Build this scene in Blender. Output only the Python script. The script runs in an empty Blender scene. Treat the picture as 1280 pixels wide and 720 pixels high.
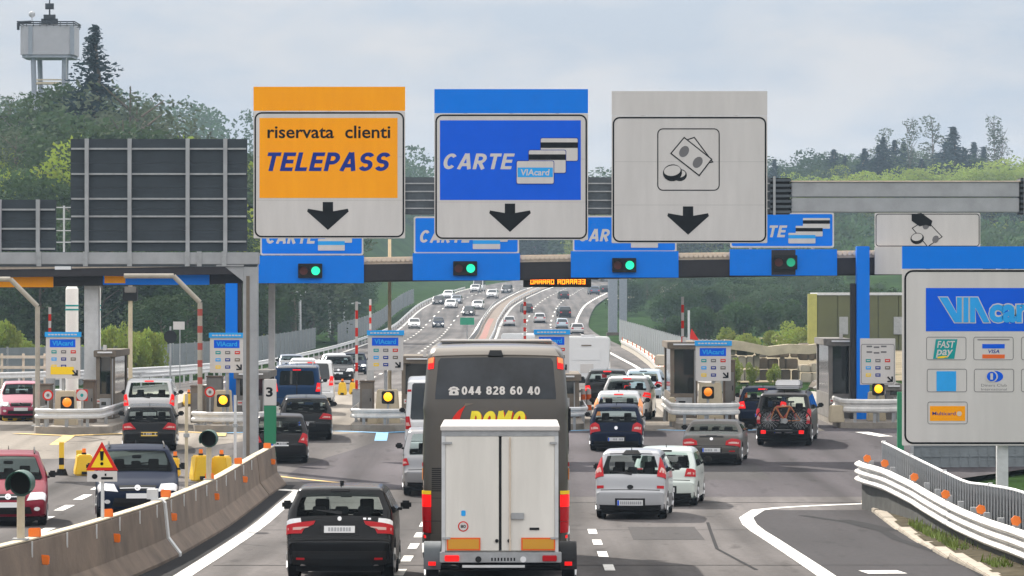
import bpy, bmesh, math, random
from mathutils import Vector, Matrix
S = bpy.context.scene
C = S.collection
rnd = random.Random(11)

# ---------------------------------------------------------------- camera, world, sun, exposure
F, CAMZ = 5000.0, 5.0            # focal length in photo pixels, eye height in metres
cam = bpy.data.objects.new('camera', bpy.data.cameras.new('camera'))
C.objects.link(cam)
cam.location = (0, 0, CAMZ)
cam.rotation_euler = (math.radians(90), 0, 0)
cam.data.sensor_width = 36
cam.data.lens = 36 * F / 1280
cam.data.clip_start = 1
cam.data.clip_end = 6000
S.camera = cam

SUN = Vector((-0.64, 1.10, 1.02)).normalized()      # towards the sun: ahead, to the left, high
SUN_EL = math.asin(SUN.z)
SUN_AZ = math.atan2(SUN.x, SUN.y)
sl = bpy.data.lights.new('sun', 'SUN')
sl.energy = 3.6
sl.angle = math.radians(0.5)
sl.color = (1.0, 0.93, 0.83)
so = bpy.data.objects.new('sun', sl)
C.objects.link(so)
so.rotation_euler = SUN.to_track_quat('Z', 'Y').to_euler()
so.location = (-60, 80, 120)

w = bpy.data.worlds.new("World")
S.world = w
w.use_nodes = True
wn, wl = w.node_tree.nodes, w.node_tree.links
wn.clear()
def wnode(t, **kw):
    n = wn.new(t)
    for k, v in kw.items():
        setattr(n, k, v)
    return n
wo = wnode('ShaderNodeOutputWorld')
bg = wnode('ShaderNodeBackground')
bg.inputs['Strength'].default_value = 0.15
sky = wnode('ShaderNodeTexSky', sky_type='NISHITA')
sky.sun_disc = False
sky.sun_elevation = SUN_EL
sky.sun_rotation = SUN_AZ
sky.air_density = 1.6
sky.dust_density = 1.5
sky.ozone_density = 1.6
# thin broken cloud over the whole sky
SKYK = 3.08
tc = wnode('ShaderNodeTexCoord')
mp = wnode('ShaderNodeMapping')
mp.inputs['Scale'].default_value = (9, 9, 26)
mp.inputs['Location'].default_value = (3.1, 0.4, 1.7)
wl.new(tc.outputs['Generated'], mp.inputs['Vector'])
nz = wnode('ShaderNodeTexNoise')
nz.inputs['Scale'].default_value = 1.9
nz.inputs['Detail'].default_value = 9
nz.inputs['Roughness'].default_value = 0.58
wl.new(mp.outputs['Vector'], nz.inputs['Vector'])
cr = wnode('ShaderNodeValToRGB')
cr.color_ramp.elements[0].position = 0.40
cr.color_ramp.elements[0].color = (0.965, 0.965, 0.965, 1)
cr.color_ramp.elements[1].position = 0.68
cr.color_ramp.elements[1].color = (0.99, 0.99, 0.99, 1)
wl.new(nz.outputs['Fac'], cr.inputs['Fac'])
mx = wnode('ShaderNodeMixRGB')
# cloud tone: blue grey gaps to pale cloud, brightened out of view overhead to fill shaded faces
cc = wnode('ShaderNodeValToRGB')
cc.color_ramp.elements[0].position = 0.40; cc.color_ramp.elements[0].color = (.50, .575, .70, 1)
cc.color_ramp.elements[1].position = 0.62; cc.color_ramp.elements[1].color = (.715, .72, .752, 1)
wl.new(nz.outputs['Fac'], cc.inputs['Fac'])
sx_ = wnode('ShaderNodeSeparateXYZ'); wl.new(tc.outputs['Generated'], sx_.inputs[0])
el = wnode('ShaderNodeMapRange'); el.inputs['From Min'].default_value = 0.06; el.inputs['From Max'].default_value = .5
el.inputs['To Min'].default_value = SKYK; el.inputs['To Max'].default_value = SKYK*3.2
wl.new(sx_.outputs['Z'], el.inputs['Value'])
cv = wnode('ShaderNodeVectorMath', operation='SCALE')
wm_ = wnode('ShaderNodeMixRGB'); wm_.inputs['Color2'].default_value = (.60, .575, .545, 1)      # unseen overhead tone, warmed to take blue out of the fill
we_ = wnode('ShaderNodeMapRange'); we_.inputs['From Min'].default_value = .06; we_.inputs['From Max'].default_value = .4; we_.inputs['To Max'].default_value = .85
wl.new(sx_.outputs['Z'], we_.inputs['Value']); wl.new(we_.outputs['Result'], wm_.inputs['Fac']); wl.new(cc.outputs['Color'], wm_.inputs['Color1'])
wl.new(wm_.outputs['Color'], cv.inputs[0]); wl.new(el.outputs['Result'], cv.inputs['Scale'])
wl.new(cv.outputs['Vector'], mx.inputs['Color2'])
wl.new(cr.outputs['Color'], mx.inputs['Fac'])
wl.new(sky.outputs['Color'], mx.inputs['Color1'])
wl.new(mx.outputs['Color'], bg.inputs['Color'])
wl.new(bg.outputs['Background'], wo.inputs['Surface'])

S.view_settings.view_transform = 'Standard'
S.view_settings.look = 'None'
S.view_settings.exposure = 1.0
S.view_settings.gamma = 1.0

# ---------------------------------------------------------------- road profile
PROF = [(-60, .5), (0, .5), (40, .32), (55, .16), (67.5, .0), (80, -.22), (93, -.40), (106, -.43), (120, -.34), (131, -.2), (139, -.03), (147, 0),
        (165, 0), (180, -.03), (200, -.2), (256, -.78), (330, -1.15), (400, -1.3), (500, -1.15), (568, -.65), (640, 2.15 - .4), (700, 2.9),
        (760, 3.95), (820, 4.7), (1000, 7.0), (1300, 9), (3000, 12)]
def interp(tab, y):
    if y <= tab[0][0]: return tab[0][1]
    if y >= tab[-1][0]: return tab[-1][1]
    for i in range(len(tab) - 1):
        if y <= tab[i + 1][0]:
            x0, v0 = tab[i]; x1, v1 = tab[i + 1]
            def sl(j):
                if j <= 0 or j >= len(tab) - 1: return 0.0
                a = (tab[j][1] - tab[j - 1][1]) / (tab[j][0] - tab[j - 1][0])
                b = (tab[j + 1][1] - tab[j][1]) / (tab[j + 1][0] - tab[j][0])
                return 0.0 if a * b <= 0 else 2 * a * b / (a + b)
            h = x1 - x0; t = (y - x0) / h
            m0, m1 = sl(i) * h, sl(i + 1) * h
            return (2*t**3 - 3*t*t + 1)*v0 + (t**3 - 2*t*t + t)*m0 + (-2*t**3 + 3*t*t)*v1 + (t**3 - t*t)*m1
def zg(y): return interp(PROF, y)
def sstep(a, b, x):
    t = min(1, max(0, (x - a) / (b - a)))
    return t * t * (3 - 2 * t)
def wx(px, d): return (px - 640) * d / F          # photo pixel column seen at distance d -> metres
def wz(py, d): return CAMZ - (py - 360) * d / F
def d_at(py, lo=60, hi=820):
    for _ in range(40):
        m = (lo + hi) / 2
        if 360 + (CAMZ - zg(m)) * F / m > py: lo = m
        else: hi = m
    return lo

# ---------------------------------------------------------------- materials
MATS = {}
def mat(name, col, rough=.6, metal=0., var=.0, vscale=3., bump=0., bscale=40., coat=0., spec=.5, emit=None, estr=0., stretch=None, trans=0.):
    if name in MATS: return MATS[name]
    m = bpy.data.materials.new(name)
    m.use_nodes = True
    nt = m.node_tree; n = nt.nodes; l = nt.links
    b = n['Principled BSDF']
    b.inputs['Base Color'].default_value = (*col, 1)
    b.inputs['Roughness'].default_value = rough
    b.inputs['Metallic'].default_value = metal
    b.inputs['Specular IOR Level'].default_value = spec
    b.inputs['Coat Weight'].default_value = coat
    b.inputs['Coat Roughness'].default_value = .06
    if emit:
        b.inputs['Emission Color'].default_value = (*emit, 1)
        b.inputs['Emission Strength'].default_value = estr
    if var or bump:
        t = n.new('ShaderNodeTexCoord')
        mpn = n.new('ShaderNodeMapping')
        if stretch: mpn.inputs['Scale'].default_value = stretch
        l.new(t.outputs['Object'], mpn.inputs['Vector'])
    if var:
        x = n.new('ShaderNodeTexNoise')
        x.inputs['Scale'].default_value = vscale; x.inputs['Detail'].default_value = 6; x.inputs['Roughness'].default_value = .62
        l.new(mpn.outputs['Vector'], x.inputs['Vector'])
        r = n.new('ShaderNodeValToRGB')
        r.color_ramp.elements[0].position = .3; r.color_ramp.elements[1].position = .7
        r.color_ramp.elements[0].color = (*[c * (1 - var) for c in col], 1)
        r.color_ramp.elements[1].color = (*[min(1, c * (1 + var)) for c in col], 1)
        l.new(x.outputs['Fac'], r.inputs['Fac'])
        l.new(r.outputs['Color'], b.inputs['Base Color'])
    if bump:
        x2 = n.new('ShaderNodeTexNoise'); x2.inputs['Scale'].default_value = bscale; x2.inputs['Detail'].default_value = 3
        l.new(mpn.outputs['Vector'], x2.inputs['Vector'])
        bp = n.new('ShaderNodeBump'); bp.inputs['Strength'].default_value = bump; bp.inputs['Distance'].default_value = .02
        l.new(x2.outputs['Fac'], bp.inputs['Height'])
        l.new(bp.outputs['Normal'], b.inputs['Normal'])
    MATS[name] = m
    return m

def asphalt_mat(name, col, streak=.16, patch=.18, tracks=False):
    m = mat(name, col, .95, 0, 0, bump=.25, bscale=60, spec=.15)
    nt = m.node_tree; n = nt.nodes; l = nt.links
    b = n['Principled BSDF']
    t = n['Texture Coordinate'] if 'Texture Coordinate' in n else n.new('ShaderNodeTexCoord')
    def noise(scale, vec, detail=5):
        mpn = n.new('ShaderNodeMapping'); mpn.inputs['Scale'].default_value = vec
        l.new(t.outputs['Object'], mpn.inputs['Vector'])
        x = n.new('ShaderNodeTexNoise'); x.inputs['Scale'].default_value = scale; x.inputs['Detail'].default_value = detail
        l.new(mpn.outputs['Vector'], x.inputs['Vector'])
        return x.outputs['Fac']
    def rng(src, lo, hi):
        r = n.new('ShaderNodeMapRange'); r.inputs['From Min'].default_value = .3; r.inputs['From Max'].default_value = .7
        r.inputs['To Min'].default_value = lo; r.inputs['To Max'].default_value = hi
        l.new(src, r.inputs['Value']); return r.outputs['Result']
    a = rng(noise(.9, (1, .012, 1)), 1 - streak, 1 + streak)        # tyre paths along the road
    c = rng(noise(.16, (1, .35, 1), 4), 1 - patch, 1 + patch)       # patches
    f = rng(noise(9, (1, 1, 1), 6), .86, 1.14)                      # grain
    def mul(p, q):
        k = n.new('ShaderNodeMath'); k.operation = 'MULTIPLY'; l.new(p, k.inputs[0]); l.new(q, k.inputs[1]); return k.outputs[0]
    sp = noise(2.3, (1, .16, 1), 7)                                  # oil drips and dark scuffs along the lanes
    sr = n.new('ShaderNodeMapRange'); sr.inputs['From Min'].default_value = .60; sr.inputs['From Max'].default_value = .74; sr.inputs['To Min'].default_value = 1; sr.inputs['To Max'].default_value = .62
    l.new(sp, sr.inputs['Value'])
    v = mul(mul(mul(a, c), f), sr.outputs['Result'])
    if tracks:                                                       # rubber darkened wheel paths of each lane
        sx = n.new('ShaderNodeSeparateXYZ'); l.new(t.outputs['Object'], sx.inputs[0])
        def ma(op, s_, val=None):
            q = n.new('ShaderNodeMath'); q.operation = op; l.new(s_, q.inputs[0])
            if val is not None: q.inputs[1].default_value = val
            return q.outputs[0]
        wob = noise(.05, (1, 1, 1), 2)
        xx = n.new('ShaderNodeMath'); xx.operation = 'MULTIPLY_ADD'; xx.inputs[1].default_value = 1.6; l.new(wob, xx.inputs[0]); l.new(sx.outputs['X'], xx.inputs[2])
        q = ma('ABSOLUTE', ma('SUBTRACT', ma('ABSOLUTE', ma('SUBTRACT', ma('FRACT', ma('DIVIDE', ma('ADD', xx.outputs[0], 101.0), 3.77)), .5)), .22))
        tr = n.new('ShaderNodeMapRange'); tr.interpolation_type = 'SMOOTHSTEP'; tr.inputs['From Max'].default_value = .13; tr.inputs['To Min'].default_value = .80; tr.inputs['To Max'].default_value = 1.04
        l.new(q, tr.inputs['Value']); v = mul(v, tr.outputs['Result'])
    mm = n.new('ShaderNodeVectorMath'); mm.operation = 'SCALE'; mm.inputs[0].default_value = col
    l.new(v, mm.inputs['Scale']); l.new(mm.outputs['Vector'], b.inputs['Base Color'])
    return m

M_asph = asphalt_mat('asphalt', (.091, .084, .083), .42, .32, True)
M_asph_dark = asphalt_mat('asphalt_dark', (.036, .034, .037))
M_asph_plaza = asphalt_mat('asphalt_plaza', (.062, .056, .062), .3, .3, True)
M_gutter = asphalt_mat('gutter_tar', (.017, .017, .019), .2, .3)
M_conc_floor = asphalt_mat('concrete_paving', (.215, .193, .168), .2, .22, True)
def worn_paint(name, col, wear=.62):
    m = mat(name, col, .75); nt = m.node_tree; n = nt.nodes; l = nt.links
    t = n.new('ShaderNodeTexCoord'); x = n.new('ShaderNodeTexNoise'); x.inputs['Scale'].default_value = 3.2; x.inputs['Detail'].default_value = 9; x.inputs['Roughness'].default_value = .75
    l.new(t.outputs['Object'], x.inputs['Vector'])
    r = n.new('ShaderNodeMapRange'); r.inputs['From Min'].default_value = wear-.10; r.inputs['From Max'].default_value = wear+.10; l.new(x.outputs['Fac'], r.inputs['Value'])
    x2 = n.new('ShaderNodeTexNoise'); x2.inputs['Scale'].default_value = .8; x2.inputs['Detail'].default_value = 4; l.new(t.outputs['Object'], x2.inputs['Vector'])
    r2 = n.new('ShaderNodeValToRGB'); r2.color_ramp.elements[0].color = (*[c*.72 for c in col], 1); r2.color_ramp.elements[1].color = (*col, 1); r2.color_ramp.elements[0].position = .3; r2.color_ramp.elements[1].position = .6
    l.new(x2.outputs['Fac'], r2.inputs['Fac'])
    k = n.new('ShaderNodeMixRGB'); k.inputs['Color2'].default_value = (.10, .095, .095, 1); l.new(r.outputs['Result'], k.inputs['Fac']); l.new(r2.outputs['Color'], k.inputs['Color1'])
    l.new(k.outputs['Color'], n['Principled BSDF'].inputs['Base Color']); return m
M_white_paint = worn_paint('road_paint_white', (.72, .71, .68))
M_yellow_paint = worn_paint('road_paint_yellow', (.70, .46, .12), .58)
M_blue_paint = worn_paint('road_paint_blue', (.16, .45, .75), .6)
M_tar = mat('tar', (.024, .024, .026), .95, spec=.1, var=.2)
M_grass = mat('grass_ground', (.024, .046, .015), .95, spec=0, var=.45, vscale=.25, bump=.5, bscale=4)
M_dirt = mat('dry_ground', (.22, .19, .135), .95, spec=0, var=.25, vscale=.4, bump=.4)
M_conc = mat('concrete', (.135, .10, .075), .85, var=.40, vscale=1.3, bump=.4, bscale=22, stretch=(1.0, .7, .7))
M_conc_l = mat('concrete_light', (.45, .41, .35), .85, var=.15, vscale=2, bump=.2)
M_conc_d = mat('concrete_dark', (.17, .16, .15), .85, var=.18, vscale=2)
M_galv = mat('galvanised', (.38, .39, .40), .5, .55, var=.16, vscale=5)
M_galv_l = mat('galvanised_light', (.60, .61, .62), .55, .25, var=.1, vscale=4)
M_rail_w = mat('rail_white', (.62, .61, .59), .5, .1, var=.2, vscale=2.2)
M_steel_d = mat('steel_dark', (.085, .10, .115), .55, .4, var=.15, vscale=4)
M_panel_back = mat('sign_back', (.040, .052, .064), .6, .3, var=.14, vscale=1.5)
M_beam = mat('beam_grey', (.36, .37, .385), .6, .3, var=.13, vscale=1.6)
M_sign_w = mat('sign_white', (.595, .572, .556), .6, spec=.10, var=.055, vscale=1.1, stretch=(2.2, 1, .35))
M_orange = mat('sign_orange', (1.0, .37, .001), .45, spec=.10, var=.045, vscale=1.1, stretch=(2.2, 1, .35))
M_blue = mat('sign_blue', (.001, .19, .78), .45, spec=.10, var=.03, vscale=2)
M_blue2 = mat('sign_blue_deep', (.001, .105, .72), .45, spec=.10, var=.03, vscale=2)
M_cyan = mat('sign_light_blue', (.03, .36, .82), .45, spec=.10, var=.04, vscale=6)
M_navy = mat('sign_navy', (.006, .03, .25), .6, spec=.15)
M_black = mat('black_print', (.008, .009, .011), .7, spec=.12)
M_grey_print = mat('grey_print', (.14, .135, .14), .5)
M_teal = mat('print_teal', (.01, .30, .30), .5, spec=.10)
M_yel = mat('print_yellow', (.90, .62, .03), .5, spec=.10)
M_redp = mat('print_red', (.62, .03, .02), .5, spec=.10)
M_orp = mat('print_orange_red', (.78, .14, .03), .5, spec=.10)
M_dark = mat('dark_metal', (.014, .015, .017), .6, spec=.2)
M_rubber = mat('rubber', (.010, .010, .011), .9, spec=.1)
M_plastic = mat('black_plastic', (.012, .012, .013), .55, spec=.22)
M_rim = mat('alloy', (.45, .46, .47), .35, .8)
M_chrome = mat('chrome', (.7, .7, .72), .15, 1)
M_brick = mat('brown_concrete', (.17, .14, .11), .85, var=.2, vscale=2)
M_cream = mat('cream_concrete', (.50, .43, .31), .85, var=.14, vscale=2)
M_ylb = mat('yellow_plastic', (.80, .50, .02), .45, var=.06)
M_refl = mat('orange_reflector', (.88, .20, .02), .35)
M_canopy = mat('canopy_dark', (.022, .021, .026), .8, var=.15)
M_trim = mat('canopy_trim', (.62, .52, .42), .6, var=.15, vscale=3)
M_seat = mat('seat_cloth', (.03, .03, .034), .9)
M_plate = mat('plate_white', (.72, .73, .74), .4)
M_plate_y = mat('plate_yellow', (.78, .50, .04), .4)
M_tail = mat('tail_lamp', (.45, .006, .012), .3, spec=.25)
M_tail_on = mat('tail_lamp_lit', (.60, .008, .01), .3, spec=.2, emit=(1, .012, .01), estr=.45)
M_lampw = mat('lamp_clear', (.75, .76, .78), .15, coat=1)
M_head_on = mat('head_lamp_lit', (.9, .9, .85), .2, emit=(1, .95, .82), estr=2.2)
M_green_on = mat('signal_green_lit', (.02, .6, .35), .3, emit=(.01, .85, .36), estr=.7)
M_green_dim = mat('signal_green_dim', (.01, .30, .17), .3, emit=(.01, .6, .3), estr=.22)
M_red_off = mat('signal_red_off', (.09, .012, .012), .3)
M_amber_on = mat('signal_amber_lit', (.9, .4, .02), .3, emit=(1, .42, .01), estr=.9)
M_amber_dim = mat('signal_amber_dim', (.80, .24, .01), .3, emit=(1, .25, .005), estr=.28)
M_led = mat('led_amber', (.9, .3, .02), .4, emit=(1, .32, .01), estr=1.1)
M_ind = mat('indicator', (.85, .26, .03), .25, coat=1)
M_green_hood = mat('signal_hood_green', (.015, .075, .055), .4)
M_trunk = mat('bark', (.12, .095, .07), .9, var=.2)

def glass_mat(name, tint, opaque):
    m = bpy.data.materials.new(name); m.use_nodes = True
    nt = m.node_tree; n = nt.nodes; l = nt.links
    n.clear()
    o = n.new('ShaderNodeOutputMaterial')
    tr = n.new('ShaderNodeBsdfTransparent'); tr.inputs['Color'].default_value = (*tint, 1)
    p = n.new('ShaderNodeBsdfPrincipled'); p.inputs['Base Color'].default_value = (.008, .011, .012, 1); p.inputs['Roughness'].default_value = .04
    p.inputs['Specular IOR Level'].default_value = .6
    f = n.new('ShaderNodeFresnel')
    ge = n.new('ShaderNodeNewGeometry'); ir = n.new('ShaderNodeMapRange'); ir.inputs['To Min'].default_value = 1.45; ir.inputs['To Max'].default_value = 1/1.45
    l.new(ge.outputs['Backfacing'], ir.inputs['Value']); l.new(ir.outputs['Result'], f.inputs['IOR'])
    k = n.new('ShaderNodeMath'); k.operation = 'MAXIMUM'; k.inputs[1].default_value = opaque
    l.new(f.outputs[0], k.inputs[0])
    x = n.new('ShaderNodeMixShader')
    l.new(k.outputs[0], x.inputs['Fac']); l.new(tr.outputs[0], x.inputs[1]); l.new(p.outputs[0], x.inputs[2])
    l.new(x.outputs[0], o.inputs['Surface'])
    MATS[name] = m
    return m
M_glass_t = glass_mat('glass_tinted', (.86, .93, .91), .07)
M_glass = mat('glass_dark', (.010, .014, .016), .05, spec=.7)
M_glass_b = mat('glass_bus', (.022, .026, .032), .12, spec=.35, var=.5, vscale=1.4)

def paint(name, col, metal=.3, rough=.32):
    lum = sum(col)/3
    return mat('paint_' + name, col, rough, metal, coat=.10 if lum < .08 else .6, spec=.18 if lum < .08 else .45)

# ---------------------------------------------------------------- mesh helpers
class MB:
    def __init__(s): s.v = []; s.f = []
    def add(s, vs, fs):
        o = len(s.v); s.v += [tuple(p) for p in vs]; s.f += [tuple(o + i for i in q) for q in fs]; return s
    def box(s, x0, x1, y0, y1, z0, z1):
        return s.add([(x0,y0,z0),(x1,y0,z0),(x1,y1,z0),(x0,y1,z0),(x0,y0,z1),(x1,y0,z1),(x1,y1,z1),(x0,y1,z1)],
                     [(0,3,2,1),(4,5,6,7),(0,1,5,4),(1,2,6,5),(2,3,7,6),(3,0,4,7)])
    def prism(s, poly, y0, y1):                        # poly in (x, z), extruded along y
        n = len(poly)
        a = sum(poly[i][0]*poly[(i+1)%n][1] - poly[(i+1)%n][0]*poly[i][1] for i in range(n))
        if a < 0: poly = poly[::-1]
        return s.add([(p[0], y0, p[1]) for p in poly] + [(p[0], y1, p[1]) for p in poly],
                     [tuple(range(n)), tuple(range(2*n-1, n-1, -1))] + [(i, i+n, (i+1)%n+n, (i+1)%n) for i in range(n)])
    def prism_x(s, poly, x0, x1):                      # poly in (y, z), extruded along x
        n = len(poly)
        return s.add([(x0, p[0], p[1]) for p in poly] + [(x1, p[0], p[1]) for p in poly],
                     [tuple(range(n-1, -1, -1)), tuple(range(n, 2*n))] + [(i, (i+1)%n, (i+1)%n+n, i+n) for i in range(n)])
    def prism_z(s, poly, z0, z1):
        n = len(poly)
        return s.add([(p[0], p[1], z0) for p in poly] + [(p[0], p[1], z1) for p in poly],
                     [tuple(range(n-1, -1, -1)), tuple(range(n, 2*n))] + [(i, (i+1)%n, (i+1)%n+n, i+n) for i in range(n)])
    def cyl(s, p0, p1, r0, r1=None, n=10, cap=True):
        if r1 is None: r1 = r0
        p0, p1 = Vector(p0), Vector(p1); ax = (p1 - p0).normalized()
        u = ax.orthogonal().normalized(); v = ax.cross(u)
        vs = []
        for p, r in ((p0, r0), (p1, r1)):
            for i in range(n):
                a = 2*math.pi*i/n; vs.append(p + u*(r*math.cos(a)) + v*(r*math.sin(a)))
        fs = [(i, (i+1)%n, (i+1)%n+n, i+n) for i in range(n)]
        if cap: fs += [tuple(range(n-1, -1, -1)), tuple(range(n, 2*n))]
        return s.add(vs, fs)
    def tube(s, pts, r, n=8):
        for a, b in zip(pts[:-1], pts[1:]): s.cyl(a, b, r, n=n)
        return s
    def disc(s, c, r, t=.02, n=20):                    # faces -y
        return s.cyl((c[0], c[1], c[2]), (c[0], c[1]-t, c[2]), r, n=n)
    def ring(s, outer, inner, y0, y1):                 # two (x,z) loops of equal length
        n = len(outer)
        vs = [(p[0], y0, p[1]) for p in outer] + [(p[0], y0, p[1]) for p in inner] + [(p[0], y1, p[1]) for p in outer] + [(p[0], y1, p[1]) for p in inner]
        fs = []
        for i in range(n):
            j = (i+1) % n
            fs += [(i, j, n+j, n+i), (2*n+i, 3*n+i, 3*n+j, 2*n+j), (i, 2*n+i, 2*n+j, j), (n+i, n+j, 3*n+j, 3*n+i)]
        return s.add(vs, fs)
    def sphere(s, c, r, n=10, m=6, sz=1.):
        vs = []; fs = []
        for j in range(m+1):
            th = math.pi*j/m
            for i in range(n):
                a = 2*math.pi*i/n
                vs.append((c[0]+r*math.sin(th)*math.cos(a), c[1]+r*math.sin(th)*math.sin(a), c[2]+r*sz*math.cos(th)))
        for j in range(m):
            for i in range(n): fs.append((j*n+i, j*n+(i+1)%n, (j+1)*n+(i+1)%n, (j+1)*n+i))
        return s.add(vs, fs)
    def sweep(s, prof, path, closed=True):             # prof (offset to the right of travel, z); path of (x,y,z)
        n = len(prof); base = len(s.v); vs = []
        for i, p in enumerate(path):
            a = Vector(path[max(0, i-1)]); b = Vector(path[min(len(path)-1, i+1)])
            t = (b - a); t.z = 0; t.normalize(); r = Vector((t.y, -t.x, 0))
            for (o, z) in prof: vs.append((p[0] + r.x*o, p[1] + r.y*o, p[2] + z))
        fs = []
        for i in range(len(path)-1):
            for k in range(n if closed else n-1):
                kk = (k+1) % n
                fs.append((i*n+k, i*n+kk, (i+1)*n+kk, (i+1)*n+k))
        if closed: fs += [tuple(range(n)), tuple(len(vs)-1-k for k in range(n))]
        return s.add(vs, fs)
    def mesh(s, name, smooth=0, bevel=0):
        me = bpy.data.meshes.new(name)
        me.from_pydata(s.v, [], s.f)
        bm = bmesh.new(); bm.from_mesh(me)
        bmesh.ops.remove_doubles(bm, verts=bm.verts, dist=1e-5)
        bmesh.ops.recalc_face_normals(bm, faces=bm.faces)
        if bevel:
            es = [e for e in bm.edges if len(e.link_faces) == 2 and e.calc_face_angle(0) > .6]
            bmesh.ops.bevel(bm, geom=es, offset=bevel, segments=2, affect='EDGES', clamp_overlap=True)
        bm.to_mesh(me); bm.free()
        if smooth:
            for p in me.polygons: p.use_smooth = True
            me.set_sharp_from_angle(angle=math.radians(smooth))
        return me
    def build(s, name, m, parent=None, smooth=0, bevel=0, loc=None):
        return link(name, s.mesh(name, smooth, bevel), m, parent, loc)

def link(name, me, m=None, parent=None, loc=None):
    o = bpy.data.objects.new(name, me)
    if m is not None and not me.materials: me.materials.append(m)
    C.objects.link(o)
    if parent is not None: o.parent = parent
    if loc is not None: o.location = loc
    return o
def tag(o, label, cat, group=None, kind=None):
    o['label'] = label; o['category'] = cat
    if group: o['group'] = group
    if kind: o['kind'] = kind
    return o
def thing(name, label, cat, loc=(0,0,0), rz=0., group=None):
    o = bpy.data.objects.new(name, None); C.objects.link(o)
    o.empty_display_size = .2
    o.location = loc; o.rotation_euler = (0, 0, rz)
    return tag(o, label, cat, group)
def struct(name, mb, m, smooth=0):
    o = mb.build(name, m, None, smooth) if isinstance(mb, MB) else link(name, mb, m)
    o['kind'] = 'structure'
    return o
def copy_tree(o, parent=None):
    c = o.copy(); C.objects.link(c)
    if parent is not None: c.parent = parent
    for ch in list(o.children): copy_tree(ch, c)
    return c
def rrect(x0, z0, x1, z1, r, n=5):
    pts = []
    for cx, cz, a0 in ((x1-r, z0+r, -90), (x1-r, z1-r, 0), (x0+r, z1-r, 90), (x0+r, z0+r, 180)):
        for i in range(n+1):
            a = math.radians(a0 + 90*i/n); pts.append((cx + r*math.cos(a), cz + r*math.sin(a)))
    return pts
def ellipse(cx, cz, rx, rz, n=18, rot=0.):
    c, s_ = math.cos(rot), math.sin(rot); out = []
    for i in range(n):
        a = 2*math.pi*i/n; x, z = rx*math.cos(a), rz*math.sin(a)
        out.append((cx + x*c - z*s_, cz + x*s_ + z*c))
    return out
def offset_poly(poly, d):
    n = len(poly)
    a = sum(poly[i][0]*poly[(i+1)%n][1] - poly[(i+1)%n][0]*poly[i][1] for i in range(n))
    if a < 0: poly = poly[::-1]
    out = []
    for i in range(n):
        p0, p1, p2 = Vector(poly[i-1]), Vector(poly[i]), Vector(poly[(i+1)%n])
        e1, e2 = (p1-p0).normalized(), (p2-p1).normalized()
        n1, n2 = Vector((e1.y, -e1.x)), Vector((e2.y, -e2.x))
        b = n1 + n2; L = max(.35, b.length_squared/2)
        out.append(tuple(p1 + b*(d/L)))
    return out
def arc(cx, cy, rx, ry, a0, a1, n=12):
    return [(cx+rx*math.cos(math.radians(a0+(a1-a0)*i/n)), cy+ry*math.sin(math.radians(a0+(a1-a0)*i/n))) for i in range(n+1)]
def glyph(c, t):
    h = t/2; r = (1-t)/4
    if c == 'T': w = .60; return w, [[(0, 1-h), (w, 1-h)], [(w/2, 0), (w/2, 1-t)]]
    if c == 'E': w = .56; return w, [[(h, 0), (h, 1)], [(t, 1-h), (w, 1-h)], [(t, .51), (w*.93, .51)], [(t, h), (w, h)]]
    if c == 'L': w = .53; return w, [[(h, 0), (h, 1)], [(t, h), (w, h)]]
    if c in 'PR':
        w = .61; q = (.55-t/2)/2; yc = 1-h-q
        s = [[(h, 0), (h, 1)], [(t, 1-h), (w-h-q, 1-h)] + arc(w-h-q, yc, q, q, 80, -80, 10) + [(w-h-q, yc-q), (t, yc-q)]]
        if c == 'R': w = .64; s.append([(w*.50, yc-q-h*.6), (w-h, 0)])
        return w, s
    if c == 'A': w = .70; return w, [[(h*.8, 0), (w/2-.02, 1)], [(w-h*.8, 0), (w/2+.02, 1)], [(w*.26, .29), (w*.74, .29)]]
    if c == 'C': w = .68; return w, [arc(w/2, .5, w/2-h, .5-h, 42, 318, 22)]
    if c == 'S': w = .62; return w, [arc(w/2, 1-h-r, w/2-h, r, 22, 268, 14) + arc(w/2, h+r, w/2-h, r, 88, -158, 14)]
    if c in 'O0': w = .72 if c == 'O' else .58; return w, [arc(w/2, .5, w/2-h, .5-h, 0, 360, 24)]
    if c == 'D': w = .66; return w, [[(h, 0), (h, 1)], [(t, 1-h), (w*.45, 1-h)] + arc(w*.45, .5, w*.55-h, .5-h, 85, -85, 12) + [(w*.45, h), (t, h)]]
    if c == 'M': w = .82; return w, [[(h, 0), (h, 1)], [(w-h, 0), (w-h, 1)], [(h, 1), (w/2, .22)], [(w-h, 1), (w/2, .22)]]
    if c == '8': w = .58; return w, [arc(w/2, h+r*1.07, w/2-h, r*1.07, 0, 360, 18), arc(w/2, 1-h-r*.93, w/2-h*1.2, r*.93, 0, 360, 18)]
    if c == '2': w = .56; return w, [arc(w/2, 1-h-r*1.1, w/2-h, r*1.1, 160, -25, 12) + [(h*1.3, t*.9)], [(0, h), (w, h)]]
    if c == '4': w = .60; return w, [[(w-.19, 0), (w-.19, 1)], [(w-.23, .97), (h*1.2, .33)], [(0, .29), (w, .29)]]
    if c == '6': w = .58; return w, [arc(w/2, .32, w/2-h, .32-h, 0, 360, 18), arc(w/2+.06, .42, w/2+.06-h, .58-h, 62, 185, 10)]
    return .3, []
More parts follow.
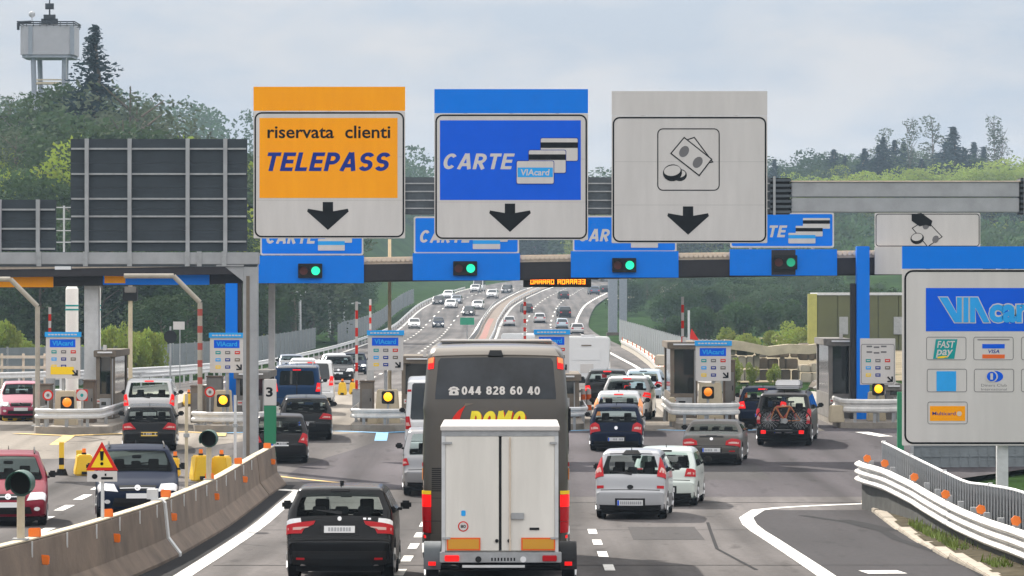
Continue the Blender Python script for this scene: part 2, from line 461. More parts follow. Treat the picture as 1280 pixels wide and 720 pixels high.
def ribbon2(pts, t):
    n = len(pts); L, R = [], []
    for i in range(n):
        a = Vector(pts[max(0, i-1)]); b = Vector(pts[i]); c = Vector(pts[min(n-1, i+1)])
        closed = (Vector(pts[0])-Vector(pts[-1])).length < 1e-6
        if closed and i in (0, n-1): a, c = Vector(pts[-2]), Vector(pts[1])
        d1 = (b-a) if (b-a).length > 1e-9 else (c-b); d2 = (c-b) if (c-b).length > 1e-9 else (b-a)
        d1.normalize(); d2.normalize(); m = Vector((-d1.y-d2.y, d1.x+d2.x)); m = m*(1/max(.5, m.length_squared/2))*(t/2)
        L.append(b+m); R.append(b-m)
    return L, R
def stroke_text(body, box, m, parent, y, shear=0., t=.19, gap=.11, name='letter', grow=0.):
    """heavy grotesque capitals drawn as strokes, fitted to box"""
    mb = MB(); x = 0; k = 0; spans = []; letters = []
    for c in body:
        w, ss = glyph(c, t); v0, f0 = len(mb.v), len(mb.f)
        for s in ss:
            L, R = ribbon2(s, t+grow); o = len(mb.v); n = len(L); yy = -.0007*(k % 5); k += 1
            mb.v += [(x+p.x+shear*p.y, yy, p.y) for p in L] + [(x+p.x+shear*p.y, yy, p.y) for p in R]
            mb.f += [(o+i, o+n+i, o+n+i+1, o+i+1) for i in range(n-1)]
        x += w + gap
        if len(mb.f) > f0: spans.append((v0, len(mb.v), f0, len(mb.f)))
    xs = [v[0] for v in mb.v]; zs = [v[2] for v in mb.v]; x0, x1, z0, z1 = min(xs), max(xs), min(zs), max(zs)
    mb.v = [(box[0]+(v[0]-x0)/(x1-x0)*(box[2]-box[0]), y+v[1], box[1]+(v[2]-z0)/(z1-z0)*(box[3]-box[1])) for v in mb.v]
    out = None
    for (a, b, fa, fb) in spans:
        me = bpy.data.meshes.new(name); me.from_pydata(mb.v[a:b], [], [tuple(i-a for i in f) for f in mb.f[fa:fb]])
        o = link(name, me, m, parent); letters.append(o)
    return letters
def text(body, box, m, parent, y, shear=0., bold=.0, name='lettering', t=.004):
    cu = bpy.data.curves.new('t', 'FONT'); cu.body = body; cu.size = 1; cu.shear = shear; cu.offset = bold
    cu.resolution_u = 3
    o = bpy.data.objects.new('t', cu); C.objects.link(o)
    dg = bpy.context.evaluated_depsgraph_get(); dg.update()
    me = bpy.data.meshes.new_from_object(o.evaluated_get(dg))
    bpy.data.objects.remove(o); bpy.data.curves.remove(cu)
    xs = [v.co.x for v in me.vertices]; ys = [v.co.y for v in me.vertices]
    x0, x1, y0, y1 = min(xs), max(xs), min(ys), max(ys)
    for v in me.vertices:
        v.co = (box[0] + (v.co.x-x0)/(x1-x0)*(box[2]-box[0]), y, box[1] + (v.co.y-y0)/(y1-y0)*(box[3]-box[1]))
    me.name = name
    return link(name, me, m, parent)
# ================================================================ ground, roads, markings
CLX = [(0, 0), (568, 0), (640, 1.6), (700, 3.6), (760, 6.3), (820, 8.6), (1000, 20), (1300, 48)]
def cl(d): return interp(CLX, d)
def roadL(d): return interp([(0, -17), (95, -17), (112, -24), (130, -30), (185, -30), (225, -20.5), (300, -18.6), (568, -17.3), (820, -18), (1300, -18)], d) + cl(d)
def roadR(d): return interp([(0, 9.2), (98, 9.2), (108, 10.4), (116, 14), (126, 18), (172, 18), (196, 10.3), (221, 9.4), (320, 11.2), (400, 12), (568, 11), (820, 13.5), (1300, 13)], d) + cl(d)
DS = [-60, 0, 20, 35] + list(range(45, 240, 5)) + list(range(240, 480, 16)) + list(range(480, 840, 10)) + [840, 870, 900, 950, 1000, 1100, 1200, 1300]
def terrain(x, d):
    z = zg(min(d, 1300))
    l = -x + cl(d)
    left = 13.5 * sstep(26, 62, l) * sstep(330, 470, d) + 3.0 * sstep(30, 50, l) * sstep(215, 330, d)
    left += 10 * sstep(60, 140, l) * sstep(400, 600, d)
    r = x - cl(d)
    right = 1.4 * sstep(13, 30, r) * sstep(215, 300, d) + 9.5 * sstep(16, 62, r) * sstep(520, 800, d)
    back = 9.0 * sstep(900, 1150, d) * (1 - sstep(-8, 0, r) * (1 - sstep(14, 24, r)) * (1 - sstep(900, 980, d)))
    far = 12 * sstep(1100, 1600, d)
    return z + left + right + back + far
def build_ground():
    xs = [-900, -600, -420, -300, -220, -160] + list(range(-130, 131, 5)) + [160, 220, 300, 420, 600, 900]
    ds = [-60, 0, 30] + list(range(45, 240, 10)) + list(range(240, 1300, 20)) + [1350, 1400, 1500, 1650, 1800, 2000]
    vs, fs = [], []
    for d in ds:
        L, R = roadL(d), roadR(d)
        for x in xs:
            z = terrain(x, d)
            inside = sstep(L-2.2, L-.4, x) * (1 - sstep(R+.4, R+2.2, x))
            base = zg(min(d, 1300))
            z = z*(1-inside) + (base - .25)*inside - .03
            vs.append((x, d, z))
    n = len(xs)
    for j in range(len(ds)-1):
        for i in range(n-1): fs.append((j*n+i, j*n+i+1, (j+1)*n+i+1, (j+1)*n+i))
    struct('ground', MB().add(vs, fs), M_grass, smooth=60)
build_ground()
def ribbon(name, m, fl, fr, d0, d1, dz, step=None, nx=1):
    ds = sorted(set([d0, d1] + [d for d in DS if d0 < d < d1]))
    vs, fs = [], []
    for d in ds:
        for k in range(nx+1): vs.append((fl(d) + (fr(d)-fl(d))*k/nx, d, zg(d)+dz))
    for j in range(len(ds)-1):
        for k in range(nx): fs.append((j*(nx+1)+k, j*(nx+1)+k+1, (j+1)*(nx+1)+k+1, (j+1)*(nx+1)+k))
    return struct(name, MB().add(vs, fs), m)
ribbon('road', M_asph, roadL, roadR, -60, 1300, 0, nx=4)
# sunlit concrete slabs of the plaza on the left and between the islands
ribbon('concrete_apron', M_conc_floor, lambda d: roadL(d)+.3, lambda d: interp([(124, -12.5), (131, -10), (137, -7.4), (138, -4.6), (140, -4.6), (188, -4.2)], d), 124, 200, .004)
ribbon('toll_lane_slab', M_conc_floor, lambda d: -4.3, lambda d: interp([(140, 11), (186, 9.6)], d), 140.5, 186, .004)
# purple grey asphalt of the toll approach
ribbon('plaza_asphalt', M_asph_plaza, lambda d: interp([(104, .5), (110, -5.6), (116, -6.5), (138, -4.2), (146, -4.0)], d), lambda d: roadR(d)-.1, 104, 146, .0025, nx=2)
# darker newer asphalt in the gore on the right
def gcurve(d): return interp([(55, 5.35), (64, 5.5), (72, 5.5), (84, 5.45), (90, 5.4), (94, 5.5), (96.4, 5.8)], d)
ribbon('gore_asphalt', M_asph_dark, lambda d: gcurve(d)+.1, lambda d: 9.1, 30, 97.5, .004)
# gutter along the barrier
def barX(d): return interp([(30, -10), (55, -8.0), (60, -7.5), (68, -7.0), (77, -6.8), (104, -6.72), (112, -6.6)], d)
ribbon('gutter', M_gutter, lambda d: barX(d)+.05, lambda d: -5.95, 40, 110, .004)
MK = .008
M_patch = asphalt_mat('asphalt_patch', (.054, .051, .052), .15, .12)
def stripe(name, pts, wd, m, z=MK):
    vs, fs = [], []
    dense = []
    for a, b in zip(pts[:-1], pts[1:]):
        n = max(1, int(abs(b[1]-a[1])/4))
        dense += [(a[0]+(b[0]-a[0])*k/n, a[1]+(b[1]-a[1])*k/n) for k in range(n)]
    dense.append(pts[-1])
    for i, p in enumerate(dense):
        a = Vector(dense[max(0, i-1)]); b = Vector(dense[min(len(dense)-1, i+1)])
        t = (b-a).normalized(); r = Vector((t.y, -t.x))*(wd/2)
        vs += [(p[0]-r.x, p[1]-r.y, zg(p[1]-r.y)+z), (p[0]+r.x, p[1]+r.y, zg(p[1]+r.y)+z)]
    for i in range(len(dense)-1): fs.append((2*i, 2*i+1, 2*i+3, 2*i+2))
    return struct(name, MB().add(vs, fs), m)
stripe('edge_line', [(-5.78, 20), (-5.78, 60), (-5.74, 80), (-5.72, 100), (-5.68, 106.5)], .32, M_white_paint)
stripe('edge_line', [(-5.5, 106.6), (-6.3, 107.6)], .5, M_white_paint, MK+.004)
stripe('gore_line', [(gcurve(d), d) for d in (30, 45, 55, 60, 64, 68, 72, 76, 80, 84, 88, 91, 94, 96)] + [(6.0, 97.5), (6.6, 98.6), (7.6, 99.6), (9.0, 100.6)], .33, M_white_paint)
k = 0
for X0, ph in ((-2.0, 0), (1.76, 1.7)):
    d = 50 + ph
    while d < 91:
        stripe('lane_dash', [(X0, d), (X0 + .01, d+2.2)], .19, M_white_paint); d += 5.0
for X0, d in ((6.6, 71.2), (6.9, 92.5)): stripe('lane_dash', [(X0-.35, d), (X0+.35, d+.05)], 1.1, M_white_paint)
# oncoming side dashes
for X0, d0 in ((-9.9, 66), (-10.4, 92)):
    for k in range(5):
        d = d0 + 5.2*k
        stripe('lane_dash', [(X0 - .02*(d-66), d), (X0 - .02*(d-66), d+2.6)], .24, M_white_paint)
stripe('yellow_line', [(-8.0, 117), (-6.2, 113.5), (-3.9, 109.5)], .22, M_yellow_paint)
for X0, d0, L_, W_ in ((3.3, 84, 6, 1.5), (-3.8, 88, 9, 1.2), (3.9, 104, 7, 2.2), (-.2, 118, 10, 2.4), (6.0, 112, 9, 2.6)):
    stripe('repair_patch', [(X0, d0), (X0+.05, d0+L_)], W_, M_patch, MK-.004)
for pts in ([(.9, 70), (1.2, 78), (.8, 86), (1.1, 97)], [(4.4, 72), (4.1, 80), (4.5, 92)], [(-4.6, 84), (-4.3, 95), (-4.8, 104)], [(2.2, 100), (3.5, 106), (3.0, 114)]): stripe('crack_seal', pts, .07, M_tar, MK-.001)
for d in (73.6, 88.5, 101): stripe('expansion_joint', [(-5.5, d), (9.0, d+.1)], .10, M_tar, MK-.002)
stripe('crack_seal', [(6.9, 95), (8.2, 90), (8.1, 84), (8.5, 76), (8.2, 68)], .22, M_tar)
stripe('crack_seal', [(7.6, 93), (7.9, 91.6), (8.3, 88)], .5, M_tar, MK+.004)
# kerb of the right-hand verge, broken pale stones, with a strip of grass behind it
kerbp = [(8.95, 101), (8.9, 99), (8.75, 93), (8.62, 88), (8.5, 82), (8.42, 76), (8.4, 70), (8.4, 55)]
def dense(path, st):
    out = []
    for a, b in zip(path[:-1], path[1:]):
        L = math.hypot(b[0]-a[0], b[1]-a[1]); n = max(1, int(L/st))
        out += [(a[0]+(b[0]-a[0])*k/n, a[1]+(b[1]-a[1])*k/n) for k in range(n)]
    return out + [path[-1]]
M_kerb = mat('kerb_stone', (.33, .29, .235), .85, var=.3, vscale=1.6, bump=.4, bscale=12)
verge = thing('kerb', 'pale broken stone kerb below the white guard rail', 'kerb', (0, 0, 0))
kp = dense(kerbp, 2.6)
for i in range(len(kp)-1):
    a, b = kp[i], kp[i+1]; h = .09 + rnd.uniform(-.03, .03); s_ = rnd.uniform(-.02, .02)
    mb = MB().box(-.14, .14, 0.02, math.hypot(b[0]-a[0], b[1]-a[1])-.02, -.2, h)
    o = mb.build('kerb_stone', M_kerb, verge, bevel=.02, loc=(a[0]+s_, a[1], zg(a[1])))
    o.rotation_euler = (0, 0, math.atan2(-(b[0]-a[0]), b[1]-a[1]))
vs, fs = [], []
for d in range(50, 101, 2): vs += [(interp([(50, 8.5), (76, 8.5), (88, 8.7), (101, 9)], d)-.06, d, zg(d)+.06), (10.4, d, zg(d)+.12)]
for i in range(len(vs)//2-1): fs.append((2*i, 2*i+1, 2*i+3, 2*i+2))
struct('verge_soil', MB().add(vs, fs), mat('verge_earth', (.085, .075, .055), .95, spec=0, var=.4, vscale=2))
gb = MB()
for i in range(1500):
    d = rnd.uniform(66, 100); x = interp([(50, 8.5), (76, 8.5), (88, 8.7), (101, 9)], d) + .12 + abs(rnd.gauss(0, .22))
    if math.sin(d*.8)+math.sin(d*.31+1) < -.3: continue
    z = zg(d)+.07; h = rnd.uniform(.05, .2); a = rnd.uniform(0, 3.14); dx, dy = .02*math.cos(a), .02*math.sin(a)
    gb.add([(x-dx, d-dy, z), (x+dx, d+dy, z), (x+rnd.uniform(-.06, .06), d+rnd.uniform(-.06, .06), z+h)], [(0, 1, 2)])
M_blade = mat('grass_blades', (.16, .22, .04), .8, var=.35, vscale=1)
g = gb.build('grass', M_blade); tag(g, 'green grass tufts growing behind the pale kerb', 'grass', kind='stuff')

# far road: painted lines, median, embankments
for f0, nm in ((lambda d: interp([(215, -17.4), (256, -17.0), (400, -16.5), (568, -15.8), (640, -15.9), (820, -18)], d)+cl(d), 'edge_line'),
               (lambda d: interp([(215, -2.6), (568, -1.8), (640, -1.7), (820, -1.6)], d)+cl(d), 'edge_line'),
               (lambda d: interp([(215, 8.4), (320, 9.6), (568, 9.1), (640, 9.7), (820, 12)], d)+cl(d), 'edge_line'),
               (lambda d: interp([(215, -5.5), (568, -5.0), (640, -4.9), (820, -6)], d)+cl(d), 'edge_line')):
    stripe(nm, [(f0(d), d) for d in range(225, 900, 15)], .34, M_white_paint, .012)
for off in (-9.0, -12.6, 1.9, 5.5):
    for d in range(230, 840, 14):
        stripe('lane_dash', [(off+cl(d), d), (off+cl(d+4.5), d+4.5)], .22, M_white_paint, .012)
ribbon('median_strip', M_conc, lambda d: interp([(200, -4.6), (300, -4.8), (568, -4.4), (820, -4.8)], d)+cl(d), lambda d: interp([(200, -3.6), (300, -3.0), (568, -2.3), (820, -2.2)], d)+cl(d), 215, 900, .12)
M_redgr = mat('red_median_surface', (.24, .10, .08), .9, var=.2)
ribbon('median_red_surface', M_redgr, lambda d: interp([(200, -4.1), (300, -4.2), (568, -3.9), (820, -4.2)], d)+cl(d), lambda d: interp([(200, -3.9), (300, -3.4), (568, -3.1), (820, -3.4)], d)+cl(d), 380, 600, .13)

# ---------------------------------------------------------------- guard rails along the roads
WP = [(0, 0), (.045, .03), (.045, .09), (0, .125), (0, .185), (.045, .22), (.045, .28), (0, .31), (-.012, .31), (-.012, 0)]
def rail_line(label, pts, m, hz=.48, post_every=4, group=None, side=1, prof=WP, pm=None):
    t = thing('guard_rail', label, 'guard rail', (pts[0][0], pts[0][1], pts[0][2]), group=group)
    o0 = pts[0]
    loc = [(p[0]-o0[0], p[1]-o0[1], p[2]-o0[2]+hz) for p in pts]
    MB().sweep([(side*a, b) for a, b in prof], loc).build('rail_beam', m, t, smooth=30)
    mb = MB().box(-.05, .05, -.04, .04, -.1, hz+.3); me = mb.mesh('post')
    acc = 0
    for i, p in enumerate(loc):
        if i and math.hypot(p[0]-loc[i-1][0], p[1]-loc[i-1][1]) + acc < post_every:
            acc += math.hypot(p[0]-loc[i-1][0], p[1]-loc[i-1][1]); continue
        acc = 0
        link('post', me, pm or m, t, (p[0]-side*.07, p[1], p[2]-hz))
    return t
def road_pts(f, d0, d1, st): return [(f(d), d, zg(d)) for d in [d0 + st*i for i in range(int((d1-d0)/st)+1)]]
rail_line('long grey crash barrier at the outer edge of the oncoming carriageway', road_pts(lambda d: roadL(d)+1.0, 205, 800, 8), M_galv_l, .5, 8)
rail_line('grey crash barrier on the oncoming side of the median', road_pts(lambda d: interp([(200, -4.7), (300, -4.9), (568, -4.5), (820, -4.9)], d)+cl(d), 230, 800, 8), M_galv, .5, 8, side=-1)
rail_line('grey crash barrier on the outbound side of the median', road_pts(lambda d: interp([(200, -3.5), (300, -2.9), (568, -2.2), (820, -2.1)], d)+cl(d), 230, 800, 8), M_galv_l, .5, 8)
# rail along the left of the plaza behind the toll lanes
lp = [(-30.5, 176), (-27, 186), (-22.5, 200), (-20.5, 215), (-19.2, 235), (-18.4, 260)]
rail_line('pale crash barrier sweeping along the left of the plaza behind the toll islands', [(x, d, zg(d)) for x, d in dense(lp, 4)], M_galv_l, .75, 4)
rail_line('lower grey crash barrier at far left beyond the pink car', [(x, d, zg(d)+.0) for x, d in dense([(-34, 172), (-24, 166), (-18.5, 166)], 3)], M_galv_l, .5, 3)

# low concrete wall with crash rail, right side beyond the toll lanes
t = thing('parapet_wall', 'white concrete parapet with red markers beside the road beyond the toll lanes', 'wall', (9.1, 200, zg(200)))
rp = [(roadR(d)-.2-9.1, d-200, zg(d)-zg(200)) for d in range(196, 430, 6)]
MB().sweep([(-.2, 0), (.2, 0), (.1, .9), (-.1, .9)], rp).build('wall', M_conc_l, t)
MB().sweep([(-.16, .45), (-.22, .47), (-.22, .75), (-.16, .78)], rp).build('rail_beam', M_rail_w, t)
me = MB().box(-.28, -.2, -.06, .06, .78, 1.15).mesh('marker')
for i, p in enumerate(rp):
    if i % 3 == 1: link('marker', me, M_orp, t, p)

# mesh noise fences
def mesh_fence(label, pts, h, m):
    t = thing('mesh_fence', label, 'fence', pts[0])
    o0 = pts[0]; me = MB().box(-.05, .05, -.05, .05, 0, h+.1).mesh('post')
    for a, b in zip(pts[:-1], pts[1:]):
        A = Vector(a)-Vector(o0); B = Vector(b)-Vector(o0)
        n = (B-A); n.z = 0; n.normalize(); q = Vector((n.y, -n.x, 0))*.02
        link('post', me, M_galv, t, A)
        mb = MB()
        zs = [.1 + (h-.1)*i/7 for i in range(8)]
        for z in zs: mb.add([A+q+Vector((0,0,z)), B+q+Vector((0,0,z)), B+q+Vector((0,0,z+.05)), A+q+Vector((0,0,z+.05))], [(0,1,2,3)])
        L = (B-A).length; k = max(3, int(L/.28))
        for i in range(k):
            P = A + (B-A)*(i/k); P2 = A + (B-A)*(i/k + .035/L)
            mb.add([P+q+Vector((0,0,.1)), P2+q+Vector((0,0,.1)), P2+q+Vector((0,0,h)), P+q+Vector((0,0,h))], [(0,1,2,3)])
        mb.add([A-q+Vector((0,0,.1)), B-q+Vector((0,0,.1)), B-q+Vector((0,0,h)), A-q+Vector((0,0,h))], [(0,1,2,3)])
        mb.build('mesh_panel', m, t)
M_net = mat('fence_net', (.20, .225, .24), .7, .2, var=.12, vscale=1)
mesh_fence('tall grey mesh fence on the left bank beyond the toll lanes', [(x, d, terrain(x, d)-.1) for x, d in dense([(-34, 200), (-27, 214), (-23.5, 236), (-22, 270), (-21, 330), (-20.6, 420)], 6)], 2.2, M_net)
mesh_fence('tall grey mesh fence on the right beyond the white parapet', [(x, d, zg(d)-.1) for x, d in dense([(10.9, 208), (11.4, 260), (12.4, 330), (13, 400), (12.6, 470)], 6)], 2.6, M_net)
mesh_fence('dense grey mesh fence behind the big payment card sign', [(x, d, zg(d)-.1) for x, d in dense([(11.9, 119), (14.5, 119.5), (22, 121)], 2.5)], 2.3, M_net)
mesh_fence('far grey mesh fence climbing beside the oncoming carriageway', [(roadL(d)-1.5, d, zg(d)) for d in range(440, 680, 8)], 2.4, M_net)

# ================================================================ left concrete barrier
JER = [(-.42, -.05), (.40, -.05), (.40, .06), (.17, .36), (.10, 1.03), (.06, 1.06), (-.08, 1.06), (-.12, 1.03), (-.18, .36), (-.42, .06)]
def barrier_piece(d0, d1, label):
    ds = [d0 + (d1-d0)*i/max(2, int((d1-d0)/2)) for i in range(max(2, int((d1-d0)/2))+1)]
    t = thing('concrete_barrier', label, 'barrier', (barX(d0), d0, zg(d0)), group='concrete barrier sections between the carriageways')
    pts = [(barX(d)-barX(d0), d-d0, zg(d)-zg(d0)) for d in ds]
    MB().sweep(JER, pts).build('wall', M_conc, t, smooth=30)
    MB().sweep([(-.09, 1.062), (.09, 1.062), (.09, 1.085), (-.09, 1.085)], pts).build('coping', M_cream, t)
    return t
def local(t, x, d, z): return (x - t.location.x, d - t.location.y, z - t.location.z)
bA = barrier_piece(44, 76.9, 'stained concrete barrier section nearest to the camera on the left')
bB = barrier_piece(77.1, 103.9, 'stained concrete barrier section between the metal joint strip and the gantry post')
bC = barrier_piece(104.1, 110, 'short end section of the concrete barrier beside the gantry post')
# metal cover over the joint
d = 77.0
MB().sweep([(.43, 0), (.43, .07), (.205, .37), (.135, 1.04), (.06, 1.11), (-.14, 1.11), (-.14, 1.04), (.09, 1.04), (.16, .36), (.39, .06), (.39, 0)], [(0, -.17, 0), (0, .17, 0)]).build('joint_strip', M_galv_l, bA, loc=local(bA, barX(d), d, zg(d)))
MB().box(-.1, .1, -.12, .12, 1.11, 1.3).build('joint_cap', M_galv_l, bA, loc=local(bA, barX(d)-.12, d, zg(d)))
rme = MB().box(-.10, .10, -.02, .02, 0, .15).mesh('reflector', bevel=.015)
rst = MB().box(-.012, .012, .02, .045, -.45, .1).mesh('reflector_stem')
for px, b in ((42, bA), (133, bA), (206, bB), (261, bB), (297, bB), (333, bC)):
    lo, hi = 45, 110
    for _ in range(40):
        m_ = (lo+hi)/2
        if 640 + barX(m_)*F/m_ < px: lo = m_
        else: hi = m_
    d = lo; x = barX(d)
    link('reflector', rme, M_refl, b, local(b, x+.02, d, zg(d)+1.09+rnd.uniform(-.02, .02))).rotation_euler = (0, rnd.uniform(-.09, .09), rnd.uniform(-.2, .2))
    link('reflector', rme, M_refl, b, local(b, x+.14, d, zg(d)+.66+rnd.uniform(-.03, .03))).rotation_euler = (0, rnd.uniform(-.09, .09), rnd.uniform(-.2, .2))
    link('reflector_stem', rst, M_galv, b, local(b, x+.08, d, zg(d)+1.1))
me = MB().box(-.012, .012, -.012, .012, -.22, .02).mesh('clip')
for i in range(16):
    d = 58 + i*2.9; b = bA if d < 76.9 else bB
    if d > 103: break
    link('clip', me, M_galv_l, b, local(b, barX(d)+.125, d, zg(d)+1.03))

def d_on_bar(px):
    lo, hi = 45, 110
    for _ in range(40):
        m_ = (lo+hi)/2
        if 640 + barX(m_)*F/m_ < px: lo = m_
        else: hi = m_
    return lo
# signals and posts standing on the barrier
def hood_signal(px, top_py, label, lit=False):
    d = d_on_bar(px); x = barX(d); zb = zg(d)+1.085; h = wz(top_py, d) - zb
    t = thing('barrier_signal', label, 'signal lamp', (x, d, zb), group='green hooded signal lamps on the concrete barrier')
    MB().cyl((0, 0, 0), (0, 0, h-.42), .06, n=12).build('pole', M_cream, t, smooth=40)
    MB().box(-.12, .12, -.08, .08, 0, .03).build('base_plate', M_galv, t)
    r = .20
    mb = MB(); n = 16                                   # hood: half tube over a round lens
    prof = [(math.cos(a), math.sin(a)) for a in [math.radians(-30 + 240*i/n) for i in range(n+1)]]
    vs = []; fs = []
    for y in (-.36, .12):
        for c, s_ in prof: vs.append((r*c, y, h-.22 + r*s_))
        for c, s_ in prof: vs.append(((r-.015)*c, y, h-.22 + (r-.015)*s_))
    q = n+1
    for i in range(n):
        fs += [(i, i+1, 2*q+i+1, 2*q+i), (q+i, 3*q+i, 3*q+i+1, q+i+1), (i, q+i, q+i+1, i+1)]
    mb.add(vs, fs).build('hood', M_green_hood, t, smooth=40)
    MB().cyl((0, .10, h-.22), (0, .20, h-.22), .2, n=18).build('housing', M_green_hood, t, smooth=40)
    MB().cyl((0, .09, h-.22), (0, .10, h-.22), .17, n=18).build('lens', M_dark, t)
    return t
hood_signal(26, 586, 'green hooded signal lamp on its cream pole, nearest to the camera')
hood_signal(261, 536, 'green hooded signal lamp on its pole beside the gantry post')
def thin_post(px, top_py, label, m=M_galv_l, r=.035, joint=True):
    d = d_on_bar(px); x = barX(d)-.1; zb = zg(d)+1.02; h = wz(top_py, d)-zb
    t = thing('marker_post', label, 'post', (x, d, zb))
    MB().cyl((0,0,0), (0,0,h), r, n=10).build('pole', m, t, smooth=40)
    if joint: MB().cyl((0,0,h*.55), (0,0,h*.55+.08), r*1.8, n=10).build('clamp', M_galv, t)
    MB().box(-.09, .09, -.07, .07, 0, .05).build('base_plate', M_galv, t)
thin_post(239, 492, 'slender grey post on the barrier behind the dark blue car', M_cream)
thin_post(299, 494, 'slender grey post on the barrier beside the thick gantry column', M_galv_l)

# triangular warning sign
d = d_on_bar(128); x = barX(d)
t = thing('warning_sign', 'yellow triangular warning sign with exclamation mark on the concrete barrier', 'road sign', (x, d, zg(d)+1.085))
k = F/d; zb = t.location.z
def P(px, py): return (wx(px, d) - x, wz(py, d) - zb)
MB().cyl((0, .03, 0), (0, .03, P(0, 560)[1]), .03, n=10).build('pole', M_galv_l, t, smooth=40)
tri = [P(107.5, 588), P(147.5, 588), P(127.5, 552)]
MB().prism(tri, -.02, 0).build('board', M_redp, t)
tr2 = offset_poly(tri, -.052)
MB().prism(tr2, -.026, -.0205).build('yellow_field', M_yel, t)
cx = P(127.5, 0)[0]; z0 = P(0, 588)[1]
MB().prism([(cx-.022, z0+.17), (cx+.022, z0+.17), (cx+.036, z0+.33), (cx-.036, z0+.33)], -.031, -.0265).prism(ellipse(cx, z0+.115, .028, .028, 12), -.031, -.0265).build('exclamation_mark', M_black, t)
p0, p1 = P(109, 602), P(146.5, 589)
MB().box(p0[0], p1[0], -.02, 0, p0[1], p1[1]).build('plate', M_sign_w, t)
pm = (p0[1]+p1[1])/2
MB().prism(ellipse(p0[0]+.13, pm, .05, .045, 12), -.026, -.0205).build('symbol', M_black, t)
MB().box(p0[0]+.24, p0[0]+.44, -.026, -.0205, pm-.05, pm-.01).box(p0[0]+.30, p0[0]+.33, -.026, -.0205, pm+.01, pm+.05).build('symbol', M_black, t)

# ================================================================ right guard rail with baluster fence
M_rail_shade = mat('rail_shade_dark', (.045, .047, .045), .9, var=.3, vscale=3)  # dark colour stands for the shade below the rail
def rrX(d): return interp([(50, 9.3), (72, 9.2), (91, 9.2), (95, 8.95), (98, 8.55)], d)
def rrZ(d): return interp([(50, .25), (68, .15), (72, .108), (78, .0), (83, -.04), (88, -.02), (92, .03), (97, .2), (99, .22)], d)
t = thing('triple_guard_rail', 'white triple ribbed guard rail curving along the right edge', 'guard rail', (9.2, 70, zg(70)))
RP = []
for i in range(3):
    z = .0 + i*.18
    RP += [(0, z), (-.035, z+.02), (-.095, z+.05), (-.115, z+.085), (-.095, z+.12), (-.035, z+.15), (0, z+.168)]
RPc = RP + [(.012, .53), (.012, 0)]
segs = [(50, 70.2), (70.2, 84.0), (84.0, 98.6)]
for a, b in segs:
    n = int((b-a)/.8); pts = [(rrX(a+(b-a)*i/n)-9.2, a+(b-a)*i/n-70, rrZ(a+(b-a)*i/n)-zg(70)) for i in range(n+1)]
    MB().sweep(RPc, pts).build('rail_beam', M_rail_w, t, smooth=30)
for j in (70.2, 84.0):
    pts = [(rrX(j+e)-9.2, j+e-70, rrZ(j+e)-zg(70)) for e in (-.2, .0, .2)]
    MB().sweep([(a-.008, b) for a, b in RPc], pts).build('splice', M_galv, t, smooth=30)
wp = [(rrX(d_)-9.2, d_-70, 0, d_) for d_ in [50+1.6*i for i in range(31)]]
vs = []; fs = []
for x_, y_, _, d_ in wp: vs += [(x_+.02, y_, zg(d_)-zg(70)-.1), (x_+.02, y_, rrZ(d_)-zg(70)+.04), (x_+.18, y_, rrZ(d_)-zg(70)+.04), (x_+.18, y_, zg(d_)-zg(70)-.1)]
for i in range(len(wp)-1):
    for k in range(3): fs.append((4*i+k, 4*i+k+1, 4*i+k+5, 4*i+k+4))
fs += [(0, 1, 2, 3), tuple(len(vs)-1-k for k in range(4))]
MB().add(vs, fs).build('rail_shade_strip', M_rail_shade, t)  # added dark strip in place of the shade under the rail
me = MB().box(.19, .31, -.06, .06, -.9, .55).mesh('post')
for d in [52 + 2.3*i for i in range(21)]:
    if d < 98.5: link('post', me, M_galv, t, (rrX(d)-9.2, d-70, rrZ(d)-zg(70)))
me = MB().cyl((0, -.02, .0), (0, .02, .0), .10, n=6).mesh('reflector'); st = MB().box(-.015, .015, .02, .04, -.2, .05).mesh('reflector_stem')
for px in (1270, 1226, 1182, 1143, 1106, 1084):
    lo, hi = 55, 98.4
    for _ in range(40):
        m_ = (lo+hi)/2
        if 640 + rrX(m_)*F/m_ > px: lo = m_
        else: hi = m_
    d = lo
    link('reflector', me, M_refl, t, (rrX(d)-9.2, d-70, rrZ(d)-zg(70)+.66)); link('reflector_stem', st, M_galv, t, (rrX(d)-9.2, d-70, rrZ(d)-zg(70)+.66))

def fX(d): return interp([(60, 9.95), (78, 10.0), (92, 9.95), (108, 10.0)], d)
def fTop(d): return interp([(60, 1.05), (78, 1.0), (84, .86), (88, .74), (92, .76), (100, .80), (108, .84)], d)
t = thing('baluster_fence', 'grey metal baluster fence with wavy top rail behind the white guard rail', 'fence', (10, 75, zg(75)))
pts = [(fX(d)-10, d-75, fTop(d)-zg(75)) for d in [60 + 1.5*i for i in range(33)]]
MB().tube(pts, .035, n=8).build('top_rail', M_galv_l, t, smooth=40)
MB().tube([(p[0], p[1], p[2]-1.05) for p in pts], .03, n=6).build('bottom_rail', M_galv, t, smooth=40)
bar = MB().box(-.02, .02, -.17, .17, -1.05, 0).mesh('baluster')
d = 62
while d < 107.8:
    o = link('baluster', bar, M_galv, t, (fX(d)-10, d-75, fTop(d)-zg(75))); o.rotation_euler = (0, 0, -.35); d += .5
MB().sweep([(.16, -1.02), (.18, -1.02), (.18, -.06), (.16, -.06)], pts).build('backing_sheet', M_steel_d, t)
me = MB().cyl((0, 0, -1.25), (0, 0, .06), .05, n=8).mesh('post')
for d in (62, 69, 76, 83.5, 92, 100, 107.5): link('post', me, M_galv_l, t, (fX(d)-10, d-75, fTop(d)-zg(75)))
